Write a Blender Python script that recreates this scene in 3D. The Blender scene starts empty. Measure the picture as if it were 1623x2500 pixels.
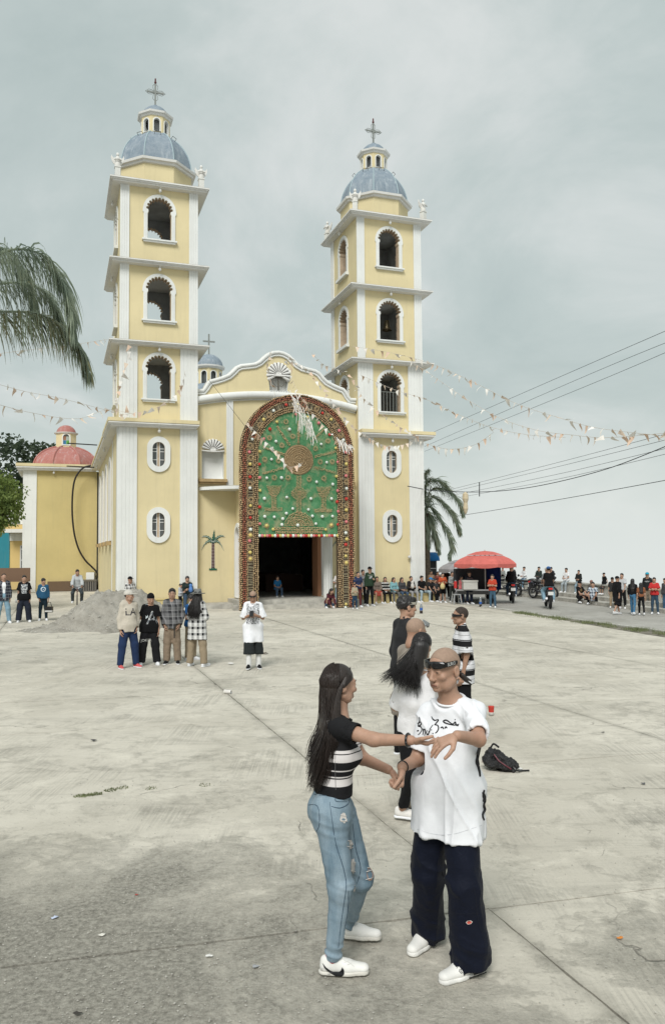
import bpy, bmesh, math, random
import numpy as np
from mathutils import Vector, Matrix
from mathutils.bvhtree import BVHTree
from mathutils.geometry import tessellate_polygon
R = math.radians
sc = bpy.context.scene
COL = sc.collection

# ------------------------------------------------------------------ camera, sky, sun, exposure
F_PX, PW, PH, CAM_H = 1938.86, 1623.0, 2500.0, 2.25
TH = math.atan(100.0 / F_PX); ROLL = -0.0075
_fw = Vector((0, math.cos(TH), math.sin(TH))); _up = Vector((0, -math.sin(TH), math.cos(TH))); _ex = Vector((1, 0, 0))
_rt = _ex * math.cos(ROLL) + _up * math.sin(ROLL)
_u2 = -_ex * math.sin(ROLL) + _up * math.cos(ROLL)
camd = bpy.data.cameras.new('camera'); cam = bpy.data.objects.new('camera', camd); COL.objects.link(cam)
m3 = Matrix((_rt, _u2, -_fw)).transposed()
cam.matrix_world = Matrix.Translation((0, 0, CAM_H)) @ m3.to_4x4()
camd.sensor_fit = 'HORIZONTAL'; camd.sensor_width = 36.0; camd.lens = F_PX / PW * 36.0
camd.clip_start = 0.05; camd.clip_end = 2000
sc.camera = cam

SUN_EL, SUN_AZ = R(46), R(192)      # azimuth measured clockwise from +Y (behind the camera, to the left)
world = bpy.data.worlds.new('World'); sc.world = world; world.use_nodes = True
def build_world():
    nt = world.node_tree; nt.nodes.clear(); N = nt.nodes.new; L = nt.links.new
    out = N('ShaderNodeOutputWorld'); bg = N('ShaderNodeBackground'); bg.inputs['Strength'].default_value = 0.1
    sky = N('ShaderNodeTexSky'); sky.sky_type = 'NISHITA'; sky.sun_disc = False
    sky.sun_elevation = SUN_EL; sky.sun_rotation = SUN_AZ; sky.air_density = 1.5; sky.dust_density = 4.0
    geo = N('ShaderNodeTexCoord'); sep = N('ShaderNodeSeparateXYZ'); L(geo.outputs['Generated'], sep.inputs[0])
    # clouds: direction projected on a high plane
    zc = N('ShaderNodeMath'); zc.operation = 'MAXIMUM'; L(sep.outputs[2], zc.inputs[0]); zc.inputs[1].default_value = 0.0
    za = N('ShaderNodeMath'); za.operation = 'ADD'; L(zc.outputs[0], za.inputs[0]); za.inputs[1].default_value = 0.55
    dx = N('ShaderNodeMath'); dx.operation = 'DIVIDE'; L(sep.outputs[0], dx.inputs[0]); L(za.outputs[0], dx.inputs[1])
    dy = N('ShaderNodeMath'); dy.operation = 'DIVIDE'; L(sep.outputs[1], dy.inputs[0]); L(za.outputs[0], dy.inputs[1])
    cmb = N('ShaderNodeCombineXYZ'); L(dx.outputs[0], cmb.inputs[0]); L(dy.outputs[0], cmb.inputs[1])
    off = N('ShaderNodeVectorMath'); off.operation = 'ADD'; L(cmb.outputs[0], off.inputs[0]); off.inputs[1].default_value = (3.1, 0.4, 0)
    n1 = N('ShaderNodeTexNoise'); L(off.outputs[0], n1.inputs['Vector']); n1.inputs['Scale'].default_value = 2.7
    n1.inputs['Detail'].default_value = 7; n1.inputs['Roughness'].default_value = 0.58; n1.inputs['Distortion'].default_value = 0.35
    r1 = N('ShaderNodeValToRGB'); L(n1.outputs['Fac'], r1.inputs[0])
    e = r1.color_ramp.elements
    e[0].position = 0.36; e[0].color = (2.42, 2.80, 2.73, 1)
    e[1].position = 0.68; e[1].color = (3.60, 3.78, 3.70, 1)
    m = e.new(0.50); m.color = (2.75, 3.10, 3.02, 1)
    # a bright, slightly warm mist near and below the skyline
    mist = N('ShaderNodeMapRange'); L(sep.outputs[2], mist.inputs[0])
    mist.inputs['From Min'].default_value = 0.20; mist.inputs['From Max'].default_value = -0.02
    mist.interpolation_type = 'SMOOTHSTEP'
    mx = N('ShaderNodeMix'); mx.data_type = 'RGBA'; L(mist.outputs[0], mx.inputs[0]); L(r1.outputs[0], mx.inputs[6]); mx.inputs[7].default_value = (3.91, 4.15, 4.03, 1)
    mx2 = N('ShaderNodeMix'); mx2.data_type = 'RGBA'; mx2.inputs[0].default_value = 0.95
    L(sky.outputs[0], mx2.inputs[6]); L(mx.outputs[2], mx2.inputs[7])
    L(mx2.outputs[2], bg.inputs['Color']); L(bg.outputs[0], out.inputs['Surface'])
build_world()
sund = bpy.data.lights.new('sun', 'SUN'); sund.energy = 1.5; sund.angle = R(24); sund.color = (1.0, 0.985, 0.955)
sun = bpy.data.objects.new('sun', sund); COL.objects.link(sun)
_sd = Vector((math.sin(SUN_AZ) * math.cos(SUN_EL), math.cos(SUN_AZ) * math.cos(SUN_EL), math.sin(SUN_EL)))
sun.rotation_euler = _sd.to_track_quat('Z', 'Y').to_euler()
vs = sc.view_settings
vs.view_transform = 'Standard'; vs.look = 'None'; vs.exposure = 0.97; vs.gamma = 1.0; vs.use_curve_mapping = False
sc.render.engine = 'CYCLES'

# ------------------------------------------------------------------ placement helpers
def ray(px, py):
    x = px - PW / 2; y = py - PH / 2
    c, s = math.cos(-ROLL), math.sin(-ROLL)
    x, y = c * x - s * y, s * x + c * y
    return _ex * (x / F_PX) + _up * (-y / F_PX) + _fw
def at(px, py, Y):
    d = ray(px, py); return Vector((0, 0, CAM_H)) + d * (Y / d.y)
def gnd(px, py, z=0.0):
    d = ray(px, py); return Vector((0, 0, CAM_H)) + d * ((z - CAM_H) / d.z)
CHX, CHY, PHI = -8.6835, 32.1513, 0.3317
CU = Vector((math.cos(PHI), math.sin(PHI), 0)); CV = Vector((-math.sin(PHI), math.cos(PHI), 0))
def ch(a, b, z): return Vector((CHX, CHY, 0)) + CU * a + CV * b + Vector((0, 0, z))
def fac(px, py, b):
    d = ray(px, py); o = Vector((CHX, CHY, 0)) + CV * b - Vector((0, 0, CAM_H))
    P = d * (o.dot(CV) / d.dot(CV)) + Vector((0, 0, CAM_H)); q = P - Vector((CHX, CHY, 0))
    return q.dot(CU), P.z

# ------------------------------------------------------------------ object helpers
def link(o, parent=None):
    COL.objects.link(o)
    if parent is not None: o.parent = parent
    return o
def empty(name, loc=(0, 0, 0), rz=0.0, parent=None):
    o = bpy.data.objects.new(name, None); o.location = loc; o.rotation_euler = (0, 0, rz); o.empty_display_size = 0.1
    return link(o, parent)
def tag(o, label=None, cat=None, group=None, kind=None):
    if label: o['label'] = label
    if cat: o['category'] = cat
    if group: o['group'] = group
    if kind: o['kind'] = kind
    return o
def thing(name, label, cat, loc=(0, 0, 0), rz=0.0, group=None):
    return tag(empty(name, loc, rz), label, cat, group)
def mesh(name, V, Fc, mats=None, smooth=False, mi=None):
    me = bpy.data.meshes.new(name)
    if isinstance(V, np.ndarray): V = V.tolist()
    me.from_pydata(V, [], Fc if not isinstance(Fc, np.ndarray) else Fc.tolist())
    if mats is not None:
        for m in (mats if isinstance(mats, (list, tuple)) else [mats]): me.materials.append(m)
    if mi is not None: me.polygons.foreach_set('material_index', np.asarray(mi, dtype=np.int32))
    if smooth: me.polygons.foreach_set('use_smooth', np.ones(len(me.polygons), dtype=bool))
    me.update()
    return me
def obj(name, me, parent=None):
    o = bpy.data.objects.new(name, me); return link(o, parent)
class MB:
    """collects shapes, builds ONE mesh object"""
    def __init__(s): s.V = []; s.F = []; s.M = []
    def add(s, V, Fc, m=0):
        n = len(s.V); s.V.extend([tuple(v) for v in V])
        for f in Fc: s.F.append(tuple(i + n for i in f)); s.M.append(m)
        return s
    def box(s, x0, x1, y0, y1, z0, z1, m=0):
        return s.add([(x0,y0,z0),(x1,y0,z0),(x1,y1,z0),(x0,y1,z0),(x0,y0,z1),(x1,y0,z1),(x1,y1,z1),(x0,y1,z1)],
                     [(3,2,1,0),(4,5,6,7),(0,1,5,4),(1,2,6,5),(2,3,7,6),(3,0,4,7)], m)
    def prism(s, pts, z0, z1, m=0, mtop=None):
        n = len(pts); V = [(x, y, z0) for x, y in pts] + [(x, y, z1) for x, y in pts]
        s.add(V, [(i, (i+1) % n, n+(i+1) % n, n+i) for i in range(n)], m)
        s.add([(x, y, z1) for x, y in pts], [tuple(range(n))], m if mtop is None else mtop)
        return s.add([(x, y, z0) for x, y in pts], [tuple(range(n-1, -1, -1))], m)
    def tube(s, pts, r, n=8, m=0, caps=True):
        pts = [Vector(p) for p in pts]; k = len(pts)
        rs = r if isinstance(r, (list, tuple)) else [r] * k
        V = []; up = None
        for i, p in enumerate(pts):
            t = (pts[min(i+1, k-1)] - pts[max(i-1, 0)]).normalized()
            if up is None:
                up = t.cross(Vector((0.13, 0.29, 1)) if abs(t.z) < 0.95 else Vector((1, 0.1, 0))).normalized()
            up = (up - t * up.dot(t)).normalized(); w = t.cross(up)
            for j in range(n):
                a = 2 * math.pi * j / n; V.append(p + (up * math.cos(a) + w * math.sin(a)) * rs[i])
        Fc = [(i*n+j, i*n+(j+1) % n, (i+1)*n+(j+1) % n, (i+1)*n+j) for i in range(k-1) for j in range(n)]
        if caps: Fc += [tuple(range(n-1, -1, -1)), tuple((k-1)*n+j for j in range(n))]
        return s.add(V, Fc, m)
    def lathe(s, prof, n=24, c=(0, 0), m=0, a0=0.0, cap=False):
        k = len(prof); V = []
        for r, z in prof:
            for j in range(n):
                a = a0 + 2 * math.pi * j / n; V.append((c[0] + r * math.cos(a), c[1] + r * math.sin(a), z))
        Fc = [(i*n+j, i*n+(j+1) % n, (i+1)*n+(j+1) % n, (i+1)*n+j) for i in range(k-1) for j in range(n)]
        if cap: Fc += [tuple(range(n-1, -1, -1)), tuple((k-1)*n+j for j in range(n))]
        return s.add(V, Fc, m)
    def plate(s, outer, holes=(), y0=0.0, y1=0.1, mf=0, mb=0, ms=0, axis='y', mh=None):
        """2-D polygon (x,z) with holes extruded along y (axis 'y') or along x (axis 'x': polygon is (y,z))"""
        loops = [list(outer)] + [list(h) for h in holes]
        tris = tessellate_polygon([[Vector((p[0], p[1], 0)) for p in l] for l in loops])
        flat = [p for l in loops for p in l]
        P3 = (lambda p, d: (p[0], d, p[1])) if axis == 'y' else (lambda p, d: (d, p[0], p[1]))
        def area(t):
            a, b, c = [flat[i] for i in t]; return (b[0]-a[0])*(c[1]-a[1]) - (b[1]-a[1])*(c[0]-a[0])
        sg = 1 if axis == 'y' else -1
        f1 = [t if area(t) * sg > 0 else (t[2], t[1], t[0]) for t in tris]
        s.add([P3(p, y0) for p in flat], f1, mf)
        s.add([P3(p, y1) for p in flat], [(t[2], t[1], t[0]) for t in f1], mb)
        for li, l in enumerate(loops):
            n = len(l); ar = sum(l[i][0]*l[(i+1) % n][1] - l[(i+1) % n][0]*l[i][1] for i in range(n))
            l2 = l if (ar > 0) == (li == 0) else l[::-1]
            if sg < 0: l2 = l2[::-1]
            s.add([P3(p, y0) for p in l2] + [P3(p, y1) for p in l2], [(i, n+i, n+(i+1) % n, (i+1) % n) for i in range(n)],
                  ms if li == 0 or mh is None else mh)
        return s
    def me(s, name, mats, smooth=False, auto=None):
        m = mesh(name, s.V, s.F, mats, smooth, s.M)
        if auto is not None:
            m.polygons.foreach_set('use_smooth', np.ones(len(m.polygons), dtype=bool)); m.update()
            try: m.set_sharp_from_angle(angle=R(auto))
            except Exception: pass
        return m
    def build(s, name, mats, parent=None, smooth=False, auto=None):
        return obj(name, s.me(name, mats, smooth, auto), parent)
def copy_tree(o, parent=None):
    c = o.copy(); COL.objects.link(c); c.parent = parent
    for k in list(o.children): copy_tree(k, c)
    return c

# ------------------------------------------------------------------ numpy value noise
_rng = np.random.RandomState(7); _T = _rng.rand(64, 64, 64).astype(np.float32)
def vnoise(P):
    P = np.asarray(P, dtype=np.float32); i = np.floor(P).astype(np.int64); f = P - i; f = f * f * (3 - 2 * f)
    i0 = i & 63; i1 = (i + 1) & 63
    x0, y0, z0 = i0[..., 0], i0[..., 1], i0[..., 2]; x1, y1, z1 = i1[..., 0], i1[..., 1], i1[..., 2]
    fx, fy, fz = f[..., 0], f[..., 1], f[..., 2]
    a = _T[x0, y0, z0] * (1-fx) + _T[x1, y0, z0] * fx; b = _T[x0, y1, z0] * (1-fx) + _T[x1, y1, z0] * fx
    c = _T[x0, y0, z1] * (1-fx) + _T[x1, y0, z1] * fx; d = _T[x0, y1, z1] * (1-fx) + _T[x1, y1, z1] * fx
    return (a * (1-fy) + b * fy) * (1-fz) + (c * (1-fy) + d * fy) * fz - 0.5
def fbm(P, o=4):
    s = 0; a = 1.0; P = np.asarray(P, dtype=np.float32)
    for k in range(o): s = s + a * vnoise(P * (2.03 ** k) + 11.7 * k); a *= 0.5
    return s

# ------------------------------------------------------------------ material helper
class NM:
    """small node-material builder"""
    def __init__(s, name, rough=0.8, spec=0.3):
        s.m = bpy.data.materials.new(name); s.m.use_nodes = True; s.t = s.m.node_tree
        s.b = s.t.nodes['Principled BSDF']; s.b.inputs['Roughness'].default_value = rough
        s.b.inputs['Specular IOR Level'].default_value = spec; s._c = {}
    def n(s, typ, **kw):
        x = s.t.nodes.new(typ)
        for k, v in kw.items(): setattr(x, k, v)
        return x
    def l(s, a, b): s.t.links.new(a, b); return s
    def co(s, kind='Object'):
        if kind == 'World':
            if 'g' not in s._c: s._c['g'] = s.n('ShaderNodeNewGeometry')
            return s._c['g'].outputs['Position']
        if 't' not in s._c: s._c['t'] = s.n('ShaderNodeTexCoord')
        return s._c['t'].outputs[kind]
    def mapv(s, v, sc=(1, 1, 1), rot=(0, 0, 0), loc=(0, 0, 0)):
        x = s.n('ShaderNodeMapping'); s.l(v, x.inputs[0]); x.inputs['Scale'].default_value = sc
        x.inputs['Rotation'].default_value = rot; x.inputs['Location'].default_value = loc; return x.outputs[0]
    def noise(s, v, scale, det=4, rough=0.55, dist=0.0):
        x = s.n('ShaderNodeTexNoise'); s.l(v, x.inputs['Vector']); x.inputs['Scale'].default_value = scale
        x.inputs['Detail'].default_value = det; x.inputs['Roughness'].default_value = rough; x.inputs['Distortion'].default_value = dist
        return x.outputs['Fac']
    def ramp(s, v, stops, interp='LINEAR'):
        x = s.n('ShaderNodeValToRGB'); s.l(v, x.inputs[0]); cr = x.color_ramp; cr.interpolation = interp
        while len(cr.elements) > 1: cr.elements.remove(cr.elements[-1])
        for i, (p, c) in enumerate(stops):
            c = (c, c, c, 1) if not hasattr(c, '__len__') else (*c[:3], 1)
            e = cr.elements[0] if i == 0 else cr.elements.new(p)
            e.position = p; e.color = c
        return x.outputs[0]
    def mix(s, fac, a, b, mode='MIX'):
        x = s.n('ShaderNodeMix', data_type='RGBA', blend_type=mode)
        for i, v in ((0, fac), (6, a), (7, b)):
            if hasattr(v, 'is_linked') or hasattr(v, 'links'): s.l(v, x.inputs[i])
            elif hasattr(v, '__len__'): x.inputs[i].default_value = (*v[:3], 1)
            else: x.inputs[i].default_value = v
        return x.outputs[2]
    def math(s, op, a, b=0.0, c=None):
        x = s.n('ShaderNodeMath', operation=op)
        for i, v in enumerate((a, b, c)):
            if v is None: continue
            if hasattr(v, 'links'): s.l(v, x.inputs[i])
            else: x.inputs[i].default_value = v
        return x.outputs[0]
    def sep(s, v):
        x = s.n('ShaderNodeSeparateXYZ'); s.l(v, x.inputs[0]); return x.outputs
    def bump(s, h, strength=0.3, dist=0.01):
        x = s.n('ShaderNodeBump'); s.l(h, x.inputs['Height']); x.inputs['Strength'].default_value = strength
        x.inputs['Distance'].default_value = dist; s.l(x.outputs[0], s.b.inputs['Normal']); return s
    def col(s, v):
        if hasattr(v, 'links'): s.l(v, s.b.inputs['Base Color'])
        else: s.b.inputs['Base Color'].default_value = (*v[:3], 1)
        return s
_mc = {}
def paint(name, c, rough=0.75, var=0.12, scale=6.0, bump=0.0, spec=0.25):
    """plain colour with slight mottling"""
    key = (name,)
    if key in _mc: return _mc[key]
    q = NM(name, rough, spec); v = q.co('Object')
    nz = q.noise(v, scale, 5)
    q.col(q.mix(q.ramp(nz, [(0.3, 0.0), (0.7, 1.0)]), tuple(k * (1 - var) for k in c), tuple(min(1, k * (1 + var)) for k in c)))
    if bump: q.bump(q.noise(v, scale * 12, 3), bump, 0.01)
    _mc[key] = q.m; return q.m
def flat(c, rough=0.7, name=None, metal=0.0, spec=0.3):
    key = ('flat', tuple(round(k, 3) for k in c), rough, metal)
    if key in _mc: return _mc[key]
    q = NM(name or 'plain_colour', rough, spec); q.b.inputs['Metallic'].default_value = metal
    nz = q.noise(q.co('Object'), 40, 2)
    q.col(q.mix(nz, tuple(k * 0.9 for k in c), tuple(min(1, k * 1.08) for k in c)))
    _mc[key] = q.m; return q.m
def srgb(r, g, b):
    return tuple((x / 255 / 12.92) if x / 255 <= 0.04045 else ((x / 255 + 0.055) / 1.055) ** 2.4 for x in (r, g, b))
# ------------------------------------------------------------------ ground materials
def concrete_mat(name, lo, hi, mud=1.0):
    q = NM(name, 0.9, 0.15); v = q.co('World')
    big = q.noise(v, 0.33, 5, 0.6, 0.5)
    base = q.mix(q.ramp(big, [(0.34, 0.0), (0.64, 1.0)]), lo, hi)
    # mottled weathering
    base = q.mix(q.ramp(q.noise(v, 2.6, 13, 0.80, 0.5), [(0.38, 0.46), (0.49, 0.0)]), base, (0.26, 0.245, 0.205))
    # broom marks, only in places
    st = q.noise(q.mapv(v, (48, 0.9, 1), (0, 0, R(-19))), 1.0, 3, 0.6); stm = q.ramp(q.noise(v, 0.8, 4), [(0.50, 0.0), (0.62, 1.0)])
    base = q.mix(q.math('MULTIPLY', q.ramp(st, [(0.42, 0.34), (0.55, 0.0)]), stm), base, (0.20, 0.19, 0.165))
    st2 = q.noise(q.mapv(v, (0.55, 5.0, 1), (0, 0, R(-10))), 1.0, 12, 0.80, 0.3)
    base = q.mix(q.ramp(st2, [(0.38, 0.26), (0.48, 0.0)]), base, (0.25, 0.238, 0.205))
    # worn pale patches
    pal = q.noise(v, 1.5, 12, 0.78, 0.6)
    base = q.mix(q.ramp(pal, [(0.52, 0.0), (0.66, 0.55)]), base, tuple(min(1, k * 1.2) for k in hi))
    # grime gathered along the long joints
    o_ = q.sep(v); e1x, e1y, e2x, e2y = math.cos(R(13.6)), math.sin(R(13.6)), math.cos(R(109)), math.sin(R(109)); dt = e1x * e2y - e1y * e2x
    sj = q.math('ADD', q.math('MULTIPLY', o_[0], e2y / dt / 4.25), q.math('MULTIPLY', o_[1], -e2x / dt / 4.25)); sj = q.math('ADD', sj, 100.5 - (-0.05 * e2y - 8.08 * e2x) / dt / 4.25)
    dj = q.math('ABSOLUTE', q.math('SUBTRACT', q.math('FRACT', sj), 0.5)); dj = q.math('ADD', dj, q.math('MULTIPLY', q.math('SUBTRACT', q.noise(v, 5, 6, 0.7), 0.5), 0.05))
    base = q.mix(q.ramp(dj, [(0.0, 0.4), (0.010, 0.22), (0.024, 0.0)]), base, (0.19, 0.18, 0.15))
    # dried mud and grime with ragged edges, heaviest in one corner of the square
    m1 = q.noise(v, 0.7, 6, 0.65, 0.8); m2 = q.noise(v, 7.5, 12, 0.80, 0.5)
    dx = q.n('ShaderNodeVectorMath', operation='DISTANCE'); q.l(q.mapv(v, (0.62, 0.8, 0)), dx.inputs[0]); dx.inputs[1].default_value = (-1.35, 3.15, 0)
    near = q.n('ShaderNodeMapRange'); q.l(dx.outputs['Value'], near.inputs[0]); near.inputs[1].default_value = 0.5; near.inputs[2].default_value = 2.7
    near.inputs[3].default_value = 0.185 * mud; near.inputs[4].default_value = -0.05; near.interpolation_type = 'SMOOTHSTEP'
    ms = q.math('ADD', q.math('ADD', q.math('MULTIPLY', m1, 0.62), q.math('MULTIPLY', m2, 0.38)), near.outputs[0])
    mud_f = q.ramp(ms, [(0.49, 0.0), (0.56, 0.4), (0.66, 0.85)])
    mudc = q.mix(q.ramp(q.noise(v, 26, 8, 0.8), [(0.36, 0.0), (0.66, 1.0)]), (0.10, 0.094, 0.078), (0.42, 0.40, 0.345))
    base = q.mix(mud_f, base, mudc)
    sp = q.noise(v, 55, 6, 0.85)
    base = q.mix(q.ramp(sp, [(0.34, 0.5), (0.43, 0.0)]), base, (0.16, 0.15, 0.13))
    # cracks
    dv = q.n('ShaderNodeVectorMath', operation='ADD'); nzc = q.n('ShaderNodeTexNoise'); q.l(v, nzc.inputs['Vector'])
    nzc.inputs['Scale'].default_value = 1.6; nzc.inputs['Detail'].default_value = 6
    sc_ = q.n('ShaderNodeVectorMath', operation='SCALE'); q.l(nzc.outputs['Color'], sc_.inputs[0]); sc_.inputs['Scale'].default_value = 0.9
    q.l(v, dv.inputs[0]); q.l(sc_.outputs[0], dv.inputs[1])
    vo = q.n('ShaderNodeTexVoronoi', feature='DISTANCE_TO_EDGE'); q.l(dv.outputs[0], vo.inputs['Vector']); vo.inputs['Scale'].default_value = 0.34
    cr = q.ramp(vo.outputs['Distance'], [(0.0, 0.8), (0.0013, 0.5), (0.0026, 0.0)])
    msk = q.ramp(q.noise(v, 0.7, 3), [(0.53, 0.0), (0.60, 1.0)])
    crf = q.math('MULTIPLY', cr, msk)
    base = q.mix(q.math('MULTIPLY', crf, 0.8), base, (0.11, 0.10, 0.085))
    q.col(base)
    h = q.math('ADD', q.math('MULTIPLY', q.noise(v, 38, 6, 0.75), 0.5), q.math('MULTIPLY', mud_f, q.math('MULTIPLY', q.noise(v, 26, 7, 0.75), 1.7)))
    h = q.math('SUBTRACT', h, q.math('MULTIPLY', crf, 1.2))
    q.bump(h, 0.8, 0.014)
    return q.m
M_CONC = concrete_mat('weathered_concrete', (0.46, 0.43, 0.365), (0.585, 0.55, 0.475))
M_ROAD = concrete_mat('road_concrete', (0.31, 0.30, 0.275), (0.39, 0.38, 0.35), 0.2)
M_DIRT = paint('joint_dirt', (0.17, 0.155, 0.125), 0.95, 0.35, 3.0, 0.4)
M_KERB = paint('kerb_concrete', (0.46, 0.45, 0.41), 0.9, 0.18, 5.0, 0.3)
M_GRASS = paint('grass_green', (0.14, 0.16, 0.075), 0.8, 0.35, 4.0)
M_STONE = paint('grey_stone', (0.40, 0.385, 0.345), 0.9, 0.25, 4.0, 0.4)

def poly_sheet(name, pts, z, mat, kind='structure'):
    me = mesh(name, [(x, y, z) for x, y in pts], [tuple(range(len(pts)))], mat)
    return tag(obj(name, me), kind=kind)
KA, KD = Vector((6.07, 32.25)), Vector((2.19, -7.63)).normalized()      # edge of the square towards the road
KN = Vector((KD.y, -KD.x))                                               # points to the left (into the square) or right
if KN.x > 0: KN = -KN
# whole hilltop terrace and its falling slope
terr = [(-60, -25), (20.5, -25), (13.4, 27.0), (11.9, 36.0), (10.9, 41.5), (8.0, 52.0), (2.0, 75.0), (-60, 75.0)]
V = [(x, y, -0.045) for x, y in terr] + [(x * 1.9 + 4, y * 1.7 - 10 if y < 0 else y * 1.6 + 4, -45) for x, y in terr]
n = len(terr)
tag(obj('ground', mesh('ground', V, [tuple(range(n))] + [(i, n + i, n + (i + 1) % n, (i + 1) % n) for i in range(n)], M_DIRT)), kind='structure')
road = poly_sheet('road', [tuple(KA + KD * -26), tuple(KA - KN * 0.0 + KD * 40)] + [(18.6, -6), (12.2, 27.5), (10.9, 35.6), (9.9, 41), (7.0, 51.0)], -0.014, M_ROAD)

# ------------------------------------------------------------------ square: cast slabs with open joints
plaza = tag(empty('square'), kind='structure')
def clip_half(poly, P, N):
    out = []
    for i in range(len(poly)):
        a, b = poly[i], poly[(i + 1) % len(poly)]; da = (a - P).dot(N); db = (b - P).dot(N)
        if da >= 0: out.append(a)
        if (da >= 0) != (db >= 0): out.append(a + (b - a) * (da / (da - db)))
    return out
def in_view(p, m=60):
    d = Vector((p[0], p[1], -CAM_H))
    z = d.dot(_fw)
    if z < 0.5: return False
    x = PW / 2 + F_PX * d.dot(_rt) / z; y = PH / 2 - F_PX * d.dot(_u2) / z
    return -m - 200 < x < PW + m + 200 and y < PH + 500
def build_slabs():
    rs = random.Random(3)
    e1 = Vector((math.cos(R(13.6)), math.sin(R(13.6)))); e2 = Vector((math.cos(R(109)), math.sin(R(109)))); O = Vector((-0.05, 8.08))
    ts = [-8.9, -6.0, -3.12, 0, 2.92, 5.25, 8.1, 10.9, 13.7, 16.5, 19.3, 22.1, 24.9, 27.7, 30.5, 33.3, 36.1, 38.9, 41.7, 44.5]
    ss = [4.25 * k for k in range(-8, 6)]
    for i in range(len(ts) - 1):
        for j in range(len(ss) - 1):
            g = 0.003
            c = [O + e1 * s + e2 * t for s, t in ((ss[j] + g, ts[i] + g), (ss[j+1] - g, ts[i] + g), (ss[j+1] - g, ts[i+1] - g), (ss[j] + g, ts[i+1] - g))]
            c = clip_half(c, KA + KN * 0.01, KN)
            if len(c) < 3: continue
            if not any(in_view(p) for p in c): continue
            cc = sum(c, Vector((0, 0))) / len(c); q = Vector((cc.x - CHX, cc.y - CHY)); a = q.dot(CU.to_2d()); b = q.dot(CV.to_2d())
            if (0.5 < a < 13 and b > 2.5) or (a < 0.5 and b > 21): continue
            # ragged edges
            pts = []; near = cc.y < 16
            for k in range(len(c)):
                p0, p1 = c[k], c[(k + 1) % len(c)]; L = (p1 - p0).length; m = max(1, int(L / (0.09 if near else 0.6)))
                dn = Vector(((p1 - p0).y, -(p1 - p0).x)) / max(L, 1e-6)
                for w in range(m):
                    p = p0 + (p1 - p0) * (w / m)
                    if w: p = p - dn * abs(rs.gauss(0, 0.0045 if near else 0.006))
                    pts.append(p)
            zt = rs.uniform(-0.003, 0.003)
            m_ = MB(); N_ = len(pts)
            m_.add([(p.x, p.y, zt) for p in pts], [tuple(range(N_))])
            m_.add([(p.x, p.y, zt) for p in pts] + [(p.x, p.y, -0.04) for p in pts], [(k, N_ + k, N_ + (k + 1) % N_, (k + 1) % N_) for k in range(N_)])
            m_.build('slab', M_CONC, plaza)
build_slabs()

# kerb along the road, dirt channel with grass
def strip(name, A, B, w0, w1, z0, z1, mat, parent=None):
    d = (B - A); n_ = Vector((-d.y, d.x)).normalized()
    m_ = MB(); m_.prism([tuple(p) for p in (A, B, B + n_ * w1, A + n_ * w0)][::1], z0, z1)
    return m_.build(name, mat, parent)
kerb = tag(empty('kerb'), kind='structure')
for k in range(14):
    A = KA + KD * (-4 + k * 2.6); B = KA + KD * (-4 + (k + 1) * 2.6 - 0.02)
    m_ = MB(); q = -KN
    m_.prism([tuple(x) for x in (A + q * 0.02, A + q * 0.14, B + q * 0.14, B + q * 0.02)], -0.03, 0.035 + 0.004 * (k % 3)); m_.build('kerb_stone', M_KERB, kerb)
tag(poly_sheet('verge', [tuple(KA + KD * 2.5 + KN * 0.02), tuple(KA + KD * 11 + KN * 0.75), tuple(KA + KD * 34 + KN * 1.6), tuple(KA + KD * 34), tuple(KA + KD * 2.5)], 0.006, M_DIRT), kind='structure')
def grass_patch(name, spots, label, hmax=0.09):
    rs = random.Random(5); m_ = MB()
    for (x, y, r, cnt) in spots:
        for _ in range(cnt):
            a = rs.uniform(0, 6.28); d = r * math.sqrt(rs.random()); px, py = x + d * math.cos(a), y + d * math.sin(a)
            h = hmax * rs.uniform(0.35, 1); w = 0.006; t = rs.uniform(0, 6.28); l = rs.uniform(-0.6, 0.6) * h
            m_.add([(px - w*math.cos(t), py - w*math.sin(t), 0), (px + w*math.cos(t), py + w*math.sin(t), 0), (px + l*math.sin(t), py + l*math.cos(t), h)], [(0, 1, 2)])
    return tag(m_.build(name, M_GRASS), label, 'grass', kind='stuff')
_r = random.Random(9)
sp = []
for k in range(70):
    t = _r.uniform(3, 15); p = KA + KD * t + KN * _r.uniform(0.0, 0.28 + 0.02 * t); sp.append((p.x, p.y, 0.22, 60))
grass_patch('verge_grass', sp, 'low green grass along the kerb between square and road', 0.11)
sp = []
for (px, py, k) in ((195, 1945, 30), (215, 1944, 40), (235, 1940, 36), (270, 1930, 26), (300, 1925, 14), (370, 1926, 10), (500, 1918, 8)):
    g_ = gnd(px, py); sp.append((g_.x, g_.y, 0.06, k * 3))
grass_patch('joint_grass', sp, 'small tufts of weed growing in the slab joints', 0.018)

# ------------------------------------------------------------------ parapet with its steps on the far side of the road
def offset_path(pts, d):
    out = []
    for i, p in enumerate(pts):
        a = pts[max(0, i - 1)]; b = pts[min(len(pts) - 1, i + 1)]; t = (b - a).normalized(); out.append(p + Vector((-t.y, t.x)) * d)
    return out
def band(name, path, d0, d1, z0, z1, mat, parent):
    a = offset_path(path, d0); b = offset_path(path, d1); m_ = MB()
    for i in range(len(path) - 1):
        m_.prism([tuple(a[i]), tuple(a[i+1]), tuple(b[i+1]), tuple(b[i])], z0, z1)
    return m_.build(name, mat, parent)
PPATH = [Vector(p) for p in ((14.6, 20.0), (13.2, 25.0), (11.84, 28.56), (11.1, 32.0), (10.31, 36.48), (9.3, 40.5), (7.4, 47.0), (5.4, 54.0))]
par = thing('parapet_wall', 'low pale concrete parapet with steps that people sit on beyond the road', 'wall')
band('kerb_step', PPATH, 0.0, -0.55, -0.04, 0.14, M_STONE, par)
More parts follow.
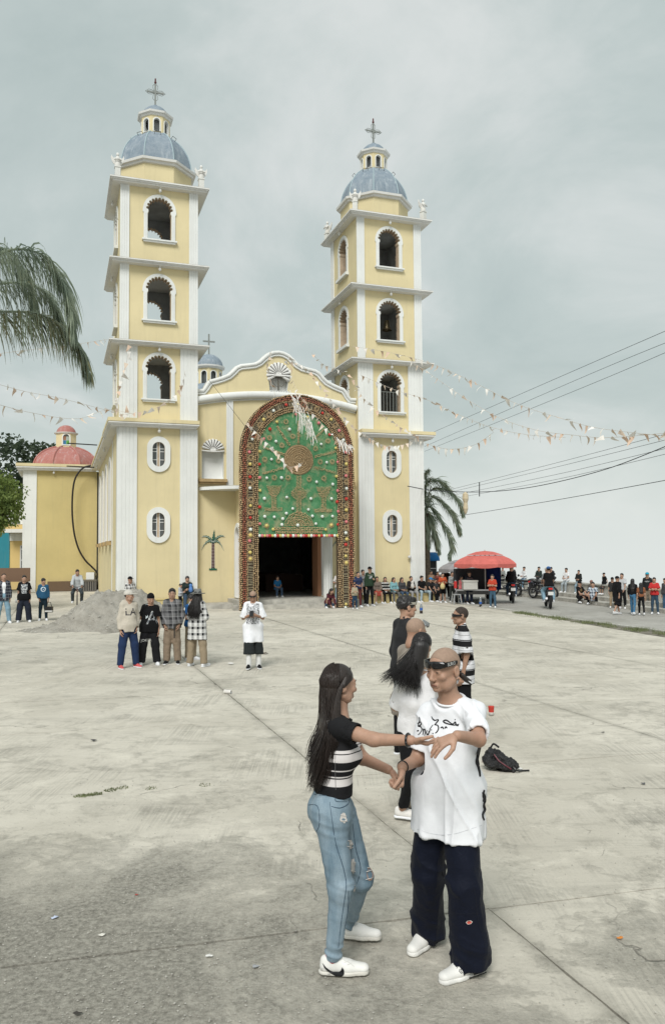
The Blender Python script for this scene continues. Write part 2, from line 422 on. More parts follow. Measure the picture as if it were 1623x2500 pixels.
band('upper_step', PPATH, -0.52, -1.1, -0.04, 0.30, M_STONE, par)
band('wall', PPATH, -1.06, -1.42, -0.5, 0.74, M_KERB, par)
band('coping', PPATH, -1.0, -1.47, 0.735, 0.79, M_KERB, par)
def par_pt(px, d=-1.24):
    """point on the parapet axis seen at photo column px"""
    P = offset_path(PPATH, d); rx = (px - PW / 2) / F_PX * 1.0
    for i in range(len(P) - 1):
        f0 = P[i].x - rx * P[i].y; f1 = P[i+1].x - rx * P[i+1].y
        if f0 * f1 <= 0: return P[i] + (P[i+1] - P[i]) * (f0 / (f0 - f1))
    return P[-1]
# ------------------------------------------------------------------ church materials
def wall_mat(name, c, stain=(0.30, 0.27, 0.18), amt=0.5, kind='Object'):
    q = NM(name, 0.88, 0.2); v = q.co(kind)
    b = q.mix(q.ramp(q.noise(v, 0.7, 6, 0.6), [(0.3, 0.0), (0.7, 1.0)]), tuple(k * 0.93 for k in c), tuple(min(1, k * 1.05) for k in c))
    drip = q.noise(q.mapv(v, (5.5, 5.5, 0.32)), 1.0, 6, 0.65)
    b = q.mix(q.math('MULTIPLY', q.ramp(drip, [(0.52, 0.0), (0.72, 1.0)]), 0.30 * amt), b, stain)
    patch = q.noise(v, 2.6, 8, 0.7)
    b = q.mix(q.math('MULTIPLY', q.ramp(patch, [(0.56, 0.0), (0.70, 1.0)]), 0.22 * amt), b, tuple(min(1, k * 1.15) for k in c))
    z = q.sep(v)[2]
    low = q.ramp(q.math('ADD', q.math('MULTIPLY', z, 0.5), q.math('MULTIPLY', q.noise(v, 3, 5), 0.5)), [(0.30, 0.35 * amt), (0.75, 0.0)])
    b = q.mix(low, b, (0.42, 0.37, 0.27))
    q.col(b); q.bump(q.noise(v, 30, 5, 0.6), 0.12, 0.01); return q.m
M_YEL = wall_mat('yellow_wall_paint', (0.66, 0.57, 0.35), amt=0.5)
M_YEL2 = wall_mat('darker_yellow_wall', (0.55, 0.455, 0.215), amt=0.5)  # darker wall yellow; on the chapel it holds the shade of its recess
M_WHT = wall_mat('white_wall_paint', (0.71, 0.72, 0.70), (0.45, 0.43, 0.39), 0.6)
M_TRIM = wall_mat('grey_white_trim', (0.68, 0.675, 0.65), (0.36, 0.34, 0.30), 0.8)
M_MOSS = paint('lichen_edge', (0.27, 0.25, 0.21), 0.95, 0.45, 5.0, 0.3)
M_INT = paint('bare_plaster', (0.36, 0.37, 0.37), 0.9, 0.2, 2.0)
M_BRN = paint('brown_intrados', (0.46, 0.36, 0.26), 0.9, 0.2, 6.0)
M_OCHRE_SILL = paint('ochre_ledge', (0.40, 0.29, 0.15), 0.9, 0.2, 6.0)
M_LINE = flat((0.045, 0.04, 0.038), 0.8, 'dark_line')
M_METAL = flat((0.22, 0.235, 0.22), 0.5, 'painted_iron')
M_DARK = flat((0.025, 0.025, 0.028), 0.6, 'black_iron')
def dome_mat(name, c, c2):
    q = NM(name, 0.62, 0.3); v = q.co('Object')
    b = q.mix(q.ramp(q.noise(v, 3.2, 8, 0.7), [(0.34, 0.0), (0.66, 1.0)]), c, c2)
    b = q.mix(q.ramp(q.noise(q.mapv(v, (7, 7, 0.8)), 1.0, 5), [(0.55, 0.0), (0.72, 0.4)]), b, (0.55, 0.60, 0.62))
    vo = q.n('ShaderNodeTexVoronoi', feature='DISTANCE_TO_EDGE'); q.l(v, vo.inputs['Vector']); vo.inputs['Scale'].default_value = 14
    b = q.mix(q.ramp(vo.outputs['Distance'], [(0.0, 0.35), (0.06, 0.0)]), b, tuple(k * 0.6 for k in c))
    q.col(b); q.bump(q.noise(v, 25, 4), 0.25, 0.01); return q.m
M_BLUE = dome_mat('blue_tile_dome', (0.17, 0.22, 0.27), (0.27, 0.315, 0.355))
M_BLUER = flat((0.33, 0.42, 0.45), 0.6, 'pale_blue_rib')
M_RED = dome_mat('red_dome_paint', (0.36, 0.14, 0.12), (0.43, 0.19, 0.165))
def glass_mat(name, c, rough=0.15):
    q = NM(name, rough, 0.5); q.col(q.mix(q.noise(q.co('Object'), 5, 3), tuple(k * 0.7 for k in c), c)); return q.m
M_GLASS = glass_mat('dim_window_glass', (0.10, 0.11, 0.11))

church = thing('church', 'yellow twin-towered church with white trim and blue domes', 'church', (CHX, CHY, 0), PHI)
TW, TD = 3.206, 3.5                                    # tower width and depth
TC = 10.433                                            # distance between the towers' left edges

def arch_pts(cx, zs, r, n=20, a0=180.0, a1=0.0):
    return [(cx + r * math.cos(R(a0 + (a1 - a0) * i / n)), zs + r * math.sin(R(a0 + (a1 - a0) * i / n))) for i in range(n + 1)]
def arch_poly(cx, z0, zs, r, n=20):
    return [(cx + r, z0)] + arch_pts(cx, zs, r, n, 0, 180) + [(cx - r, z0)]
def scallop_poly(cx, z0, zs, r, lobes=11):
    """arched opening with round bites along the arc (counter-clockwise)"""
    pts = [(cx + r, z0), (cx + r, zs - 0.16), (cx + r - 0.035, zs - 0.10), (cx + r - 0.035, zs - 0.03)]
    lr = r * math.sin(math.pi / (2 * lobes)) * 0.92
    for k in range(lobes):
        am = math.pi * (k + 0.5) / lobes; ax, az = cx + r * math.cos(am), zs + r * math.sin(am)
        for j in range(7):
            b = am - math.pi * 0.62 + math.pi * 1.24 * j / 6; pts.append((ax + lr * math.cos(b), az + lr * math.sin(b)))
    pts += [(cx - r + 0.035, zs - 0.03), (cx - r + 0.035, zs - 0.10), (cx - r, zs - 0.16), (cx - r, z0)]
    return pts
def oval_pts(cx, z0, z1, hw, n=12):
    return arch_pts(cx, z1 - hw, hw, n, 0, 180) + arch_pts(cx, z0 + hw, hw, n, 180, 360)

WINS = [(8.67, 9.96, 10.64), (11.98, 13.29, 13.97), (15.40, 16.67, 17.35)]     # opening bottom, spring, outer top
def moulded(mb, x0, x1, y0, y1, z0, z1, m=0, mt=1):
    """cornice slab of three stepped courses with a dirty top skin"""
    h = (z1 - z0)
    mb.box(x0 + 0.10, x1 - 0.10, y0 + 0.10, y1 - 0.10, z0, z0 + h * 0.36, m)
    mb.box(x0 + 0.045, x1 - 0.045, y0 + 0.045, y1 - 0.045, z0 + h * 0.36, z0 + h * 0.66, m)
    mb.box(x0, x1, y0, y1, z0 + h * 0.66, z1, m)
    mb.box(x0 + 0.012, x1 - 0.012, y0 + 0.012, y1 - 0.012, z1, z1 + 0.012, mt)
def fluted(x0, x1, y, d, grooves=3, w=0.013):
    """plan outline of a fluted pilaster standing proud of the plane y towards -y"""
    pts = [(x0, y), (x0, y - d)]
    for k in range(grooves):
        c = x0 + (x1 - x0) * (k + 1) / (grooves + 1)
        pts += [(c - w, y - d), (c - w * 0.5, y - d + 0.014), (c + w * 0.5, y - d + 0.014), (c + w, y - d)]
    pts += [(x1, y - d), (x1, y)]
    return pts[::-1]
def stat_lamp(mb, x, y, z):
    mb.lathe([(0.001, z), (0.03, z), (0.03, z - 0.08), (0.055, z - 0.10), (0.065, z - 0.15), (0.04, z - 0.20), (0.001, z - 0.22)], 10, (x, y))

def tower(x0, right):
    t = MB(); x1 = x0 + TW; cx = x0 + TW / 2; th = 0.3
    ctr = TD / 2
    frh = [scallop_poly(cx, a, b, 0.485) for a, b, c in WINS]
    ov = [(5.87, 6.89), (2.94, 3.96)]
    frh_f = frh + [oval_pts(cx, a, b, 0.25) for a, b in ov]
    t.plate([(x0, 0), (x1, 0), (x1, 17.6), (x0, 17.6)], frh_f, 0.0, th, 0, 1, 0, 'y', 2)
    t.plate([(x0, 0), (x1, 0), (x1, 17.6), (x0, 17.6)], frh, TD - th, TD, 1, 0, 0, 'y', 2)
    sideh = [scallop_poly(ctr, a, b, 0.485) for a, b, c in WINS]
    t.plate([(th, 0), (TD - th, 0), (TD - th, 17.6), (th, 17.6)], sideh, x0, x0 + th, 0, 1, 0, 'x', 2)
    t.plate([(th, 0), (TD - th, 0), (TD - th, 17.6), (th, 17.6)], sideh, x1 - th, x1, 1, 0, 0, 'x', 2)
    for z in (7.55, 10.9, 14.25, 17.55): t.box(x0 + th, x1 - th, th, TD - th, z, z + 0.1, 1)
    T = t.build('bell_tower', [M_YEL, M_INT, M_BRN], church)
    tag(T, 'right bell tower, farther from the camera' if right else 'left bell tower, nearer to the camera')
    def P(name, mb, mats, **kw): return mb.build(name, mats, T, **kw)
    # pilasters
    for (a, b, z0, z1, g) in ((0, 0.73, 0.0, 7.46, 4), (TW - 0.73, TW, 0.0, 7.46, 4), (0, 0.73, 7.76, 10.86, 4), (TW - 0.73, TW, 7.76, 10.86, 4),
                              (0, 0.37, 10.99, 14.24, 3), (TW - 0.37, TW, 10.99, 14.24, 3), (0, 0.37, 14.38, 17.6, 3), (TW - 0.37, TW, 14.38, 17.6, 3)):
        P('pilaster', MB().prism(fluted(x0 + a, x0 + b, 0.0, 0.06, g), z0, z1), M_WHT)
    for z0, z1 in ((7.76, 10.86), (10.99, 14.24), (14.38, 17.6)):
        P('pilaster', MB().box(x0 - 0.05, x0, TD - 0.42, TD - 0.02, z0, z1), M_WHT)
        P('pilaster', MB().box(x1, x1 + 0.05, TD - 0.42, TD - 0.02, z0, z1), M_WHT)
    if not right:
        P('pilaster', MB().box(x0 - 0.05, x0, 0.0, 0.55, 0, 7.46), M_WHT)
    # cornices
    o = 0.43
    for z0, z1 in ((10.85, 10.99), (14.24, 14.38), (17.59, 17.75)):
        mb = MB(); moulded(mb, x0 - o, x1 + o, -o, TD + o, z0, z1); stat_lamp(mb, cx, -0.2, z0); stat_lamp(mb, x0 - 0.2, ctr, z0)
        P('cornice', mb, [M_TRIM, M_MOSS])
    mb = MB()
    if right: moulded(mb, x0 + 0.02, x1 + o, -o, TD + o, 7.46, 7.62); mb.box(x0 + 0.02, x1 + o + 0.02, -o - 0.02, TD + o, 7.632, 7.78, 2)
    else: moulded(mb, x0 - o, x1 + 0.02, -o, TD + o, 7.46, 7.62); mb.box(x0 - o - 0.02, x1 + 0.02, -o - 0.02, TD + o, 7.632, 7.78, 2)
    stat_lamp(mb, cx, -0.2, 7.46)
    P('cornice', mb, [M_TRIM, M_MOSS, M_YEL])
    # bell openings
    def surround(side, a, b, c):
        R_o = c - b; cc = cx if side in 'fb' else ctr
        outer = [(cc + R_o - 0.03, a), (cc + R_o - 0.03, b - 0.14), (cc + R_o + 0.01, b - 0.10), (cc + R_o + 0.01, b)] + arch_pts(cc, b, R_o, 24, 0, 180)[1:-1] + [(cc - R_o - 0.01, b), (cc - R_o - 0.01, b - 0.10), (cc - R_o + 0.03, b - 0.14), (cc - R_o + 0.03, a)]
        inn = scallop_poly(cc, a + 0.001, b, 0.497)
        ring = outer + inn[::-1]
        mb = MB()
        if side == 'f': mb.plate(ring, (), -0.05, 0.0)
        elif side == 'l': mb.plate(ring, (), x0 - 0.05, x0, axis='x')
        else: mb.plate(ring, (), x1, x1 + 0.05, axis='x')
        if side == 'f':
            for s in (-1, 1):
                for d in (0.045, 0.095): mb.box(cc + s * (0.5 + d) - 0.006, cc + s * (0.5 + d) + 0.006, -0.062, -0.05, a + 0.02, b - 0.16)
        S = P('arch_surround', mb, M_WHT)
        mb = MB()
        if side == 'f':
            mb.box(cc - 0.72, cc + 0.72, -0.16, -0.001, a - 0.06, a); mb.box(cc - 0.66, cc + 0.66, -0.11, -0.001, a - 0.13, a - 0.06)
        else:
            xa, xb = (x0 - 0.16, x0 - 0.001) if side == 'l' else (x1 + 0.001, x1 + 0.16)
            mb.box(xa, xb, cc - 0.72, cc + 0.72, a - 0.13, a)
        P('sill', mb, M_WHT)
    for a, b, c in WINS:
        surround('f', a, b, c); surround('l', a, b, c)
        if right: surround('r', a, b, c)
    # oval windows with leaded panes
    for zb, zt in ov:
        P('window_surround', MB().plate(oval_pts(cx, zb - 0.23, zt + 0.23, 0.475, 18), [oval_pts(cx, zb, zt, 0.252, 14)], -0.07, 0.0), M_WHT)
        P('window_glass', MB().plate(oval_pts(cx, zb, zt, 0.255, 14), (), 0.10, 0.12), M_GLASS)
        mb = MB(); zm = (zb + zt) / 2
        for xx in (-0.055, 0.055): mb.box(cx + xx - 0.012, cx + xx + 0.012, 0.07, 0.10, zb + 0.005, zt - 0.005)
        for zz in (zm + 0.12, zm + 0.24, zm - 0.22):
            for s in (-1, 1): mb.box(cx + s * 0.055 + (0 if s < 0 else 0.012), cx + s * 0.24 + (-0.0 if s > 0 else 0) - (0.012 if s > 0 else -0.0), 0.075, 0.098, zz - 0.011, zz + 0.011) if s > 0 else mb.box(cx - 0.24, cx - 0.067, 0.075, 0.098, zz - 0.011, zz + 0.011)
        P('glazing_bars', mb, M_WHT)
        P('centre_strip', MB().box(cx - 0.042, cx + 0.042, 0.08, 0.099, zb + 0.01, zt - 0.01), M_BRN)
    # plinth and sitting ledge
    zt = 0.38 if right else 0.44
    pl = MB(); pl.box(x0 + 0.05, x1 + (0.35 if right else 0.02), -0.42, -0.062, 0.0, zt - 0.04); pl.box(x0 + 0.02, x1 + (0.4 if right else 0.04), -0.46, -0.062, zt - 0.04, zt)
    P('plinth', pl, M_YEL2)
    # octagonal drum, dome, lantern
    a8 = R(22.5); k8 = 1 / math.cos(a8); C = (cx, ctr)
    P('drum', MB().lathe([(1.50 * k8, 17.762), (1.50 * k8, 18.86)], 8, C, 0, a8, True), M_YEL)
    mb = MB(); mb.lathe([(1.50 * k8, 18.78), (1.58 * k8, 18.80), (1.60 * k8, 18.88), (1.69 * k8, 18.90), (1.71 * k8, 19.0), (1.2, 19.03)], 8, C, 0, a8); P('drum_cornice', mb, M_TRIM)
    prof = []
    for i in range(13):
        t_ = R(4 + 60 * i / 12); prof.append((1.50 * math.cos(t_) ** 1.02 * k8, 18.98 + 1.86 * math.sin(t_)))
    P('dome', MB().lathe(prof, 8, C, 0, a8), M_BLUE)
    for j in range(8):
        aa = a8 + j * math.pi / 4
        P('dome_rib', MB().tube([(cx + r * math.cos(aa), ctr + r * math.sin(aa), z) for r, z in prof], 0.028, 6), M_BLUER)
        bb = aa + math.pi / 8; r_, z_ = prof[9]; r_ *= math.cos(a8)
        tx, ty = -math.sin(bb), math.cos(bb); ox, oy = math.cos(bb), math.sin(bb)
        P('foot_rung', MB().tube([(cx + r_ * ox - tx * .13, ctr + r_ * oy - ty * .13, z_), (cx + (r_ + .09) * ox - tx * .13, ctr + (r_ + .09) * oy - ty * .13, z_ + .09),
                                  (cx + (r_ + .09) * ox + tx * .13, ctr + (r_ + .09) * oy + ty * .13, z_ + .09), (cx + r_ * ox + tx * .13, ctr + r_ * oy + ty * .13, z_)], 0.011, 5), M_DARK)
    rl = 0.60
    mb = MB(); s8 = rl * math.tan(a8)
    for j in range(8):
        aa = j * math.pi / 4; ca, sa = math.cos(aa), math.sin(aa)
        tmp = MB(); tmp.plate([(-s8, 20.50), (s8, 20.50), (s8, 21.50), (-s8, 21.50)], [arch_poly(0, 20.72, 21.17, 0.125, 8)], -rl, -rl + 0.10, 0, 1, 0, 'y', 2)
        mb.add([(cx - sa * 0 + x * ca - y * sa, ctr + x * sa + y * ca, z) for x, y, z in tmp.V], tmp.F); mb.M[-len(tmp.M):] = tmp.M
    P('lantern', mb, [M_YEL, M_INT, M_WHT])
    mb = MB(); mb.lathe([(0.3, 20.6), (0.3, 21.4)], 8, C, 0, a8, True); P('lantern_core', mb, M_INT)
    for j in range(8):
        aa = j * math.pi / 4; ca, sa = math.cos(aa), math.sin(aa); tmp = MB()
        tmp.plate(arch_poly(0, 20.70, 21.17, 0.17, 10), [arch_poly(0, 20.7205, 21.17, 0.128, 10)], -rl - 0.025, -rl)
        P('lantern_arch', MB().add([(cx + x * ca - y * sa, ctr + x * sa + y * ca, z) for x, y, z in tmp.V], tmp.F), M_WHT)
    P('lantern_cornice', MB().lathe([(0.62, 21.40), (0.70, 21.43), (0.72, 21.50), (0.80, 21.52), (0.82, 21.60), (0.5, 21.63)], 8, C, 0, a8), M_TRIM)
    pr = [(0.56 * math.cos(R(90 * i / 9)) + 0.03, 21.60 + 0.50 * math.sin(R(90 * i / 9))) for i in range(10)]
    P('lantern_dome', MB().lathe(pr + [(0.10, 22.10), (0.10, 22.18), (0.001, 22.20)], 16, C), M_BLUE, auto=40)
    # wrought cross
    mb = MB(); zb = 22.15; ct = (cx, ctr)
    mb.box(cx - 0.035, cx + 0.035, ctr - 0.03, ctr + 0.03, zb, 23.18); mb.box(cx - 0.36, cx + 0.36, ctr - 0.028, ctr + 0.028, 22.76, 22.83)
    for s in (-1, 1):
        for d in (-1, 1):
            mb.tube([(cx + s * 0.06, ctr, 22.795 + d * 0.05), (cx + s * 0.16, ctr, 22.795 + d * 0.10), (cx + s * 0.30, ctr, 22.795 + d * 0.11), (cx + s * 0.36, ctr, 22.795 + d * 0.05), (cx + s * 0.44, ctr, 22.795)], 0.012, 5)
            mb.tube([(cx + s * 0.05, ctr, 22.795 + d * 0.06), (cx + s * 0.10, ctr, 22.795 + d * 0.17), (cx + s * 0.11, ctr, 22.795 + d * 0.30), (cx + s * 0.04, ctr, 22.795 + d * 0.37)], 0.012, 5)
    P('cross', mb, M_METAL)
    P('finial', MB().lathe([(0.02, 23.18), (0.05, 23.22), (0.055, 23.27), (0.03, 23.30), (0.035, 23.36), (0.03, 23.42), (0.001, 23.46)], 10, C), flat((0.10, 0.03, 0.03), 0.5))
    if right:
        mb = MB()
        for k in range(7): mb.tube([(x0 + 1.15 + k * 0.16, 0.12, 8.67), (x0 + 1.15 + k * 0.16, 0.12, 9.62)], 0.013, 5)
        mb.tube([(x0 + 1.1, 0.12, 9.62), (x0 + 2.1, 0.12, 9.62)], 0.015, 5); P('railing', mb, M_METAL)
        mb = MB()
        for s in (0, 0.55): mb.tube([(x0 + 1.12 + s, 1.2, 11.0), (x0 + 1.02 + s, 2.2, 14.0)], 0.035, 6)
        for k in range(6): mb.tube([(x0 + 1.11 - k * 0.012, 1.3 + k * 0.16, 11.35 + k * 0.47), (x0 + 1.66 - k * 0.012, 1.3 + k * 0.16, 11.35 + k * 0.47)], 0.025, 6)
        P('ladder', mb, M_DARK)
        P('bell', MB().lathe([(0.03, 13.25), (0.12, 13.22), (0.15, 13.0), (0.19, 12.85), (0.24, 12.76), (0.2, 12.78)], 14, (cx + 0.28, 1.0)), flat((0.16, 0.13, 0.08), 0.4, metal=0.8))
    return T
TL = tower(0.0, False); TR = tower(TC, True)

# ------------------------------------------------------------------ central front
def front():
    FB, FT = 0.3, 0.7
    xs0, xs1 = TW, TC
    gb = [(3.20, 9.19), (3.50, 9.20), (3.61, 9.36), (3.70, 9.52), (3.81, 9.63), (4.05, 9.70), (4.32, 9.80), (4.60, 9.93), (4.78, 10.10), (4.95, 10.29), (5.14, 10.39), (5.45, 10.44), (5.76, 10.50), (5.98, 10.62), (6.18, 10.82), (6.38, 10.99), (6.60, 11.08), (6.82, 11.11)]
    top = gb + [(2 * 6.82 - x, z) for x, z in gb[::-1][1:]]
    D0, D1 = 5.0, 8.64
    outer = [(xs0, 0), (D0, 0), (D0, 4.6), (D1, 4.6), (D1, 0), (xs1, 0)] + [(min(max(x, xs0), xs1), z) for x, z in top[::-1]]
    nl = [(3.44, 5.44), (4.38, 5.44), (4.38, 6.66), (3.44, 6.66)]; nr = [(13.64 - x, z) for x, z in nl]
    cn = [(6.42, 9.40), (7.22, 9.40), (7.30, 10.15)] + arch_pts(6.82, 10.2, 0.46, 12, 0, 180) + [(6.34, 10.15)]
    mb = MB(); mb.plate(outer, [nl, nr, cn], FB, FT, 0, 1, 0, 'y', 2)
    Fo = mb.build('facade', [M_YEL, M_INT, M_WHT], church)
    def P(name, mb, mats, **kw): return mb.build(name, mats, Fo, **kw)
    for x0, x1 in ((3.44, 4.38), (9.26, 10.2)):
        P('niche_back', MB().box(x0 - 0.02, x1 + 0.02, 0.62, 0.66, 5.4, 6.7), M_WHT)
        P('niche_ledge', MB().box(max(xs0, x0 - 0.16), min(xs1, x1 + 0.13), 0.12, FB - 0.002, 5.30, 5.43).box(max(xs0, x0 - 0.1), x1 + 0.08, 0.18, FB - 0.002, 5.22, 5.30), M_OCHRE_SILL)
        shell(P, (x0 + x1) / 2, FB - 0.04, 6.66, 0.48, 9, 172, 8)
    P('niche_back', MB().box(6.2, 7.45, 0.64, 0.68, 9.3, 10.75), M_TRIM)
    shell(P, 6.82, FB + 0.0, 10.12, 0.54, 13, 215, -35)
    # cross standing in the centre niche
    c = MB(); c.box(6.79, 6.85, 0.30, 0.36, 9.3, 10.45); c.box(6.55, 7.09, 0.30, 0.36, 9.98, 10.05)
    c.tube([(6.55, 0.28, 9.98), (6.58, 0.25, 9.7), (6.70, 0.24, 9.58), (6.79, 0.26, 9.62)], 0.014, 5); c.tube([(7.09, 0.28, 9.98), (7.06, 0.25, 9.7), (6.94, 0.24, 9.58), (6.85, 0.26, 9.62)], 0.014, 5)
    c.plate([(6.62, 9.99), (6.84, 10.44), (6.98, 10.0)], (), 0.28, 0.30); P('niche_cross', c, flat((0.13, 0.12, 0.10), 0.8))
    # coping along the gable
    path = [(min(max(x, xs0 + 0.01), xs1 - 0.01), z) for x, z in top]
    for off, rad, nm in ((0.0, 0.085, 'coping'), (-0.13, 0.05, 'coping_moulding')):
        mm = MB(); pts = []
        for i, (x, z) in enumerate(path):
            a = path[max(0, i-1)]; b = path[min(len(path)-1, i+1)]; tx, tz = b[0]-a[0], b[1]-a[1]; L_ = math.hypot(tx, tz)
            pts.append((x - off * (-tz / L_) * -1, 0.25 if nm == 'coping' else 0.27, z + off * (tx / L_)))
        mm.tube(pts, rad, 8); P(nm, mm, M_WHT, auto=60)
    P('coping_cap', MB().tube([(x, 0.5, z + 0.02) for x, z in path], 0.1, 6), M_TRIM)
    # rounded string course curving over the door
    pts = []
    for i in range(33):
        x = 3.22 + (10.42 - 3.22) * i / 32; z = 8.78 + 0.40 * (1 - ((x - 6.82) / 3.6) ** 2); pts.append((x, 0.22, z))
    P('string_course', MB().tube(pts, 0.165, 12), M_WHT, auto=60)
    P('string_fillet', MB().tube([(x, 0.29, z - 0.19) for x, y, z in pts], 0.035, 6), M_WHT)
    for a, b in ((4.49, 4.78), (8.86, 9.15)): P('pilaster', MB().prism(fluted(a, b, FB, 0.06, 2), 5.12, 8.62 + 0.25), M_WHT)
    # corbel under the niche
    mm = MB()
    for k in range(8): mm.tube([(6.42 + k * 0.115, 0.17, 9.38), (6.56 + k * 0.075, 0.26, 8.75)], [0.06, 0.03], 7)
    P('corbel', mm, M_WHT, auto=60)
    # curved canopy and the porch under it
    cv = [(3.3, 0.29), (3.4, 0.02), (3.7, -0.38), (4.1, -0.75), (4.6, -1.05), (5.1, -1.22), (6.82, -1.32)]
    cvr = [(13.64 - x, y) for x, y in cv[::-1][1:]]
    P('canopy', MB().prism(cv + cvr, 4.93, 5.06, 0, 0).prism([(x, y + 0.02) for x, y in cv + cvr], 5.06, 5.075, 1, 1), [M_WHT, M_MOSS])
    pc = MB()
    for s in (0, 1):
        xx = 4.88 if s == 0 else 8.56
        pc.plate([(-1.0, 0.36), (FB, 0.36), (FB, 4.93), (-1.0, 4.93)], [[(-0.02 if 0 else p[0], p[1]) for p in arch_poly(-0.36, 0.40, 3.0, 0.36, 12)]], xx, xx + 0.2, 0, 1, 0, 'x', 2)
    P('porch_wall', pc, [M_YEL, M_INT, M_WHT])
    for xx, y in ((4.80, -0.02), (8.76, -0.02)):
        P('side_arch_surround', MB().plate(arch_poly(-0.36, 0.40, 3.0, 0.54, 14), [arch_poly(-0.36, 0.4005, 3.0, 0.362, 14)], xx, xx + 0.08, axis='x'), M_WHT)
    g = MB()
    for k in range(4): g.plate([(-0.50, 2.15 + k * 0.24), (-0.22, 2.15 + k * 0.24), (-0.22, 2.36 + k * 0.24), (-0.50, 2.36 + k * 0.24)], (), 4.93, 4.95, k % 2, k % 2, 0, 'x')
    P('stained_panel', g, [M_WHT, flat((0.35, 0.05, 0.05), 0.5)])
    for xx in (4.84, 8.44):
        cl = MB(); cl.prism([(xx + 0.16 + 0.2 * math.cos(R(a)) * (1 if i % 2 else 0.9), -1.05 + 0.2 * math.sin(R(a)) * (1 if i % 2 else 0.9)) for i, a in enumerate(range(0, 360, 15))], 0.36, 4.93)
        P('column', cl, M_WHT)
    tr = MB()
    for k in range(9): tr.lathe([(0.001, 3.1 + k * 0.2), (0.075, 3.1 + k * 0.2), (0.075, 3.24 + k * 0.2), (0.001, 3.24 + k * 0.2)], 8, (4.80, -1.2))
    P('scalloped_trim', tr, M_LINE)
    # doorway jambs, inner dark hall
    P('door_frame', MB().box(5.0, 5.18, -0.2, FB + 0.3, 0.36, 3.1).box(8.42, 8.58, -0.2, FB + 0.3, 0.36, 3.1).box(5.0, 8.58, -0.2, FB + 0.1, 3.1, 3.25), flat((0.32, 0.16, 0.09), 0.7))
    st = MB(); st.box(4.55, 9.1, -1.75, 0.72, 0.0, 0.36); st.box(4.3, 9.35, -2.12, -1.75, 0.0, 0.19)
    P('step', MB().box(4.55, 9.1, -1.75, 0.72, -0.02, 0.36), M_STONE); P('step', MB().box(4.3, 9.35, -2.12, -1.752, -0.02, 0.19), M_STONE)
    P('floor_rise', MB().box(3.3, 4.548, -0.9, 0.28, -0.02, 0.2), M_STONE); P('floor_rise', MB().box(9.102, 10.3, -0.9, 0.28, -0.02, 0.2), M_STONE)
    # relief palm trees on the wall
    def palm_relief(x, z):
        pm = MB(); g = MB(); w = MB()
        for k in range(17): pm.plate([(x - 0.06 - 0.02 * (17 - k) / 17, z + 0.1 + k * 0.062), (x + 0.05 + 0.02 * (17 - k) / 17, z + 0.1 + k * 0.062), (x + 0.05, z + 0.14 + k * 0.062), (x - 0.06, z + 0.14 + k * 0.062)], (), FB - 0.03, FB - 0.002)
        P('relief_trunk', pm, flat((0.11, 0.045, 0.05), 0.7))
        w.plate([(x - 0.085, z + 0.08), (x + 0.075, z + 0.08), (x + 0.055, z + 1.2), (x - 0.06, z + 1.2)], (), FB - 0.012, FB - 0.002)
        zc = z + 1.18
        for (dx, dz, bend) in ((-0.48, 0.22, 0.22), (-0.5, -0.32, 0.34), (0.5, 0.24, 0.22), (0.46, -0.36, 0.36), (0.05, 0.52, 0.0)):
            prev = None; up = []; dn = []
            for i in range(11):
                t = i / 10; cxp = x + dx * t; czp = zc + dz * t + bend * 4 * t * (1 - t) * 0.55; wd = 0.085 * (1 - t) ** 0.7 * (0.45 if i % 2 else 1.0) + 0.005
                if abs(dx) < 0.1: up.append((cxp - wd, czp)); dn.append((cxp + wd, czp))
                else: up.append((cxp, czp + wd)); dn.append((cxp, czp - wd))
            g.plate(up + dn[::-1], (), FB - 0.03, FB - 0.014)
            w.plate([(a[0], a[1] + 0.008) for a in [((u_[0]+d_[0])/2, (u_[1]+d_[1])/2) for u_, d_ in zip(up, dn)]] + [(a[0], a[1] - 0.008) for a in [((u_[0]+d_[0])/2, (u_[1]+d_[1])/2) for u_, d_ in zip(up, dn)]][::-1], (), FB - 0.036, FB - 0.03)
        g.plate([(x - 0.17, z), (x + 0.17, z), (x + 0.15, z + 0.08), (x + 0.1, z + 0.05), (x + 0.06, z + 0.11), (x, z + 0.06), (x - 0.06, z + 0.1), (x - 0.1, z + 0.05), (x - 0.16, z + 0.09)], (), FB - 0.03, FB - 0.002)
        P('relief_fronds', g, flat((0.012, 0.095, 0.06), 0.6)); P('relief_edging', w, flat((0.62, 0.66, 0.6), 0.7))
    palm_relief(3.92, 1.56); palm_relief(9.72, 1.56)
    return Fo
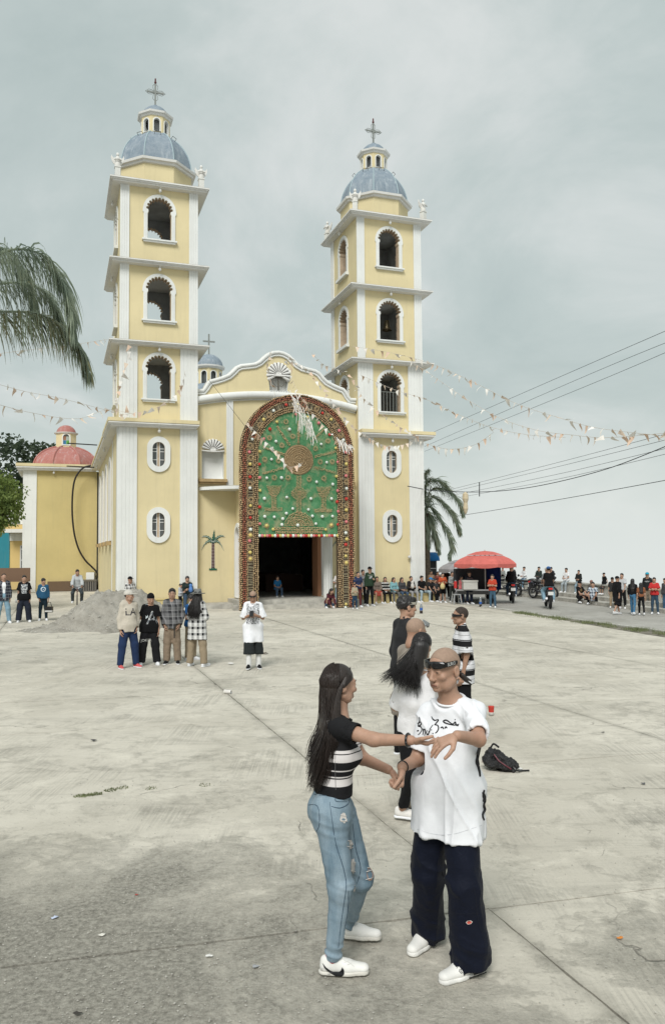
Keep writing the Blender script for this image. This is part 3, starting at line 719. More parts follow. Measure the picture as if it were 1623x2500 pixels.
def shell(P, cx, y, zc, r, n, a0, a1):
    mb = MB(); dl = MB()
    for k in range(n):
        a = R(a0 + (a1 - a0) * (k + 0.5) / n); w = abs(R(a1 - a0)) / n * r * 0.47
        e = (cx + r * 0.93 * math.cos(a), y, zc + r * 0.93 * math.sin(a)); s_ = (cx + 0.06 * math.cos(a), y - 0.02, zc + 0.06 * math.sin(a))
        mb.tube([s_, ((s_[0]+e[0])/2, y - 0.02, (s_[2]+e[2])/2), e, (cx + r * math.cos(a), y + 0.02, zc + r * math.sin(a))], [0.02, w * 0.6, w, w * 0.6], 8)
        b = R(a0 + (a1 - a0) * k / n)
        if k: dl.tube([(cx + 0.14 * math.cos(b), y - 0.045, zc + 0.14 * math.sin(b)), (cx + r * 0.96 * math.cos(b), y - 0.045, zc + r * 0.96 * math.sin(b))], 0.014, 5)
    mb.tube([(cx - 0.11, y - 0.03, zc), (cx + 0.11, y - 0.03, zc)], 0.05, 8)
    mb.tube([(cx - r, y - 0.01, zc - 0.02), (cx - r * .5, y - 0.06, zc - 0.05), (cx, y - 0.07, zc - 0.06), (cx + r * .5, y - 0.06, zc - 0.05), (cx + r, y - 0.01, zc - 0.02)], 0.035, 7)
    P('shell', mb, M_TRIM, auto=60); P('shell_grooves', dl, M_LINE)
FRONT = front()

# ------------------------------------------------------------------ nave, crossing, side chapel
def nave():
    nx0, nx1, y0, y1 = 0.06, 13.5, TD, 18.7
    mb = MB(); wn = []
    for k in range(4):
        yc = 6.2 + k * 3.3; wn.append([(y, z) for y, z in arch_poly(yc, 2.9, 6.2, 0.55, 12)])
    mb.plate([(y0 + 0.001, 0), (y1 - 0.001, 0), (y1 - 0.001, 7.5), (y0 + 0.001, 7.5)], wn, nx0, nx0 + 0.35, 0, 1, 0, 'x', 2)
    mb.box(nx1 - 0.3, nx1, y0 + 0.001, y1, 0, 7.5, 1)
    mb.box(nx0, nx1, y1 - 0.2, y1 + 0.2, 0, 7.5, 1)
    mb.box(nx0 + 0.36, nx1, 0.75, y1, 7.5, 7.7, 1)
    mb.box(TW + 0.001, TW + 0.1, 0.701, y0, 0.0, 7.5, 1); mb.box(TC - 0.1, TC - 0.001, 0.701, y0, 0, 7.5, 1)
    Nv = mb.build('nave', [M_YEL, M_INT, M_WHT], church)
    def P(name, mb, mats, **kw): return mb.build(name, mats, Nv, **kw)
    P('hall_floor', MB().box(TW + 0.12, TC - 0.12, 0.73, 18.4, 0.0, 0.35), M_INT)
    for k in range(4):
        yc = 6.2 + k * 3.3
        P('window_glass', MB().plate(arch_poly(yc, 2.9, 6.2, 0.56, 12), (), nx0 + 0.18, nx0 + 0.2, axis='x'), M_GLASS)
        P('window_surround', MB().plate(arch_poly(yc, 2.9, 6.2, 0.75, 14), [arch_poly(yc, 2.9005, 6.2, 0.56, 14)], nx0 - 0.07, nx0, axis='x'), M_TRIM)
        P('sill', MB().box(nx0 - 0.22, nx0 - 0.002, yc - 0.72, yc + 0.72, 2.70, 2.88), M_OCHRE_SILL)
    P('pilaster', MB().box(nx0 - 0.05, nx0, y0 + 0.5, y0 + 0.85, 0, 7.46), M_WHT)
    mc = MB(); o = 0.43
    mc.box(-o + 0.045, nx0 + 0.3, TD + o + 0.002, y1 - 0.3, 7.50, 7.62); mc.box(-o, nx0 + 0.3, TD + o + 0.002, y1 - 0.3, 7.63, 7.76, 1)
    for yy in (7, 11, 15): stat_lamp(mc, -0.2, yy, 7.5)
    P('cornice', mc, [M_TRIM, M_YEL])
    for z, yy in ((7.9, 9.2), (7.1, 12.6)): P('roof_rod', MB().tube([(-0.45, yy, z), (-1.9, yy - 0.3, z + 0.0)], 0.03, 6), M_DARK)
    # pews and columns deep inside
    for k in range(5):
        P('pew', MB().box(4.3, 6.2, 5 + k * 1.3, 5.06 + k * 1.3, 0.35, 1.2).box(4.3, 6.2, 5.06 + k * 1.3, 5.4 + k * 1.3, 0.75, 0.8), flat((0.06, 0.03, 0.02), 0.6))
        P('pew', MB().box(7.4, 9.3, 5 + k * 1.3, 5.06 + k * 1.3, 0.35, 1.2).box(7.4, 9.3, 5.06 + k * 1.3, 5.4 + k * 1.3, 0.75, 0.8), flat((0.06, 0.03, 0.02), 0.6))
    for xx in (5.9, 7.7): P('inner_column', MB().lathe([(0.25, 0.35), (0.22, 5.5), (0.3, 5.6)], 14, (xx, 9.5)), M_TRIM)
    # crossing dome with its lantern, seen above the front
    cx, cy = 7.66, 22.2
    P('crossing_drum', MB().lathe([(3.3, 7.4), (3.3, 11.74)], 16, (cx, cy)), M_YEL)
    P('crossing_dome', MB().lathe([(3.3 * math.cos(R(a)), 11.74 + 2.5 * math.sin(R(a))) for a in range(0, 75, 6)], 24, (cx, cy)), M_BLUE, auto=40)
    ln = MB()
    for j in range(8):
        aa = j * math.pi / 4 + 0.2; ca, sa = math.cos(aa), math.sin(aa); s8 = 0.86 * math.tan(R(22.5)); tmp = MB()
        tmp.plate([(-s8, 13.74), (s8, 13.74), (s8, 15.29), (-s8, 15.29)], [arch_poly(0, 14.16, 14.84, 0.19, 8)], -0.86, -0.78, 0, 1, 0, 'y', 2)
        k0 = len(ln.M); ln.add([(cx + x * ca - y * sa, cy + x * sa + y * ca, z) for x, y, z in tmp.V], tmp.F); ln.M[k0:] = tmp.M
        tmp = MB(); tmp.plate(arch_poly(0, 14.16, 14.84, 0.25, 8), [arch_poly(0, 14.16, 14.84, 0.195, 8)], -0.885, -0.86)
        P('lantern_arch', MB().add([(cx + x * ca - y * sa, cy + x * sa + y * ca, z) for x, y, z in tmp.V], tmp.F), M_WHT)
    P('crossing_lantern', ln, [M_YEL, M_INT, M_WHT])
    P('lantern_glass', MB().lathe([(0.72, 13.94), (0.72, 15.14)], 8, (cx, cy), 0, 0.2 + R(22.5)), M_GLASS)
    P('lantern_cornice', MB().lathe([(0.92, 15.22), (1.0, 15.26), (1.12, 15.34), (1.14, 15.44), (0.7, 15.49)], 16, (cx, cy)), M_TRIM, auto=40)
    P('lantern_dome', MB().lathe([(0.98 * math.cos(R(a)) + 0.02, 15.44 + 0.92 * math.sin(R(a))) for a in range(0, 91, 9)] + [(0.001, 16.49)], 18, (cx, cy)), M_BLUE, auto=40)
    c = MB(); c.box(cx - 0.05, cx + 0.05, cy - 0.05, cy + 0.05, 16.34, 17.84); c.box(cx - 0.42, cx + 0.42, cy - 0.045, cy + 0.045, 17.26, 17.36); P('cross', c, M_METAL)
nave()
def chapel():
    x0, x1, y0, y1, zt = -4.32, 0.05, 18.9, 23.5, 7.5
    mb = MB(); mb.box(x0, x1, y0, y1, 0, zt)
    Cp = mb.build('side_chapel', M_YEL2, church)
    def P(name, mb, mats, **kw): return mb.build(name, mats, Cp, **kw)
    P('pilaster', MB().box(x0 - 0.02, x0 + 0.73, y0 - 0.06, y0 - 0.001, 0, zt), M_WHT)
    P('pilaster', MB().box(x0 - 0.06, x0 - 0.021, y0 - 0.06, y0 + 0.7, 0, zt), M_WHT)
    mc = MB(); moulded(mc, x0 - 0.45, x1 - 0.1, y0 - 0.42, y1 + 0.4, 7.48, 7.68); mc.box(x0 - 0.47, x1 - 0.1, y0 - 0.44, y1 + 0.4, 7.70, 7.88, 2); stat_lamp(mc, -2.6, y0 - 0.2, 7.48)
    P('cornice', mc, [M_TRIM, M_MOSS, M_YEL])
    C = (-1.88, 21.2)
    prof = [(2.12 * math.cos(R(a)), 7.88 + 1.42 * math.sin(R(a))) for a in range(0, 78, 6)]
    P('dome', MB().lathe(prof, 8, C, 0, R(22.5)), M_RED)
    for j in range(8):
        aa = R(22.5) + j * math.pi / 4; P('dome_rib', MB().tube([(C[0] + r * math.cos(aa), C[1] + r * math.sin(aa), z + 0.01) for r, z in prof], 0.07, 6), M_RED)
    ln = MB(); rl = 0.62
    for j in range(8):
        aa = j * math.pi / 4; ca, sa = math.cos(aa), math.sin(aa); s8 = rl * math.tan(R(22.5)); tmp = MB()
        tmp.plate([(-s8, 9.1), (s8, 9.1), (s8, 10.2), (-s8, 10.2)], [arch_poly(0, 9.38, 9.85, 0.19, 8)] if j % 2 == 0 else [], -rl, -rl + 0.06)
        ln.add([(C[0] + x * ca - y * sa, C[1] + x * sa + y * ca, z) for x, y, z in tmp.V], tmp.F)
    P('lantern', ln, M_YEL)
    P('lantern_surround', MB().plate(arch_poly(C[0], 9.32, 9.85, 0.27, 10), [arch_poly(C[0], 9.38, 9.85, 0.2, 10)], C[1] - rl - 0.03, C[1] - rl), M_WHT)
    cols = ((0.30, 0.15, 0.09), (0.36, 0.42, 0.38), (0.04, 0.17, 0.32), (0.12, 0.34, 0.07))
    for k in range(4):
        xa = C[0] - 0.19 + (k % 2) * 0.19; za = 9.66 - (k // 2) * 0.26
        P('stained_pane', MB().box(xa + 0.006, xa + 0.184, C[1] - rl + 0.02, C[1] - rl + 0.035, za, za + 0.25), flat(cols[k], 0.3))
    P('pane_top', MB().plate(arch_pts(C[0], 9.93, 0.19, 10, 0, 180), (), C[1] - rl + 0.02, C[1] - rl + 0.035), M_GLASS)
    P('lantern_cornice', MB().lathe([(0.62, 10.08), (0.74, 10.14), (0.76, 10.2), (0.5, 10.24)], 20, C), M_TRIM, auto=40)
    P('lantern_dome', MB().lathe([(0.60 * math.cos(R(a)) + 0.01, 10.2 + 0.52 * math.sin(R(a))) for a in range(0, 91, 9)], 20, C), M_RED, auto=40)
    # low ledge bench and drain box at the foot of the wall
    for k in range(2): P('ledge_panel', MB().box(-2.9 + k * 1.52, -1.42 + k * 1.52, y0 - 0.25, y0 - 0.002, 0.02, 0.62), flat((0.14, 0.095, 0.06), 0.8))
chapel()
# black water hose hanging from the roof to the ground
hp = []
for x, y in ((872, 603), (800, 618), (745, 665), (705, 740), (686, 850), (680, 1000), (686, 1130), (705, 1270), (745, 1400), (805, 1500), (865, 1560), (910, 1610), (945, 1690)):
    hp.append(ch(*([fac(x * 400 / 1545, 980 + y * 400 / 1545, 18.2)[0]]), 18.2, fac(x * 400 / 1545, 980 + y * 400 / 1545, 18.2)[1]) if False else (lambda q: ch(q[0], 18.2, q[1]))(fac(x * 400 / 1545, 980 + y * 400 / 1545, 18.2)))
def smooth_path(pts, n=6):
    pts = [Vector(p) for p in pts]; out = []
    for i in range(len(pts) - 1):
        p0, p1, p2, p3 = pts[max(0, i-1)], pts[i], pts[i+1], pts[min(len(pts)-1, i+2)]
        for k in range(n):
            t = k / n; out.append(0.5 * ((2*p1) + (p2-p0)*t + (2*p0-5*p1+4*p2-p3)*t*t + (-p0+3*p1-3*p2+p3)*t*t*t))
    out.append(pts[-1]); return out
tag(MB().tube(smooth_path(hp), 0.055, 8).build('hose', flat((0.02, 0.017, 0.016), 0.5), smooth=True), 'long black plastic hose bowing down the yellow chapel wall', 'hose')
tag(MB().tube([ch(0.02, 18.5, 7.4), ch(0.02, 18.5, 0.0)], 0.05, 8).build('drain_pipe', flat((0.03, 0.03, 0.03), 0.6)), 'thin black drain pipe in the corner of chapel and nave', 'pipe')
# angels on the tower cornices
def angel(a, b, z, rz, label):
    t = thing('angel_statue', label, 'statue', ch(a, b, z), PHI + rz, 'angels on the tower cornices')
    MB().box(-0.11, 0.11, -0.11, 0.11, 0, 0.42).box(-0.13, 0.13, -0.13, 0.13, 0.42, 0.47).build('pedestal', M_WHT, t)
    MB().lathe([(0.13, 0.47), (0.12, 0.6), (0.085, 0.72), (0.1, 0.84), (0.06, 0.90), (0.03, 0.92)], 12).tube([(-0.1, -0.03, 0.82), (-0.13, -0.12, 0.72), (0, -0.15, 0.74)], 0.03, 6).tube([(0.1, -0.03, 0.82), (0.13, -0.12, 0.72), (0, -0.15, 0.74)], 0.03, 6).build('body', M_TRIM, t, auto=60)
    MB().lathe([(0.001, 0.90), (0.05, 0.93), (0.068, 0.99), (0.05, 1.05), (0.001, 1.08)], 12).build('head', M_TRIM, t, auto=60)
    for s in (-1, 1):
        MB().plate([(s * 0.05, 0.66), (s * 0.14, 0.60), (s * 0.22, 0.70), (s * 0.27, 0.86), (s * 0.25, 1.0), (s * 0.20, 0.9), (s * 0.13, 0.86), (s * 0.06, 0.86)][::s], (), 0.05, 0.09).build('wing', M_TRIM, t)
for (a, b, l, rz) in ((0.0 - 0.12, -0.15, 'angel at the left corner of the left tower', 0), (TW + 0.12, -0.15, 'angel at the right corner of the left tower', 0),
                      (TC - 0.1, -0.15, 'angel at the near corner of the right tower', -0.5), (TC + TW + 0.1, -0.15, 'angel at the far right corner of the right tower', 0.5), (TC - 0.15, TD + 0.15, 'angel at the rear left corner of the right tower', -1.2)):
    angel(a, b, 17.76, rz, 'small white winged ' + l)
# ------------------------------------------------------------------ festive arch of seeds and flowers in front of the door
AB = -2.45
def zpt(x, y): return fac(540 + x * 360 / 1530, 940 + y * 360 / 1530, AB)       # from the photograph's arch detail to (a, z) on the arch plane
def bead_mat(name, cols, scale=26):
    q = NM(name, 0.85, 0.2); v = q.co('Object'); n_ = q.noise(v, scale, 3, 0.7)
    q.col(q.ramp(n_, [(0.28 + 0.44 * i / max(1, len(cols) - 1), c) for i, c in enumerate(cols)])); q.bump(q.noise(v, 70, 3), 0.4, 0.01); return q.m
M_SEED = bead_mat('tan_seed_pods', [(0.20, 0.13, 0.075), (0.50, 0.36, 0.20), (0.66, 0.52, 0.33)])
M_SEEDR = bead_mat('red_brown_pods', [(0.14, 0.055, 0.04), (0.42, 0.15, 0.095), (0.56, 0.36, 0.22)])
M_REED = bead_mat('dry_reed', [(0.13, 0.115, 0.075), (0.30, 0.265, 0.18), (0.42, 0.37, 0.25)], 18)
def weave_mat():
    q = NM('green_dyed_matting', 0.95, 0.1); v = q.co('Object'); o = q.sep(v)
    big = q.noise(v, 2.6, 10, 0.8, 0.5)
    c = q.mix(q.ramp(big, [(0.36, 0.0), (0.66, 1.0)]), (0.05, 0.20, 0.085), (0.15, 0.34, 0.18)); c = q.mix(q.ramp(q.noise(v, 3.4, 7, 0.7), [(0.50, 0.0), (0.66, 0.75)]), c, (0.40, 0.36, 0.22))
    wv = q.math('MULTIPLY', q.math('SINE', q.math('MULTIPLY', o[0], 190.0)), q.math('SINE', q.math('MULTIPLY', o[2], 190.0)))
    c = q.mix(q.ramp(wv, [(0.0, 0.35), (0.5, 0.0)]), c, (0.03, 0.10, 0.045)); q.col(c); q.bump(wv, 0.4, 0.01); return q.m
_bead = None
def bead_chain(mb, pts, r, rs, m=0, step=1.95):
    """chain of little knobbly pods along a polyline of (x, y, z)"""
    pts = [Vector(p) for p in pts]; L = [0.0]
    for i in range(1, len(pts)): L.append(L[-1] + (pts[i] - pts[i-1]).length)
    n_ = max(2, int(L[-1] / (r * step))); k = 0
    for i in range(n_):
        s = L[-1] * (i + 0.5) / n_
        while k < len(L) - 2 and L[k+1] < s: k += 1
        t = (s - L[k]) / max(1e-6, L[k+1] - L[k]); p = pts[k].lerp(pts[k+1], t); d = (pts[k+1] - pts[k]).normalized()
        n1 = Vector((0, -1, 0)); n2 = d.cross(n1)
        p = p + n2 * rs.gauss(0, r * 0.28) + n1 * rs.uniform(-.1, .25) * r; d = (d + n2 * rs.gauss(0, .6)).normalized(); n2 = d.cross(n1)
        a = r * rs.uniform(.7, 1.1); b = r * rs.uniform(.65, 1.25)
        V = [p + d * a, p - d * a, p + n2 * b, p - n2 * b, p + n1 * b * 1.1, p - n1 * b * 0.4]
        mb.add(V, [(0, 2, 4), (2, 1, 4), (1, 3, 4), (3, 0, 4), (2, 0, 5), (1, 2, 5), (3, 1, 5), (0, 3, 5)], m)
def build_arch():
    rs = random.Random(12)
    root = thing('festive_arch', 'tall arch of dried pods with green panel and flower balls at the church door', 'arch', (CHX, CHY, 0), PHI)
    cx, zs = 6.885, 6.32; ro, ri = 2.39, 1.665; zb = 2.92
    def P(name, mb, mats, **kw): return mb.build(name, mats, root, **kw)
    # carrying frame and backing
    outer = [(cx - ro, 0), (cx - ri, 0), (cx - ri, zb)] + [(cx + ri, zb), (cx + ri, 0), (cx + ro, 0), (cx + ro, zs)] + arch_pts(cx, zs, ro, 36, 0, 180)[1:]
    P('backing_frame', MB().plate(outer, (), AB + 0.06, AB + 0.20), flat((0.14, 0.10, 0.06), 0.9))
    pan = [(cx - ri, zb), (cx + ri, zb), (cx + ri, zs)] + arch_pts(cx, zs, ri, 30, 0, 180)[1:]
    P('green_panel', MB().plate(pan, (), AB, AB + 0.058), weave_mat())
    bandp = [(cx - ro, 0), (cx - ri, 0), (cx - ri, zs)] + arch_pts(cx, zs, ri, 30, 180, 0)[1:] + [(cx + ri, 0), (cx + ro, 0), (cx + ro, zs)] + arch_pts(cx, zs, ro, 36, 0, 180)[1:]
    P('border_backing', MB().plate(bandp, (), AB - 0.02, AB + 0.05), flat((0.055, 0.04, 0.028), 0.95))
    def rail(r, m=40):
        return [(cx - r, AB, 0.02), (cx - r, AB, zs)] + [(x, AB, z) for x, z in arch_pts(cx, zs, r, m, 180, 0)[1:]] + [(cx + r, AB, 0.02)]
    rails = [(ro - 0.03, M_SEED, .043), (ro - .115, M_SEEDR, .040), (ro - .20, M_SEEDR, .040), (ro - .275, M_SEED, .032), (ri + .20, M_SEED, .034), (ri + .115, M_SEED, .040), (ri + .03, M_SEED, .040)]
    for r, m_, br in rails:
        mb = MB(); bead_chain(mb, [(x, AB - .05, z) for x, y, z in rail(r)], br, rs); P('pod_row', mb, m_)['kind'] = 'stuff'
    # bundled reeds laid across the middle of the border
    mb = MB(); rm0, rm1 = ri + .20, ro - .25
    Ltot = 2 * zs + math.pi * (ri + ro) / 2; n_ = 300
    for i in range(n_):
        s = Ltot * (i + rs.random()) / n_; tw = rs.uniform(-.02, .02)
        if s < zs: a = [(cx - rm1, s), (cx - rm0, s + tw * 2)]
        elif s > Ltot - zs: a = [(cx + rm1, Ltot - s), (cx + rm0, Ltot - s + tw * 2)]
        else:
            th = math.pi - (s - zs) / ((ri + ro) / 2); a = [(cx + rm1 * math.cos(th), zs + rm1 * math.sin(th)), (cx + rm0 * math.cos(th + tw), zs + rm0 * math.sin(th + tw))]
        mb.tube([(a[0][0], AB - .03, a[0][1]), (a[1][0], AB - .03, a[1][1])], 0.013, 4)
    tag(P('reed_ties', mb, M_REED), kind='stuff')
    # rows hanging on the sides of the legs seen edge-on
    for sgn in (-1, 1):
        for k in range(2):
            mb = MB(); xx = cx + sgn * (ro + .012); bead_chain(mb, [(xx, AB + .02 + k * .08, .02), (xx, AB + .02 + k * .08, zs)], .04, rs); P('pod_row', mb, M_SEED)['kind'] = 'stuff'
    # motifs on the panel
    def fillchain(name, lines, r, m_): 
        mb = MB()
        for l in lines: bead_chain(mb, [(a, AB - .035, z) for a, z in [zpt(*p) for p in l]], r, rs)
        P(name, mb, m_)['kind'] = 'stuff'
    # monstrance disc: concentric rings
    c0 = (cx + .02, zpt(800, 775)[1])
    for k in range(7):
        r = .07 + k * .082; mb = MB(); bead_chain(mb, [(c0[0] + r * math.cos(a), AB - .04 - .01 * (7 - k) * .3, c0[1] + r * math.sin(a)) for a in np.linspace(0, 2 * math.pi, 28)], .031, rs); P('disc_ring', mb, M_SEED)['kind'] = 'stuff'
    P('disc_backing', MB().plate([(c0[0] + .62 * math.cos(a), c0[1] + .62 * math.sin(a)) for a in np.linspace(0, 2 * math.pi, 33)[:-1]], (), AB - .02, AB - .002), flat((0.24, 0.175, 0.10), 0.95))
    for (x0, y0, x1, y1) in ((800, 610, 798, 370), (710, 630, 575, 425), (655, 725, 430, 640), (640, 860, 425, 920), (925, 590, 1065, 460), (965, 745, 1190, 690), (965, 850, 1180, 910)):
        d = Vector((x1 - x0, y1 - y0)).normalized(); nn = Vector((-d.y, d.x)) * 8
        fillchain('ray', [[(x0 + nn.x, y0 + nn.y), (x1 + nn.x * .5, y1 + nn.y * .5)], [(x0 - nn.x, y0 - nn.y), (x1 - nn.x * .5, y1 - nn.y * .5)]], .032, M_SEED)
    rows = []
    for y in range(945, 1330, 13):
        w = 30 if y < 1060 else (30 + 54 * math.sin(math.pi * (y - 1060) / 130) if y < 1190 else 30); rows.append([(803 - w, y), (803 + w, y)])
    fillchain('stem', rows, .026, M_SEED)
    for k in range(8):
        r = 18 + k * 18; fillchain('foot_ring', [[(803 + r * math.cos(a), 1466 - r * 1.02 * math.sin(a)) for a in np.linspace(.02, math.pi - .02, 18)]], .034, M_SEED)
    for y in (1482, 1500, 1520, 1535): fillchain('foot_row', [[(545 if y < 1510 else 560, y), (1065 if y < 1510 else 1045, y)]], .036, M_SEED)
    for cxp, yo in ((545, 0), (1060, 12)):
        rows = []
        for y in range(1050, 1120, 12): w = 78 - (y - 1050) * .35; rows.append([(cxp - w, y + yo), (cxp + w, y + yo)])
        for y in range(1120, 1150, 12): w = 55 - (y - 1120) * .8; rows.append([(cxp - w, y + yo), (cxp + w, y + yo)])
        for y in range(1150, 1275, 12): rows.append([(cxp - 28, y + yo), (cxp + 28, y + yo)])
        for y in (1278, 1292, 1303): rows.append([(cxp - 98, y + yo), (cxp + 88, y + yo)])
        fillchain('chalice', rows, .026, M_SEED)
    # flower balls
    cols = {'w': flat((0.66, 0.70, 0.66), 0.8), 'r': flat((0.47, 0.045, 0.035), 0.7), 'p': flat((0.60, 0.19, 0.20), 0.7), 'y': flat((0.60, 0.49, 0.17), 0.7)}
    bm = {}
    for k, m_ in cols.items():
        mb = MB(); V = []; n1 = 10
        prof = [(0.001, -.062), (.028, -.058), (.05, -.04), (.062, -.008), (.058, .02), (.04, .045)]
        mb.lathe([(r * (1 + .06 * (i % 2)), z) for i, (r, z) in enumerate(prof)], n1); mb.V = [(x, z, y) for x, y, z in mb.V]; mb.F = [f[::-1] for f in mb.F]; bm[k] = mb.me('flower_ball', m_, True)
    def ball(x, y, k, s=1.0, raw=False):
        a, z = (x, y) if raw else zpt(x, y); o = obj('flower_ball', bm[k], root); o.location = (a, AB - .045, z); o.scale = (s * rs.uniform(.9, 1.1),) * 3; o.rotation_euler = (0, rs.uniform(0, 3), 0)
    for x, y, k in ((705,460,'w'),(565,585,'w'),(518,772,'w'),(470,965,'w'),(622,963,'w'),(445,1178,'w'),(676,1165,'w'),(738,1283,'w'),(672,1332,'w'),(448,1365,'w'),(547,1370,'w'),(635,1388,'w'),(626,1450,'w'),(790,1455,'w'),(900,1293,'w'),(942,1360,'w'),(1045,1365,'w'),(1150,1362,'w'),(978,1440,'w'),(926,1180,'w'),(1140,1180,'w'),(985,1006,'w'),(1153,1030,'w'),(1090,803,'w'),(1033,614,'w'),
                    (575,383,'y'),(502,458,'r'),(440,558,'p'),(398,690,'y'),(395,822,'r'),(396,962,'p'),(400,1095,'y'),(396,1266,'r'),(398,1440,'p'),(772,305,'r'),(892,335,'y'),(1008,395,'p'),(1120,515,'r'),(1184,655,'y'),(1203,800,'p'),(1190,948,'y'),(1203,1098,'p'),(1198,1212,'r'),(1208,1312,'p'),(1205,1448,'r'),(535,1497,'y'),(1080,1500,'y')): ball(x, y, k)
    for x, y, k in ((540,268,'w'),(670,207,'r'),(790,200,'y'),(1047,292,'r'),(1137,358,'y'),(1220,475,'p'),(1263,573,'w'),(1290,700,'r'),(1293,820,'y'),(1290,943,'p'),(1296,1075,'w'),(1294,1182,'r'),(1293,1297,'y'),(1293,1420,'p'),(1288,1535,'w'),(1297,1600,'y'),(1287,1657,'r'),(1288,1775,'y'),(1290,2275,'y'),(1285,2310,'w'),
                    (437,358,'y'),(320,563,'w'),(290,697,'p'),(297,822,'y'),(297,955,'r'),(296,1070,'w'),(301,1253,'y'),(300,1378,'r'),(302,1500,'w'),(292,1618,'p'),(297,1737,'y')): ball(x, y, k, 1.05)
    seq = 'wpyprywrywpyrwpywprywpryrwyprwy'
    for i in range(31): ball(395 + i * 26.8, 1564, seq[i], 1.0)
    # rosettes: rings of pods with petals
    me_c = {}
    for nm, m_ in (('a', M_SEED), ('b', M_SEEDR)):
        mb = MB(); bead_chain(mb, [(.085 * math.cos(a), 0, .085 * math.sin(a)) for a in np.linspace(0, 2 * math.pi, 14)], .030, rs)
        for a in np.linspace(0, 2 * math.pi, 15)[:-1]: mb.tube([(.09 * math.cos(a), -.005, .09 * math.sin(a)), (.15 * math.cos(a + .12), -.03, .15 * math.sin(a + .12))], [.014, .003], 4)
        mb.lathe([(.001, 0), (.035, .005)], 8); me_c[nm] = mb.me('rosette', m_)
    def rosette(x, y, s=1.0, k='a'):
        a, z = zpt(x, y); o = obj('rosette', me_c[k], root); o.location = (a, AB - .04, z); o.scale = (s,) * 3; o.rotation_euler = (0, rs.uniform(0, 3), 0)
    for x, y in ((668,380),(905,420),(738,533),(497,548),(625,625),(975,660),(1102,580),(447,770),(590,785),(1022,797),(1147,795),(547,960),(690,962),(908,978),(1060,968),(468,1460),(1138,1455)): rosette(x, y, .85)
    for x, y, k in ((495,310,'a'),(400,415,'a'),(335,520,'b'),(300,630,'a'),(305,755,'a'),(300,888,'a'),(295,1030,'a'),(305,1190,'a'),(300,1320,'a'),(295,1440,'a'),(300,1560,'a'),(297,1675,'a'),(300,1805,'a'),(845,205,'b'),(985,250,'a'),(1088,320,'a'),(1180,418,'a'),(1238,520,'a'),(1300,770,'a'),(1298,888,'a'),(1297,1005,'a'),(1300,1245,'a'),(1290,1365,'a'),(1294,1478,'a'),(1293,1715,'a'),(1294,1845,'a')): rosette(x, y, .95, k)
    ball(300, 1560, 'y', 1.2); ball(300, 1805, 'y', 1.2); ball(1294, 1845, 'y', 1.2); ball(468, 1460, 'y', 1.2); ball(1138, 1455, 'y', 1.1)
    return root
build_arch()
# ------------------------------------------------------------------ trees and palms
def leaf_mat(name, c, c2):
    q = NM(name, 0.6, 0.3); v = q.co('Object'); q.col(q.mix(q.ramp(q.noise(v, 2.2, 5), [(0.3, 0.0), (0.7, 1.0)]), c, c2))
    tr = q.n('ShaderNodeBsdfTranslucent'); mx = q.n('ShaderNodeMixShader'); mx.inputs[0].default_value = 0.5; q.l(q.b.inputs['Base Color'].links[0].from_socket, tr.inputs['Color']); out = q.t.nodes['Material Output']; q.l(q.b.outputs[0], mx.inputs[1]); q.l(tr.outputs[0], mx.inputs[2]); q.l(mx.outputs[0], out.inputs['Surface']); return q.m
M_LEAFD = leaf_mat('dark_foliage', (0.035, 0.055, 0.035), (0.085, 0.115, 0.065)); M_LEAFL = leaf_mat('light_foliage', (0.11, 0.17, 0.045), (0.30, 0.37, 0.12))
M_PALM = leaf_mat('hazed_palm_green', (0.23, 0.29, 0.23), (0.43, 0.48, 0.36)); M_PALMY = leaf_mat('palm_tip', (0.17, 0.18, 0.10), (0.32, 0.30, 0.18)); M_BARK = paint('bark', (0.10, 0.08, 0.06), 0.95, 0.3, 8, 0.5)  # palm greens paled, with the haze over the fronds put into them
def leafy_tree(name, label, base, blobs, lsize, count, mat, trunk, seed, droop=0.0):
    rs = np.random.RandomState(seed); root = thing(name, label, 'tree', base)
    B = np.array(base)
    V = []; 
    tot = sum(b[3] ** 2 for b in blobs)
    for bx, by, bz, br in blobs:
        n_ = int(count * br ** 2 / tot)
        d = rs.normal(size=(n_, 3)); d /= np.linalg.norm(d, axis=1)[:, None]; rad = br * rs.uniform(.35, 1.0, n_) ** .45
        clump = fbm(d * 2.7 + bx * 3.1 + seed, 3); rad = rad * (1 + .55 * clump); P = d * rad[:, None] * np.array([1, 1, .85]) + np.array([bx, by, bz])
        keep = fbm(P * 1.6 + seed, 2) > -.16; P = P[keep]; V.append(P)
    P = np.concatenate(V); n_ = len(P); a = rs.normal(size=(n_, 3)); a[:, 2] -= droop; a /= np.linalg.norm(a, axis=1)[:, None]; b = np.cross(a, rs.normal(size=(n_, 3))); b /= np.linalg.norm(b, axis=1)[:, None]
    L = lsize * rs.uniform(.6, 1.3, n_)[:, None]; VV = np.stack([P, P + a * L * .5 + b * L * .28, P + a * L, P + a * L * .5 - b * L * .28], 1).reshape(-1, 3)
    obj('crown', mesh('crown', VV, np.arange(4 * n_).reshape(-1, 4), mat), root)
    mb = MB(); mb.tube([(0, 0, 0), (.05, .02, trunk * .5), (0, 0, trunk)], [.28, .2, .13], 9)
    r2 = random.Random(seed)
    for bx, by, bz, br in blobs: mb.tube([(0, 0, trunk * .8), (bx * .5, by * .5, (trunk * .8 + bz) / 2), (bx, by, bz)], [.1, .07, .02], 6)
    mb.build('trunk', M_BARK, root); return root
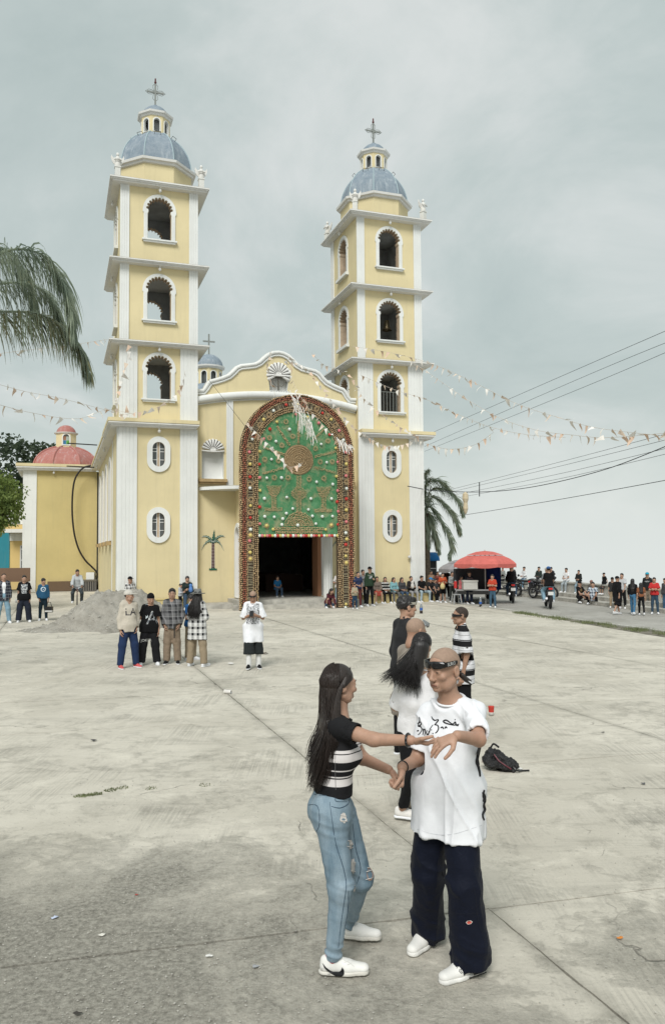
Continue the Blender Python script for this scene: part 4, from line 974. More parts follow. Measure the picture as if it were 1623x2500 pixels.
leafy_tree('evergreen_tree', 'dark leafy tree rising behind the red-domed chapel', (-25.5, 58, 0), [(-1.5, 0, 7.5, 3.2), (2.2, -.5, 8.4, 3.0), (4.8, 0, 8.4, 2.2), (0, 0, 5.2, 2.8), (3.4, 0, 6.2, 2.8), (-3.5, 0, 4.5, 2.5)], .40, 15000, M_LEAFD, 5.0, 4)
leafy_tree('weeping_tree', 'pale green bushy tree at the left edge before the chapel', (-13.95, 31.5, 0), [(-.5, 0, 5.0, 1.25), (.75, -.1, 4.7, .95), (.0, 0, 4.0, 1.1), (.95, 0, 4.0, .7), (-.6, 0, 5.5, .9), (.3, 0, 3.5, .65)], .15, 14000, M_LEAFL, 3.3, 8, .9)

def frond(mb, path, l0, droop, rs, m=0, lw=0.016, n_=90, tips=None, start=.08):
    """feather leaf: rachis plus drooping leaflets"""
    P = smooth_path(path, 8); mb.tube(P, [.028 * (1 - .8 * i / len(P)) for i in range(len(P))], 5, m); k = len(P)
    for i in range(n_):
        t = start + (1 - start) * (i + rs.random()) / n_; f = t * (k - 1); j = min(int(f), k - 2); p = P[j].lerp(P[j+1], f - j); d = (P[j+1] - P[j]).normalized(); sd = d.cross(Vector((0, 0, 1)))
        sd = sd.normalized() if sd.length > 1e-3 else Vector((1, 0, 0)); up_ = sd.cross(d)
        for s in (-1, 1):
            L = l0 * (1 - .62 * max(0, t - .55) / .45) * rs.uniform(.7, 1.1); o = (sd * s * rs.uniform(.5, 1.0) + d * rs.uniform(.3, .8) + up_ * rs.uniform(-.1, .7)).normalized()
            dr = droop * rs.uniform(.7, 1.2); q = [p]; v = o.copy(); seg = 5
            for e in range(seg): v = (v + Vector((0, 0, -dr * .62))).normalized(); q.append(q[-1] + v * (L / seg))
            w = lw * rs.uniform(.7, 1.2); side = v.cross(d); side = side.normalized() if side.length > 1e-3 else sd
            side = (side + Vector((rs.uniform(-.5, .5), rs.uniform(-.5, .5), 0))).normalized(); V = []
            for e, x in enumerate(q): ww = w * (.6, 1, 1, .8, .5, .08)[e]; V += [x - side * ww, x + side * ww]
            mm = m if not tips or rs.random() > tips else 1
            mb.add(V, [(2*e, 2*e+1, 2*e+3, 2*e+2) for e in range(seg)], mm)
def big_palm():
    rs = random.Random(21); Y = 13.0; root = thing('palm_tree', 'drooping palm fronds hanging in from the left edge of the sky', 'palm', (-8.3, 13.0, 0))
    rl = root.location; A = lambda px, py, dy=0: at(px, py, Y + dy) - rl
    MB().tube([(0, 0, 0), (.03, 0, 3), (0.0, 0, 5.9)], [.22, .17, .13], 12).build('trunk', M_BARK, root)
    base = Vector((0, 0, 5.9))
    for k, (pts, l0, n_, tp) in enumerate((([(-120, 690, -.2), (0, 618, -.3), (70, 610, -.3), (125, 640, -.3), (160, 720, -.3), (172, 800, -.3)], .95, 150, .05), ([(-150, 760, .2), (0, 760, .1), (90, 765, 0), (150, 800, 0), (192, 850, 0), (210, 905, .05)], .85, 190, .35),
                                         ([(-160, 640, .6), (-60, 600, .7), (0, 605, .8), (40, 640, .9), (70, 700, 1.0), (80, 750, 1.0)], .8, 130, .02), ([(-100, 720, .4), (20, 690, .5), (90, 700, .5), (130, 740, .5), (150, 800, .5)], .75, 130, .1), ([(-250, 640, .4), (-330, 620, .5), (-420, 680, .6)], .9, 90, .1), ([(-200, 560, 0), (-190, 500, -.6), (-180, 560, -1.4)], .9, 90, .1))):
        mb = MB(); frond(mb, [base] + [A(*p) for p in pts], l0 * 1.12, .95, rs, 0, .014, int(n_ * 1.5), tp, .25); mb.build('frond', [M_PALM, M_PALMY], root)
big_palm()
def far_palm():
    rs = random.Random(5); Y = 44.0; root = thing('palm_tree', 'small palm with arching fronds behind the right tower', 'palm', (5.2, 44.0, 0)); rl = root.location; A = lambda px, py, dy=0: at(px, py, Y + dy) - rl
    MB().tube([(0, 0, 0), (0, 0, 4.4)], [.2, .15], 10).build('trunk', M_BARK, root); base = Vector((0, 0, 4.4))
    for pts in ([(1050, 1200), (1085, 1195), (1118, 1225), (1128, 1255)], [(1055, 1215), (1090, 1240), (1112, 1275), (1120, 1300)], [(1040, 1190), (1040, 1160), (1045, 1150)], [(1050, 1240), (1085, 1290), (1100, 1330), (1100, 1360)], [(1045, 1260), (1060, 1310), (1068, 1345)], [(1038, 1250), (1040, 1300), (1042, 1330)], [(1010, 1190), (990, 1200), (980, 1240)], [(1040, 1185), (1070, 1175), (1095, 1195)]):
        mb = MB(); frond(mb, [base] + [A(*p) for p in pts], 1.0, .45, rs, 0, .024, 150, .2, .12); mb.build('frond', [M_PALM, M_PALMY], root)
far_palm()

# ------------------------------------------------------------------ bunting and wires
M_FLAGS = [flat((0.62, 0.46, 0.35), 0.8), flat((0.70, 0.67, 0.62), 0.8), flat((0.64, 0.53, 0.43), 0.8), flat((0.72, 0.70, 0.66), 0.8)]
M_CORD = flat((0.55, 0.50, 0.44), 0.9)
def flag_mesh(m_, seed):
    rs = random.Random(seed); V = []; k = 6; tw = rs.uniform(-.5, .5)
    for i in range(k + 1):
        t = i / k; w = .085 * (1 - t) + .004; a = tw * t; off = .05 * math.sin(t * 3 + seed) * t
        V += [(-w * math.cos(a), -w * math.sin(a) + off, -.30 * t), (w * math.cos(a), w * math.sin(a) + off, -.30 * t)]
    me = mesh('pennant', V, [(2*i, 2*i+1, 2*i+3, 2*i+2) for i in range(k)], m_, True); return me
FLAGS = [[flag_mesh(m_, 3 * j + i) for i in range(3)] for j, m_ in enumerate(M_FLAGS)]
def bunting(label, pts, n_, seed, flare=.5, size=1.0):
    rs = random.Random(seed); root = thing('bunting', label, 'bunting', group='strings of paper pennants'); P = smooth_path([Vector(p) for p in pts], 8)
    MB().tube(P, .006, 4).build('cord', M_CORD, root); k = len(P)
    L = [0.0]
    for i in range(1, k): L.append(L[-1] + (P[i] - P[i-1]).length)
    j = 0
    for i in range(n_):
        s = L[-1] * (i + .5 + rs.uniform(-.18, .18)) / n_
        while j < k - 2 and L[j+1] < s: j += 1
        p = P[j].lerp(P[j+1], (s - L[j]) / max(1e-6, L[j+1] - L[j])); d = P[j+1] - P[j]
        o = obj('pennant', rs.choice(FLAGS[(i * 3 + i // 2 + seed) % 4]), root); o.location = p; o.rotation_euler = (rs.gauss(0, flare), rs.gauss(0, flare * .8), math.atan2(d.y, d.x) + rs.gauss(0, .3)); sc_ = size * rs.uniform(.8, 1.1); o.scale = (sc_, sc_, sc_)
    return root
def W_(px, py, Y): return at(px, py, Y)
bunting('pennant string from left edge to the left tower first cornice', [W_(-40, 868, 24), W_(60, 855, 26), (W_(170, 842, 28)), ch(-.45, -.45, 10.92)], 13, 1)
bunting('upper of two slack pennant strings low at the left edge', [W_(-30, 930, 22), W_(60, 955, 25), W_(160, 975, 28), W_(285, 1008, 31.5)], 15, 2, .9)
bunting('lower of two slack pennant strings low at the left edge', [W_(-30, 980, 22), W_(80, 1008, 25), W_(190, 1022, 28), W_(262, 1000, 30.5), W_(330, 1012, 31)], 15, 3, .8)
bunting('pennants hanging down the left tower from its cornice corner', [W_(318, 838, 31), W_(310, 880, 31), W_(295, 930, 31), W_(283, 990, 31), W_(300, 1015, 31)], 13, 4, .6)
bunting('pennants sagging across the left tower lowest bell opening', [W_(300, 1012, 31), W_(370, 1000, 31.2), W_(420, 972, 31.4), W_(445, 935, 31.6), W_(452, 905, 31.8)], 13, 5, .5)
bunting('highest pennant string from right tower sloping to the right edge', [W_(860, 845, 33), W_(960, 862, 32), W_(1060, 890, 30), W_(1160, 935, 27), W_(1260, 985, 25), W_(1360, 1018, 23), W_(1460, 1045, 21), W_(1640, 1066, 18)], 46, 6, .7, .95)
bunting('middle pennant string from right tower cornice to the right', [W_(1000, 880, 33), W_(1060, 920, 31), W_(1140, 975, 29), W_(1220, 1020, 27), W_(1310, 1050, 25), W_(1400, 1062, 23), W_(1480, 1068, 21), W_(1640, 1056, 18)], 34, 7, .6, .9)
bunting('lower pennant string leaving the right tower lowest bell opening', [W_(880, 915, 33), W_(960, 950, 32), W_(1040, 975, 31), W_(1110, 1008, 29), W_(1190, 1040, 27), W_(1280, 1060, 25), W_(1380, 1068, 23)], 34, 8, .7, .85)
bunting('short pennant swag at the right tower base cornice corner', [W_(1020, 1075, 32), W_(1070, 1092, 31), W_(1110, 1096, 30), W_(1160, 1085, 29), W_(1205, 1055, 28)], 12, 9, .25)
bunting('pennant swag below the base cornice over the oval window', [W_(905, 1072, 32.5), W_(930, 1085, 32.4), W_(960, 1090, 32.4), W_(1000, 1080, 32.3), W_(1022, 1062, 32)], 12, 10, .4, .9)
bunting('pennants running from gable top to the right tower pilaster', [W_(690, 880, 33), W_(740, 895, 33.4), W_(780, 940, 33.6), W_(815, 985, 33.6), W_(860, 1040, 33.4), W_(905, 1072, 33)], 22, 11, .6, .9)
bunting('pennants fluttering between gable and right tower corner', [W_(760, 860, 33), W_(790, 890, 33.4), W_(830, 905, 33.8), W_(860, 925, 34), W_(890, 975, 33.6), W_(950, 1025, 33), W_(1015, 1065, 32)], 24, 12, .7, .9)
bunting('pennants crossing the arch crown from gable to its right shoulder', [W_(705, 870, 33), W_(715, 930, 32), W_(745, 985, 31.5), W_(790, 1040, 31), W_(830, 1080, 31), W_(862, 1090, 31)], 20, 13, .7, .9)
bunting('pennants drooping down the arch from its left shoulder to disc', [W_(600, 1030, 31), W_(640, 1070, 30.8), W_(680, 1110, 30.8), W_(705, 1140, 30.8), W_(740, 1130, 30.8)], 14, 14, .5, .9)
bunting('pennants on the gable left of its shell niche', [W_(665, 850, 33.5), W_(652, 890, 33.4), W_(660, 930, 33), W_(672, 965, 32.4)], 9, 15, .6, .9)
def ribbons():
    rs = random.Random(31); root = thing('paper_streamers', 'bundle of torn white paper streamers hanging over the arch disc', 'streamers'); m_ = M_FLAGS[3]
    for k in range(40):
        t = rs.random(); x = 722 + 42 * t + rs.uniform(-7, 7); y = 985 + 75 * t + rs.uniform(-14, 14); d = 30.85 + rs.uniform(-.2, .1)
        p0 = W_(x - rs.uniform(4, 14), y - rs.uniform(6, 26), d); p1 = W_(x, y, d); p2 = W_(x + rs.uniform(-6, 12), y + rs.uniform(14, 44), d)
        P = smooth_path([p0, p1, p2], 4); V = []; w = rs.uniform(.008, .02)
        for i, p in enumerate(P): e = w * (1 - .5 * i / len(P)); V += [p - CU * e, p + CU * e + Vector((0, 0, rs.uniform(-.01, .01)))]
        obj('streamer', mesh('streamer', [tuple(v) for v in V], [(2*i, 2*i+1, 2*i+3, 2*i+2) for i in range(len(P) - 1)], M_FLAGS[k % 4] if k % 5 == 0 else m_), root)
    for k in range(14):
        x = 822 + k * 2.8; p0 = W_(x, 1072 + k * 1.1 + rs.uniform(-5, 5), 31); p1 = W_(x + rs.uniform(0, 9), 1094 + k + rs.uniform(-10, 8), 30.9); V = [p0 - CU * .015, p0 + CU * .015, p1 + CU * .01, p1 - CU * .01]; obj('streamer', mesh('streamer', [tuple(v) for v in V], [(0, 1, 2, 3)], m_), root)
ribbons()
def wire(label, pts, r, seed=0): tag(MB().tube(smooth_path([Vector(p) for p in pts], 10), r, 5).build('power_line', M_DARK), label, 'wire', 'overhead wires')
wire('highest overhead wire at the right, crossing the upper pennant string', [W_(1055, 1056, 60), W_(1400, 905, 40), W_(1660, 792, 30)], .011)
wire('second overhead wire from the top at the right', [W_(1036, 1090, 60), W_(1400, 930, 40), W_(1660, 822, 30)], .010)
wire('third overhead wire from the top at the right', [W_(1036, 1102, 60), W_(1400, 955, 40), W_(1660, 845, 30)], .010)
wire('upper wire of the lower bundle at the right', [W_(1080, 1200, 60), W_(1350, 1132, 45), W_(1660, 1050, 32)], .010)
wire('second wire of the lower bundle at the right', [W_(1080, 1206, 60), W_(1350, 1142, 45), W_(1660, 1065, 32)], .010)
wire('third wire of the lower bundle at the right', [W_(1090, 1212, 60), W_(1350, 1160, 45), W_(1660, 1086, 32)], .010)
wire('thick sagging cable in the lower bundle of wires', [W_(995, 1187, 33), W_(1075, 1199, 40), W_(1200, 1200, 44), W_(1320, 1185, 44), W_(1480, 1145, 38), W_(1660, 1075, 32)], .02)
wire('lowest wire of the lower bundle at the right', [W_(1090, 1220, 60), W_(1350, 1172, 45), W_(1660, 1100, 32)], .010)
wire('lone lowest wire at right above the umbrella', [W_(1105, 1262, 60), W_(1350, 1222, 45), W_(1660, 1166, 32)], .016)
wire('thin cord tied from gable end to the arch left shoulder', [W_(508, 925, 33.4), W_(556, 986, 32.3), W_(602, 1045, 31)], .008)
tag(MB().tube([W_(1170, 1177, 50), W_(1170, 1212, 50)], .03, 6).build('wire_spacer', M_DARK), 'short vertical spacer bar between the lower wires', 'spacer')
tag(MB().lathe([(.02, 4.25), (.14, 4.15), (.16, 3.9), (.1, 3.7), (.13, 3.4), (.07, 3.2), (.001, 3.1)], 9, (0, 0)).build('paper_tassel', flat((0.55, 0.47, 0.33), 0.9)), 'pale yellow paper tassel hanging from the cable beside the palm', 'tassel').location = W_(1136, 1225, 40) - Vector((0, 0, 3.75))
# ------------------------------------------------------------------ signed-distance modelling for figures
class Vol:
    def __init__(s, lo, hi, h):
        s.h = h; s.lo = np.array(lo, dtype=np.float32); n = np.maximum(4, np.ceil((np.array(hi) - np.array(lo)) / h).astype(int) + 1); s.n = n
        s.ax = [s.lo[i] + h * np.arange(n[i], dtype=np.float32) for i in range(3)]
        s.d = np.full(tuple(n), 0.3, dtype=np.float32)
    def slab(s, lo, hi):
        sl = []
        for i in range(3):
            a = int(max(0, math.floor((lo[i] - s.lo[i]) / s.h))); b = int(min(s.n[i], math.ceil((hi[i] - s.lo[i]) / s.h) + 1))
            if b <= a: return None
            sl.append(slice(a, b))
        return tuple(sl)
    def grid(s, sl):
        return (s.ax[0][sl[0]][:, None, None], s.ax[1][sl[1]][None, :, None], s.ax[2][sl[2]][None, None, :])
    def put(s, sl, dist, k, op):
        cur = s.d[sl]
        if op == 'add':
            if k > 0:
                hh = np.clip(0.5 + 0.5 * (cur - dist) / k, 0, 1); s.d[sl] = cur * (1 - hh) + dist * hh - k * hh * (1 - hh)
            else: s.d[sl] = np.minimum(cur, dist)
        else:
            if k > 0:
                dd = -dist; hh = np.clip(0.5 - 0.5 * (cur - dd) / k, 0, 1); s.d[sl] = cur * (1 - hh) + dd * hh + k * hh * (1 - hh)
            else: s.d[sl] = np.maximum(cur, -dist)
    def cap(s, a, b, ra, rb=None, k=0.02, op='add', xd=None, fl=1.0, fl2=None):
        """tapered capsule; xd/fl: the radius along xd is multiplied by fl (fl2 at the far end)"""
        a = np.array(a, dtype=np.float32); b = np.array(b, dtype=np.float32); rb = ra if rb is None else rb; fl2 = fl if fl2 is None else fl2
        m = max(ra, rb) * max(1, fl, fl2) + k + 2 * s.h + 0.03
        sl = s.slab(np.minimum(a, b) - m, np.maximum(a, b) + m)
        if sl is None: return s
        X, Y, Z = s.grid(sl); ab = b - a; L2 = float(ab @ ab) + 1e-12
        px, py, pz = X - a[0], Y - a[1], Z - a[2]
        t = np.clip((px * ab[0] + py * ab[1] + pz * ab[2]) / L2, 0, 1)
        qx, qy, qz = px - t * ab[0], py - t * ab[1], pz - t * ab[2]
        r = ra + (rb - ra) * t
        if xd is not None:
            e = np.array(xd, dtype=np.float32); e = e / np.linalg.norm(e); f = fl + (fl2 - fl) * t
            w = qx * e[0] + qy * e[1] + qz * e[2]; g = w / f - w
            qx, qy, qz = qx + g * e[0], qy + g * e[1], qz + g * e[2]
        s.put(sl, np.sqrt(qx * qx + qy * qy + qz * qz) - r, k, op); return s
    def ell(s, c, rad, k=0.02, op='add', B=None):
        c = np.array(c, dtype=np.float32); rad = np.array(rad, dtype=np.float32); m = float(rad.max()) + k + 2 * s.h + 0.02
        sl = s.slab(c - m, c + m)
        if sl is None: return s
        X, Y, Z = s.grid(sl); px, py, pz = X - c[0], Y - c[1], Z - c[2]
        if B is not None:
            B = np.array(B, dtype=np.float32)
            px, py, pz = (px * B[0][0] + py * B[0][1] + pz * B[0][2], px * B[1][0] + py * B[1][1] + pz * B[1][2], px * B[2][0] + py * B[2][1] + pz * B[2][2])
        q = np.sqrt((px / rad[0]) ** 2 + (py / rad[1]) ** 2 + (pz / rad[2]) ** 2); g = np.sqrt((px / rad[0] ** 2) ** 2 + (py / rad[1] ** 2) ** 2 + (pz / rad[2] ** 2) ** 2) + 1e-6
        s.put(sl, q * (q - 1) / g, k, op); return s
    def cut(s, p, n):
        """remove everything on the side n points to"""
        n = np.array(n, dtype=np.float32); n = n / np.linalg.norm(n); X, Y, Z = s.grid((slice(None),) * 3)
        s.d = np.maximum(s.d, (X - p[0]) * n[0] + (Y - p[1]) * n[1] + (Z - p[2]) * n[2]); return s
    def warp(s, amp, freq, off=0.0, aniso=(1, 1, 1)):
        X, Y, Z = np.meshgrid(*s.ax, indexing='ij'); msk = np.abs(s.d) < 0.06
        P = np.stack([X[msk] * freq * aniso[0] + off, Y[msk] * freq * aniso[1], Z[msk] * freq * aniso[2]], -1)
        s.d[msk] += amp * fbm(P, 3); return s
    def mesh(s, smooth=1):
        d = s.d; neg = d < 0; nx, ny, nz = d.shape
        c = sum(neg[i:nx-1+i, j:ny-1+j, k:nz-1+k].astype(np.int8) for i in (0, 1) for j in (0, 1) for k in (0, 1))
        act = (c > 0) & (c < 8); idx = np.argwhere(act)
        if len(idx) == 0: return np.zeros((0, 3)), np.zeros((0, 4), int)
        vid = np.full(act.shape, -1, dtype=np.int64); vid[act] = np.arange(len(idx))
        acc = np.zeros((len(idx), 3)); cnt = np.zeros(len(idx))
        cor = [(i, j, k) for i in (0, 1) for j in (0, 1) for k in (0, 1)]
        for p in cor:
            for ax in range(3):
                if p[ax]: continue
                q = list(p); q[ax] = 1
                d0 = d[idx[:, 0]+p[0], idx[:, 1]+p[1], idx[:, 2]+p[2]]; d1 = d[idx[:, 0]+q[0], idx[:, 1]+q[1], idx[:, 2]+q[2]]
                m = (d0 < 0) != (d1 < 0); t = np.where(m, d0 / np.where(m, d0 - d1, 1), 0)
                pt = np.array(p, float)[None] + 0.0 * idx; pt[:, ax] += t
                acc[m] += pt[m]; cnt[m] += 1
        V = s.lo + s.h * (idx + acc / cnt[:, None])
        Fs = []
        for ax in range(3):
            sl0 = [slice(None)] * 3; sl1 = [slice(None)] * 3; sl0[ax] = slice(0, -1); sl1[ax] = slice(1, None)
            a = neg[tuple(sl0)]; b = neg[tuple(sl1)]; u, v = (ax + 1) % 3, (ax + 2) % 3
            e = np.argwhere(a != b); ok = (e[:, u] > 0) & (e[:, v] > 0) & (e[:, u] < d.shape[u] - 1) & (e[:, v] < d.shape[v] - 1); e = e[ok]
            if not len(e): continue
            def g(du, dv):
                w = e.copy(); w[:, u] -= du; w[:, v] -= dv; return vid[w[:, 0], w[:, 1], w[:, 2]]
            Q = np.stack([g(1, 1), g(0, 1), g(0, 0), g(1, 0)], 1); fl = b[e[:, 0], e[:, 1], e[:, 2]]
            Q[fl] = Q[fl][:, ::-1]; Fs.append(Q)
        Fq = np.concatenate(Fs); Fq = Fq[(Fq >= 0).all(1)]
        return relax(V, Fq, smooth), Fq
def relax(V, Fq, it=1, lam=0.5):
    for _ in range(it):
        S = np.zeros_like(V); C = np.zeros(len(V))
        for i in range(4):
            a, b = Fq[:, i], Fq[:, (i + 1) % 4]
            np.add.at(S, a, V[b]); np.add.at(S, b, V[a]); np.add.at(C, a, 1); np.add.at(C, b, 1)
        V = V + lam * (S / np.maximum(C, 1)[:, None] - V)
    return V
def vnormals(V, Fq):
    n = np.cross(V[Fq[:, 2]] - V[Fq[:, 0]], V[Fq[:, 3]] - V[Fq[:, 1]]); N = np.zeros_like(V)
    for i in range(4): np.add.at(N, Fq[:, i], n)
    return N / (np.linalg.norm(N, axis=1)[:, None] + 1e-9)
def vec(*a): return np.array(a, dtype=float)
def unit(v): v = np.asarray(v, float); return v / (np.linalg.norm(v) + 1e-12)
def basis(fwd, up):
    """rows: right-hand side (person's left = +x when facing -y), forward, up"""
    f = unit(fwd); u = unit(np.asarray(up, float) - f * np.dot(up, f)); return np.stack([np.cross(u, f) * 1.0, f, u])

# ------------------------------------------------------------------ canonical head (metres, about 0.225 high; origin at its centre; faces -y; person's left +x)
_cache = {}
def head_mesh(kind, h):
    key = ('head', kind, h)
    if key in _cache: return _cache[key]
    v = Vol((-.11, -.14, -.20), (.11, .13, .15), h); f = kind == 'f'
    v.ell((0, 0.012, 0.030), (0.074, 0.092, 0.084), 0.0)                     # skull
    v.ell((0, -0.028, -0.020), (0.060, 0.062, 0.078), 0.03)                  # face mass
    v.cap((-0.036, -0.030, -0.072), (0.036, -0.030, -0.072), 0.030, k=0.03)  # jaw
    v.ell((0, -0.068, -0.092), (0.022 if not f else 0.018, 0.018, 0.016), 0.02)  # chin
    v.cap((-0.052, 0.0, -0.055), (-0.036, -0.03, -0.078), 0.022, 0.02, 0.02); v.cap((0.052, 0.0, -0.055), (0.036, -0.03, -0.078), 0.022, 0.02, 0.02)
    v.cap((-0.034, -0.077, 0.022), (0.034, -0.077, 0.022), 0.010, k=0.018)   # brow ridge
    for s in (-1, 1):
        v.ell((s * 0.043, -0.066, -0.022), (0.020, 0.016, 0.016), 0.02)      # cheeks
        v.ell((s * 0.030, -0.094, 0.004), (0.017, 0.013, 0.011), 0.010, 'sub')   # eye sockets
        v.ell((s * 0.030, -0.079, 0.004), (0.0165, 0.012, 0.0125), 0.003)    # eyeball with lids
        v.cap((s * 0.017, -0.088, 0.013), (s * 0.043, -0.080, 0.012), 0.0035, k=0.005)  # upper lid
        v.cap((s * 0.018, -0.087, -0.005), (s * 0.042, -0.080, -0.005), 0.003, k=0.005)
        v.ell((s * 0.079, 0.014, -0.004), (0.010, 0.020, 0.033), 0.007)      # ear
        v.ell((s * 0.090, 0.008, 0.0), (0.007, 0.011, 0.019), 0.004, 'sub')
        v.ell((s * 0.011, -0.098, -0.037), (0.009, 0.010, 0.008), 0.006)     # nostril wings
    v.cap((0, -0.086, 0.016), (0, -0.104, -0.026), 0.0075, 0.011, 0.010)     # nose
    v.ell((0, -0.108, -0.032), (0.0115, 0.011, 0.010), 0.006)
    v.cap((-0.020, -0.082, -0.062), (0.020, -0.082, -0.062), 0.0065, k=0.008); v.ell((0, -0.090, -0.059), (0.014, 0.008, 0.006), 0.006)   # lips
    v.cap((-0.017, -0.082, -0.073), (0.017, -0.082, -0.073), 0.0075, k=0.008)
    v.cap((-0.022, -0.0955, -0.0672), (0.022, -0.0955, -0.0672), 0.0022, k=0.002, op='sub')
    v.cap((0, 0.020, -0.055), (0, 0.026, -0.125), 0.050 if not f else 0.043, 0.050 if not f else 0.044, 0.03)  # neck
    r = v.mesh(1); _cache[key] = r; return r
def hair_mesh(style, h):
    key = ('hair', style, h)
    if key in _cache: return _cache[key]
    v = Vol((-.14, -.16, -.62), (.14, .20, .17), h)
    if style == 'buzz':
        v.ell((0, 0.014, 0.033), (0.0755, 0.0935, 0.0855), 0); v.cut((0, -0.060, 0.062), (0, -0.9, -0.35)); v.cut((0, 0.02, -0.02), (0, -0.3, -1))
    elif style == 'fade':       # short crop on top
        v.ell((0, 0.012, 0.045), (0.079, 0.095, 0.088), 0); v.cap((-0.03, -0.055, 0.098), (0.03, -0.055, 0.098), 0.022, k=0.02)
        v.cut((0, -0.074, 0.052), (0, -0.95, -0.30)); v.cut((0, 0.02, 0.0), (0, -0.45, -1)); v.warp(0.012, 55)
    elif style == 'short':
        v.ell((0, 0.016, 0.042), (0.084, 0.100, 0.092), 0); v.cap((-0.03, -0.07, 0.085), (0.035, -0.075, 0.08), 0.025, k=0.02)
        v.cut((0, -0.080, 0.035), (0, -0.95, -0.30)); v.cut((0, 0.01, -0.035), (0, -0.55, -1)); v.warp(0.016, 45)
    elif style in ('long', 'tied'):
        v.ell((0, 0.016, 0.040), (0.083, 0.100, 0.090), 0); v.cut((0, -0.058, 0.02), (0, -1, -0.35))
        if style == 'long':
            v.cap((0, 0.045, 0.02), (0, 0.095, -0.34), 0.075, 0.052, 0.03, xd=(1, 0, 0), fl=1.15, fl2=2.0); v.cap((0.0, 0.095, -0.34), (0, 0.10, -0.46), 0.052, 0.03, 0.02, xd=(1, 0, 0), fl=2.0, fl2=2.4)
            v.ell((0, -0.09, -0.10), (0.060, 0.105, 0.135), 0.01, 'sub'); v.cap((0, 0.0, -0.1), (0, 0.03, -0.3), 0.05, k=0.01, op='sub')
            v.warp(0.014, 40, aniso=(1, 1, 0.12))
        else:
            v.cut((0, 0.02, -0.03), (0, -0.5, -1)); v.ell((0, 0.118, 0.035), (0.032, 0.030, 0.034), 0.01)
    r = v.mesh(1); _cache[key] = r; return r
def hat_mesh(style, h):
    key = ('hat', style, h)
    if key in _cache: return _cache[key]
    v = Vol((-.24, -.26, -.10), (.24, .26, .22), h)
    if style == 'cap':
        v.ell((0, 0.012, 0.048), (0.088, 0.106, 0.092), 0); v.cut((0, 0, 0.032), (0, -0.12, -1))
        w = Vol((-.24, -.26, -.10), (.24, .26, .22), h); w.ell((0, -0.095, 0.040), (0.080, 0.105, 0.05), 0); w.cut((0, 0, 0.043), (0, 0.10, 1)); w.cut((0, 0, 0.029), (0, -0.10, -1)); v.d = np.minimum(v.d, w.d)
    elif style == 'beanie':
        v.ell((0, 0.014, 0.056), (0.087, 0.104, 0.104), 0); v.cut((0, 0, 0.028), (0, -0.10, -1)); v.cap((0, -0.09, 0.045), (0, 0.115, 0.03), 0.002, k=0.0)
    elif style == 'hat':
        v.cap((0, 0.012, 0.05), (0, 0.012, 0.115), 0.088, 0.078, 0.0, xd=(0, 1, 0), fl=1.18); v.cut((0, 0, 0.150), (0, 0, 1)); v.cut((0, 0, 0.04), (0, 0, -1)); v.cap((0, -0.06, 0.165), (0, 0.08, 0.165), 0.025, k=0.02, op='sub')
        w = Vol((-.24, -.26, -.10), (.24, .26, .22), h); w.ell((0, 0.012, 0.045), (0.165, 0.185, 0.06), 0); w.cut((0, 0, 0.052), (0, 0, 1)); w.cut((0, 0, 0.034), (0, 0, -1)); v.d = np.minimum(v.d, w.d)
    elif style == 'hood':
        v.ell((0, 0.022, 0.035), (0.100, 0.115, 0.112), 0); v.cap((0, 0.04, -0.04), (0, 0.05, -0.14), 0.09, 0.10, 0.03); v.ell((0, -0.085, -0.01), (0.066, 0.085, 0.10), 0.01, 'sub')
    r = v.mesh(1); _cache[key] = r; return r
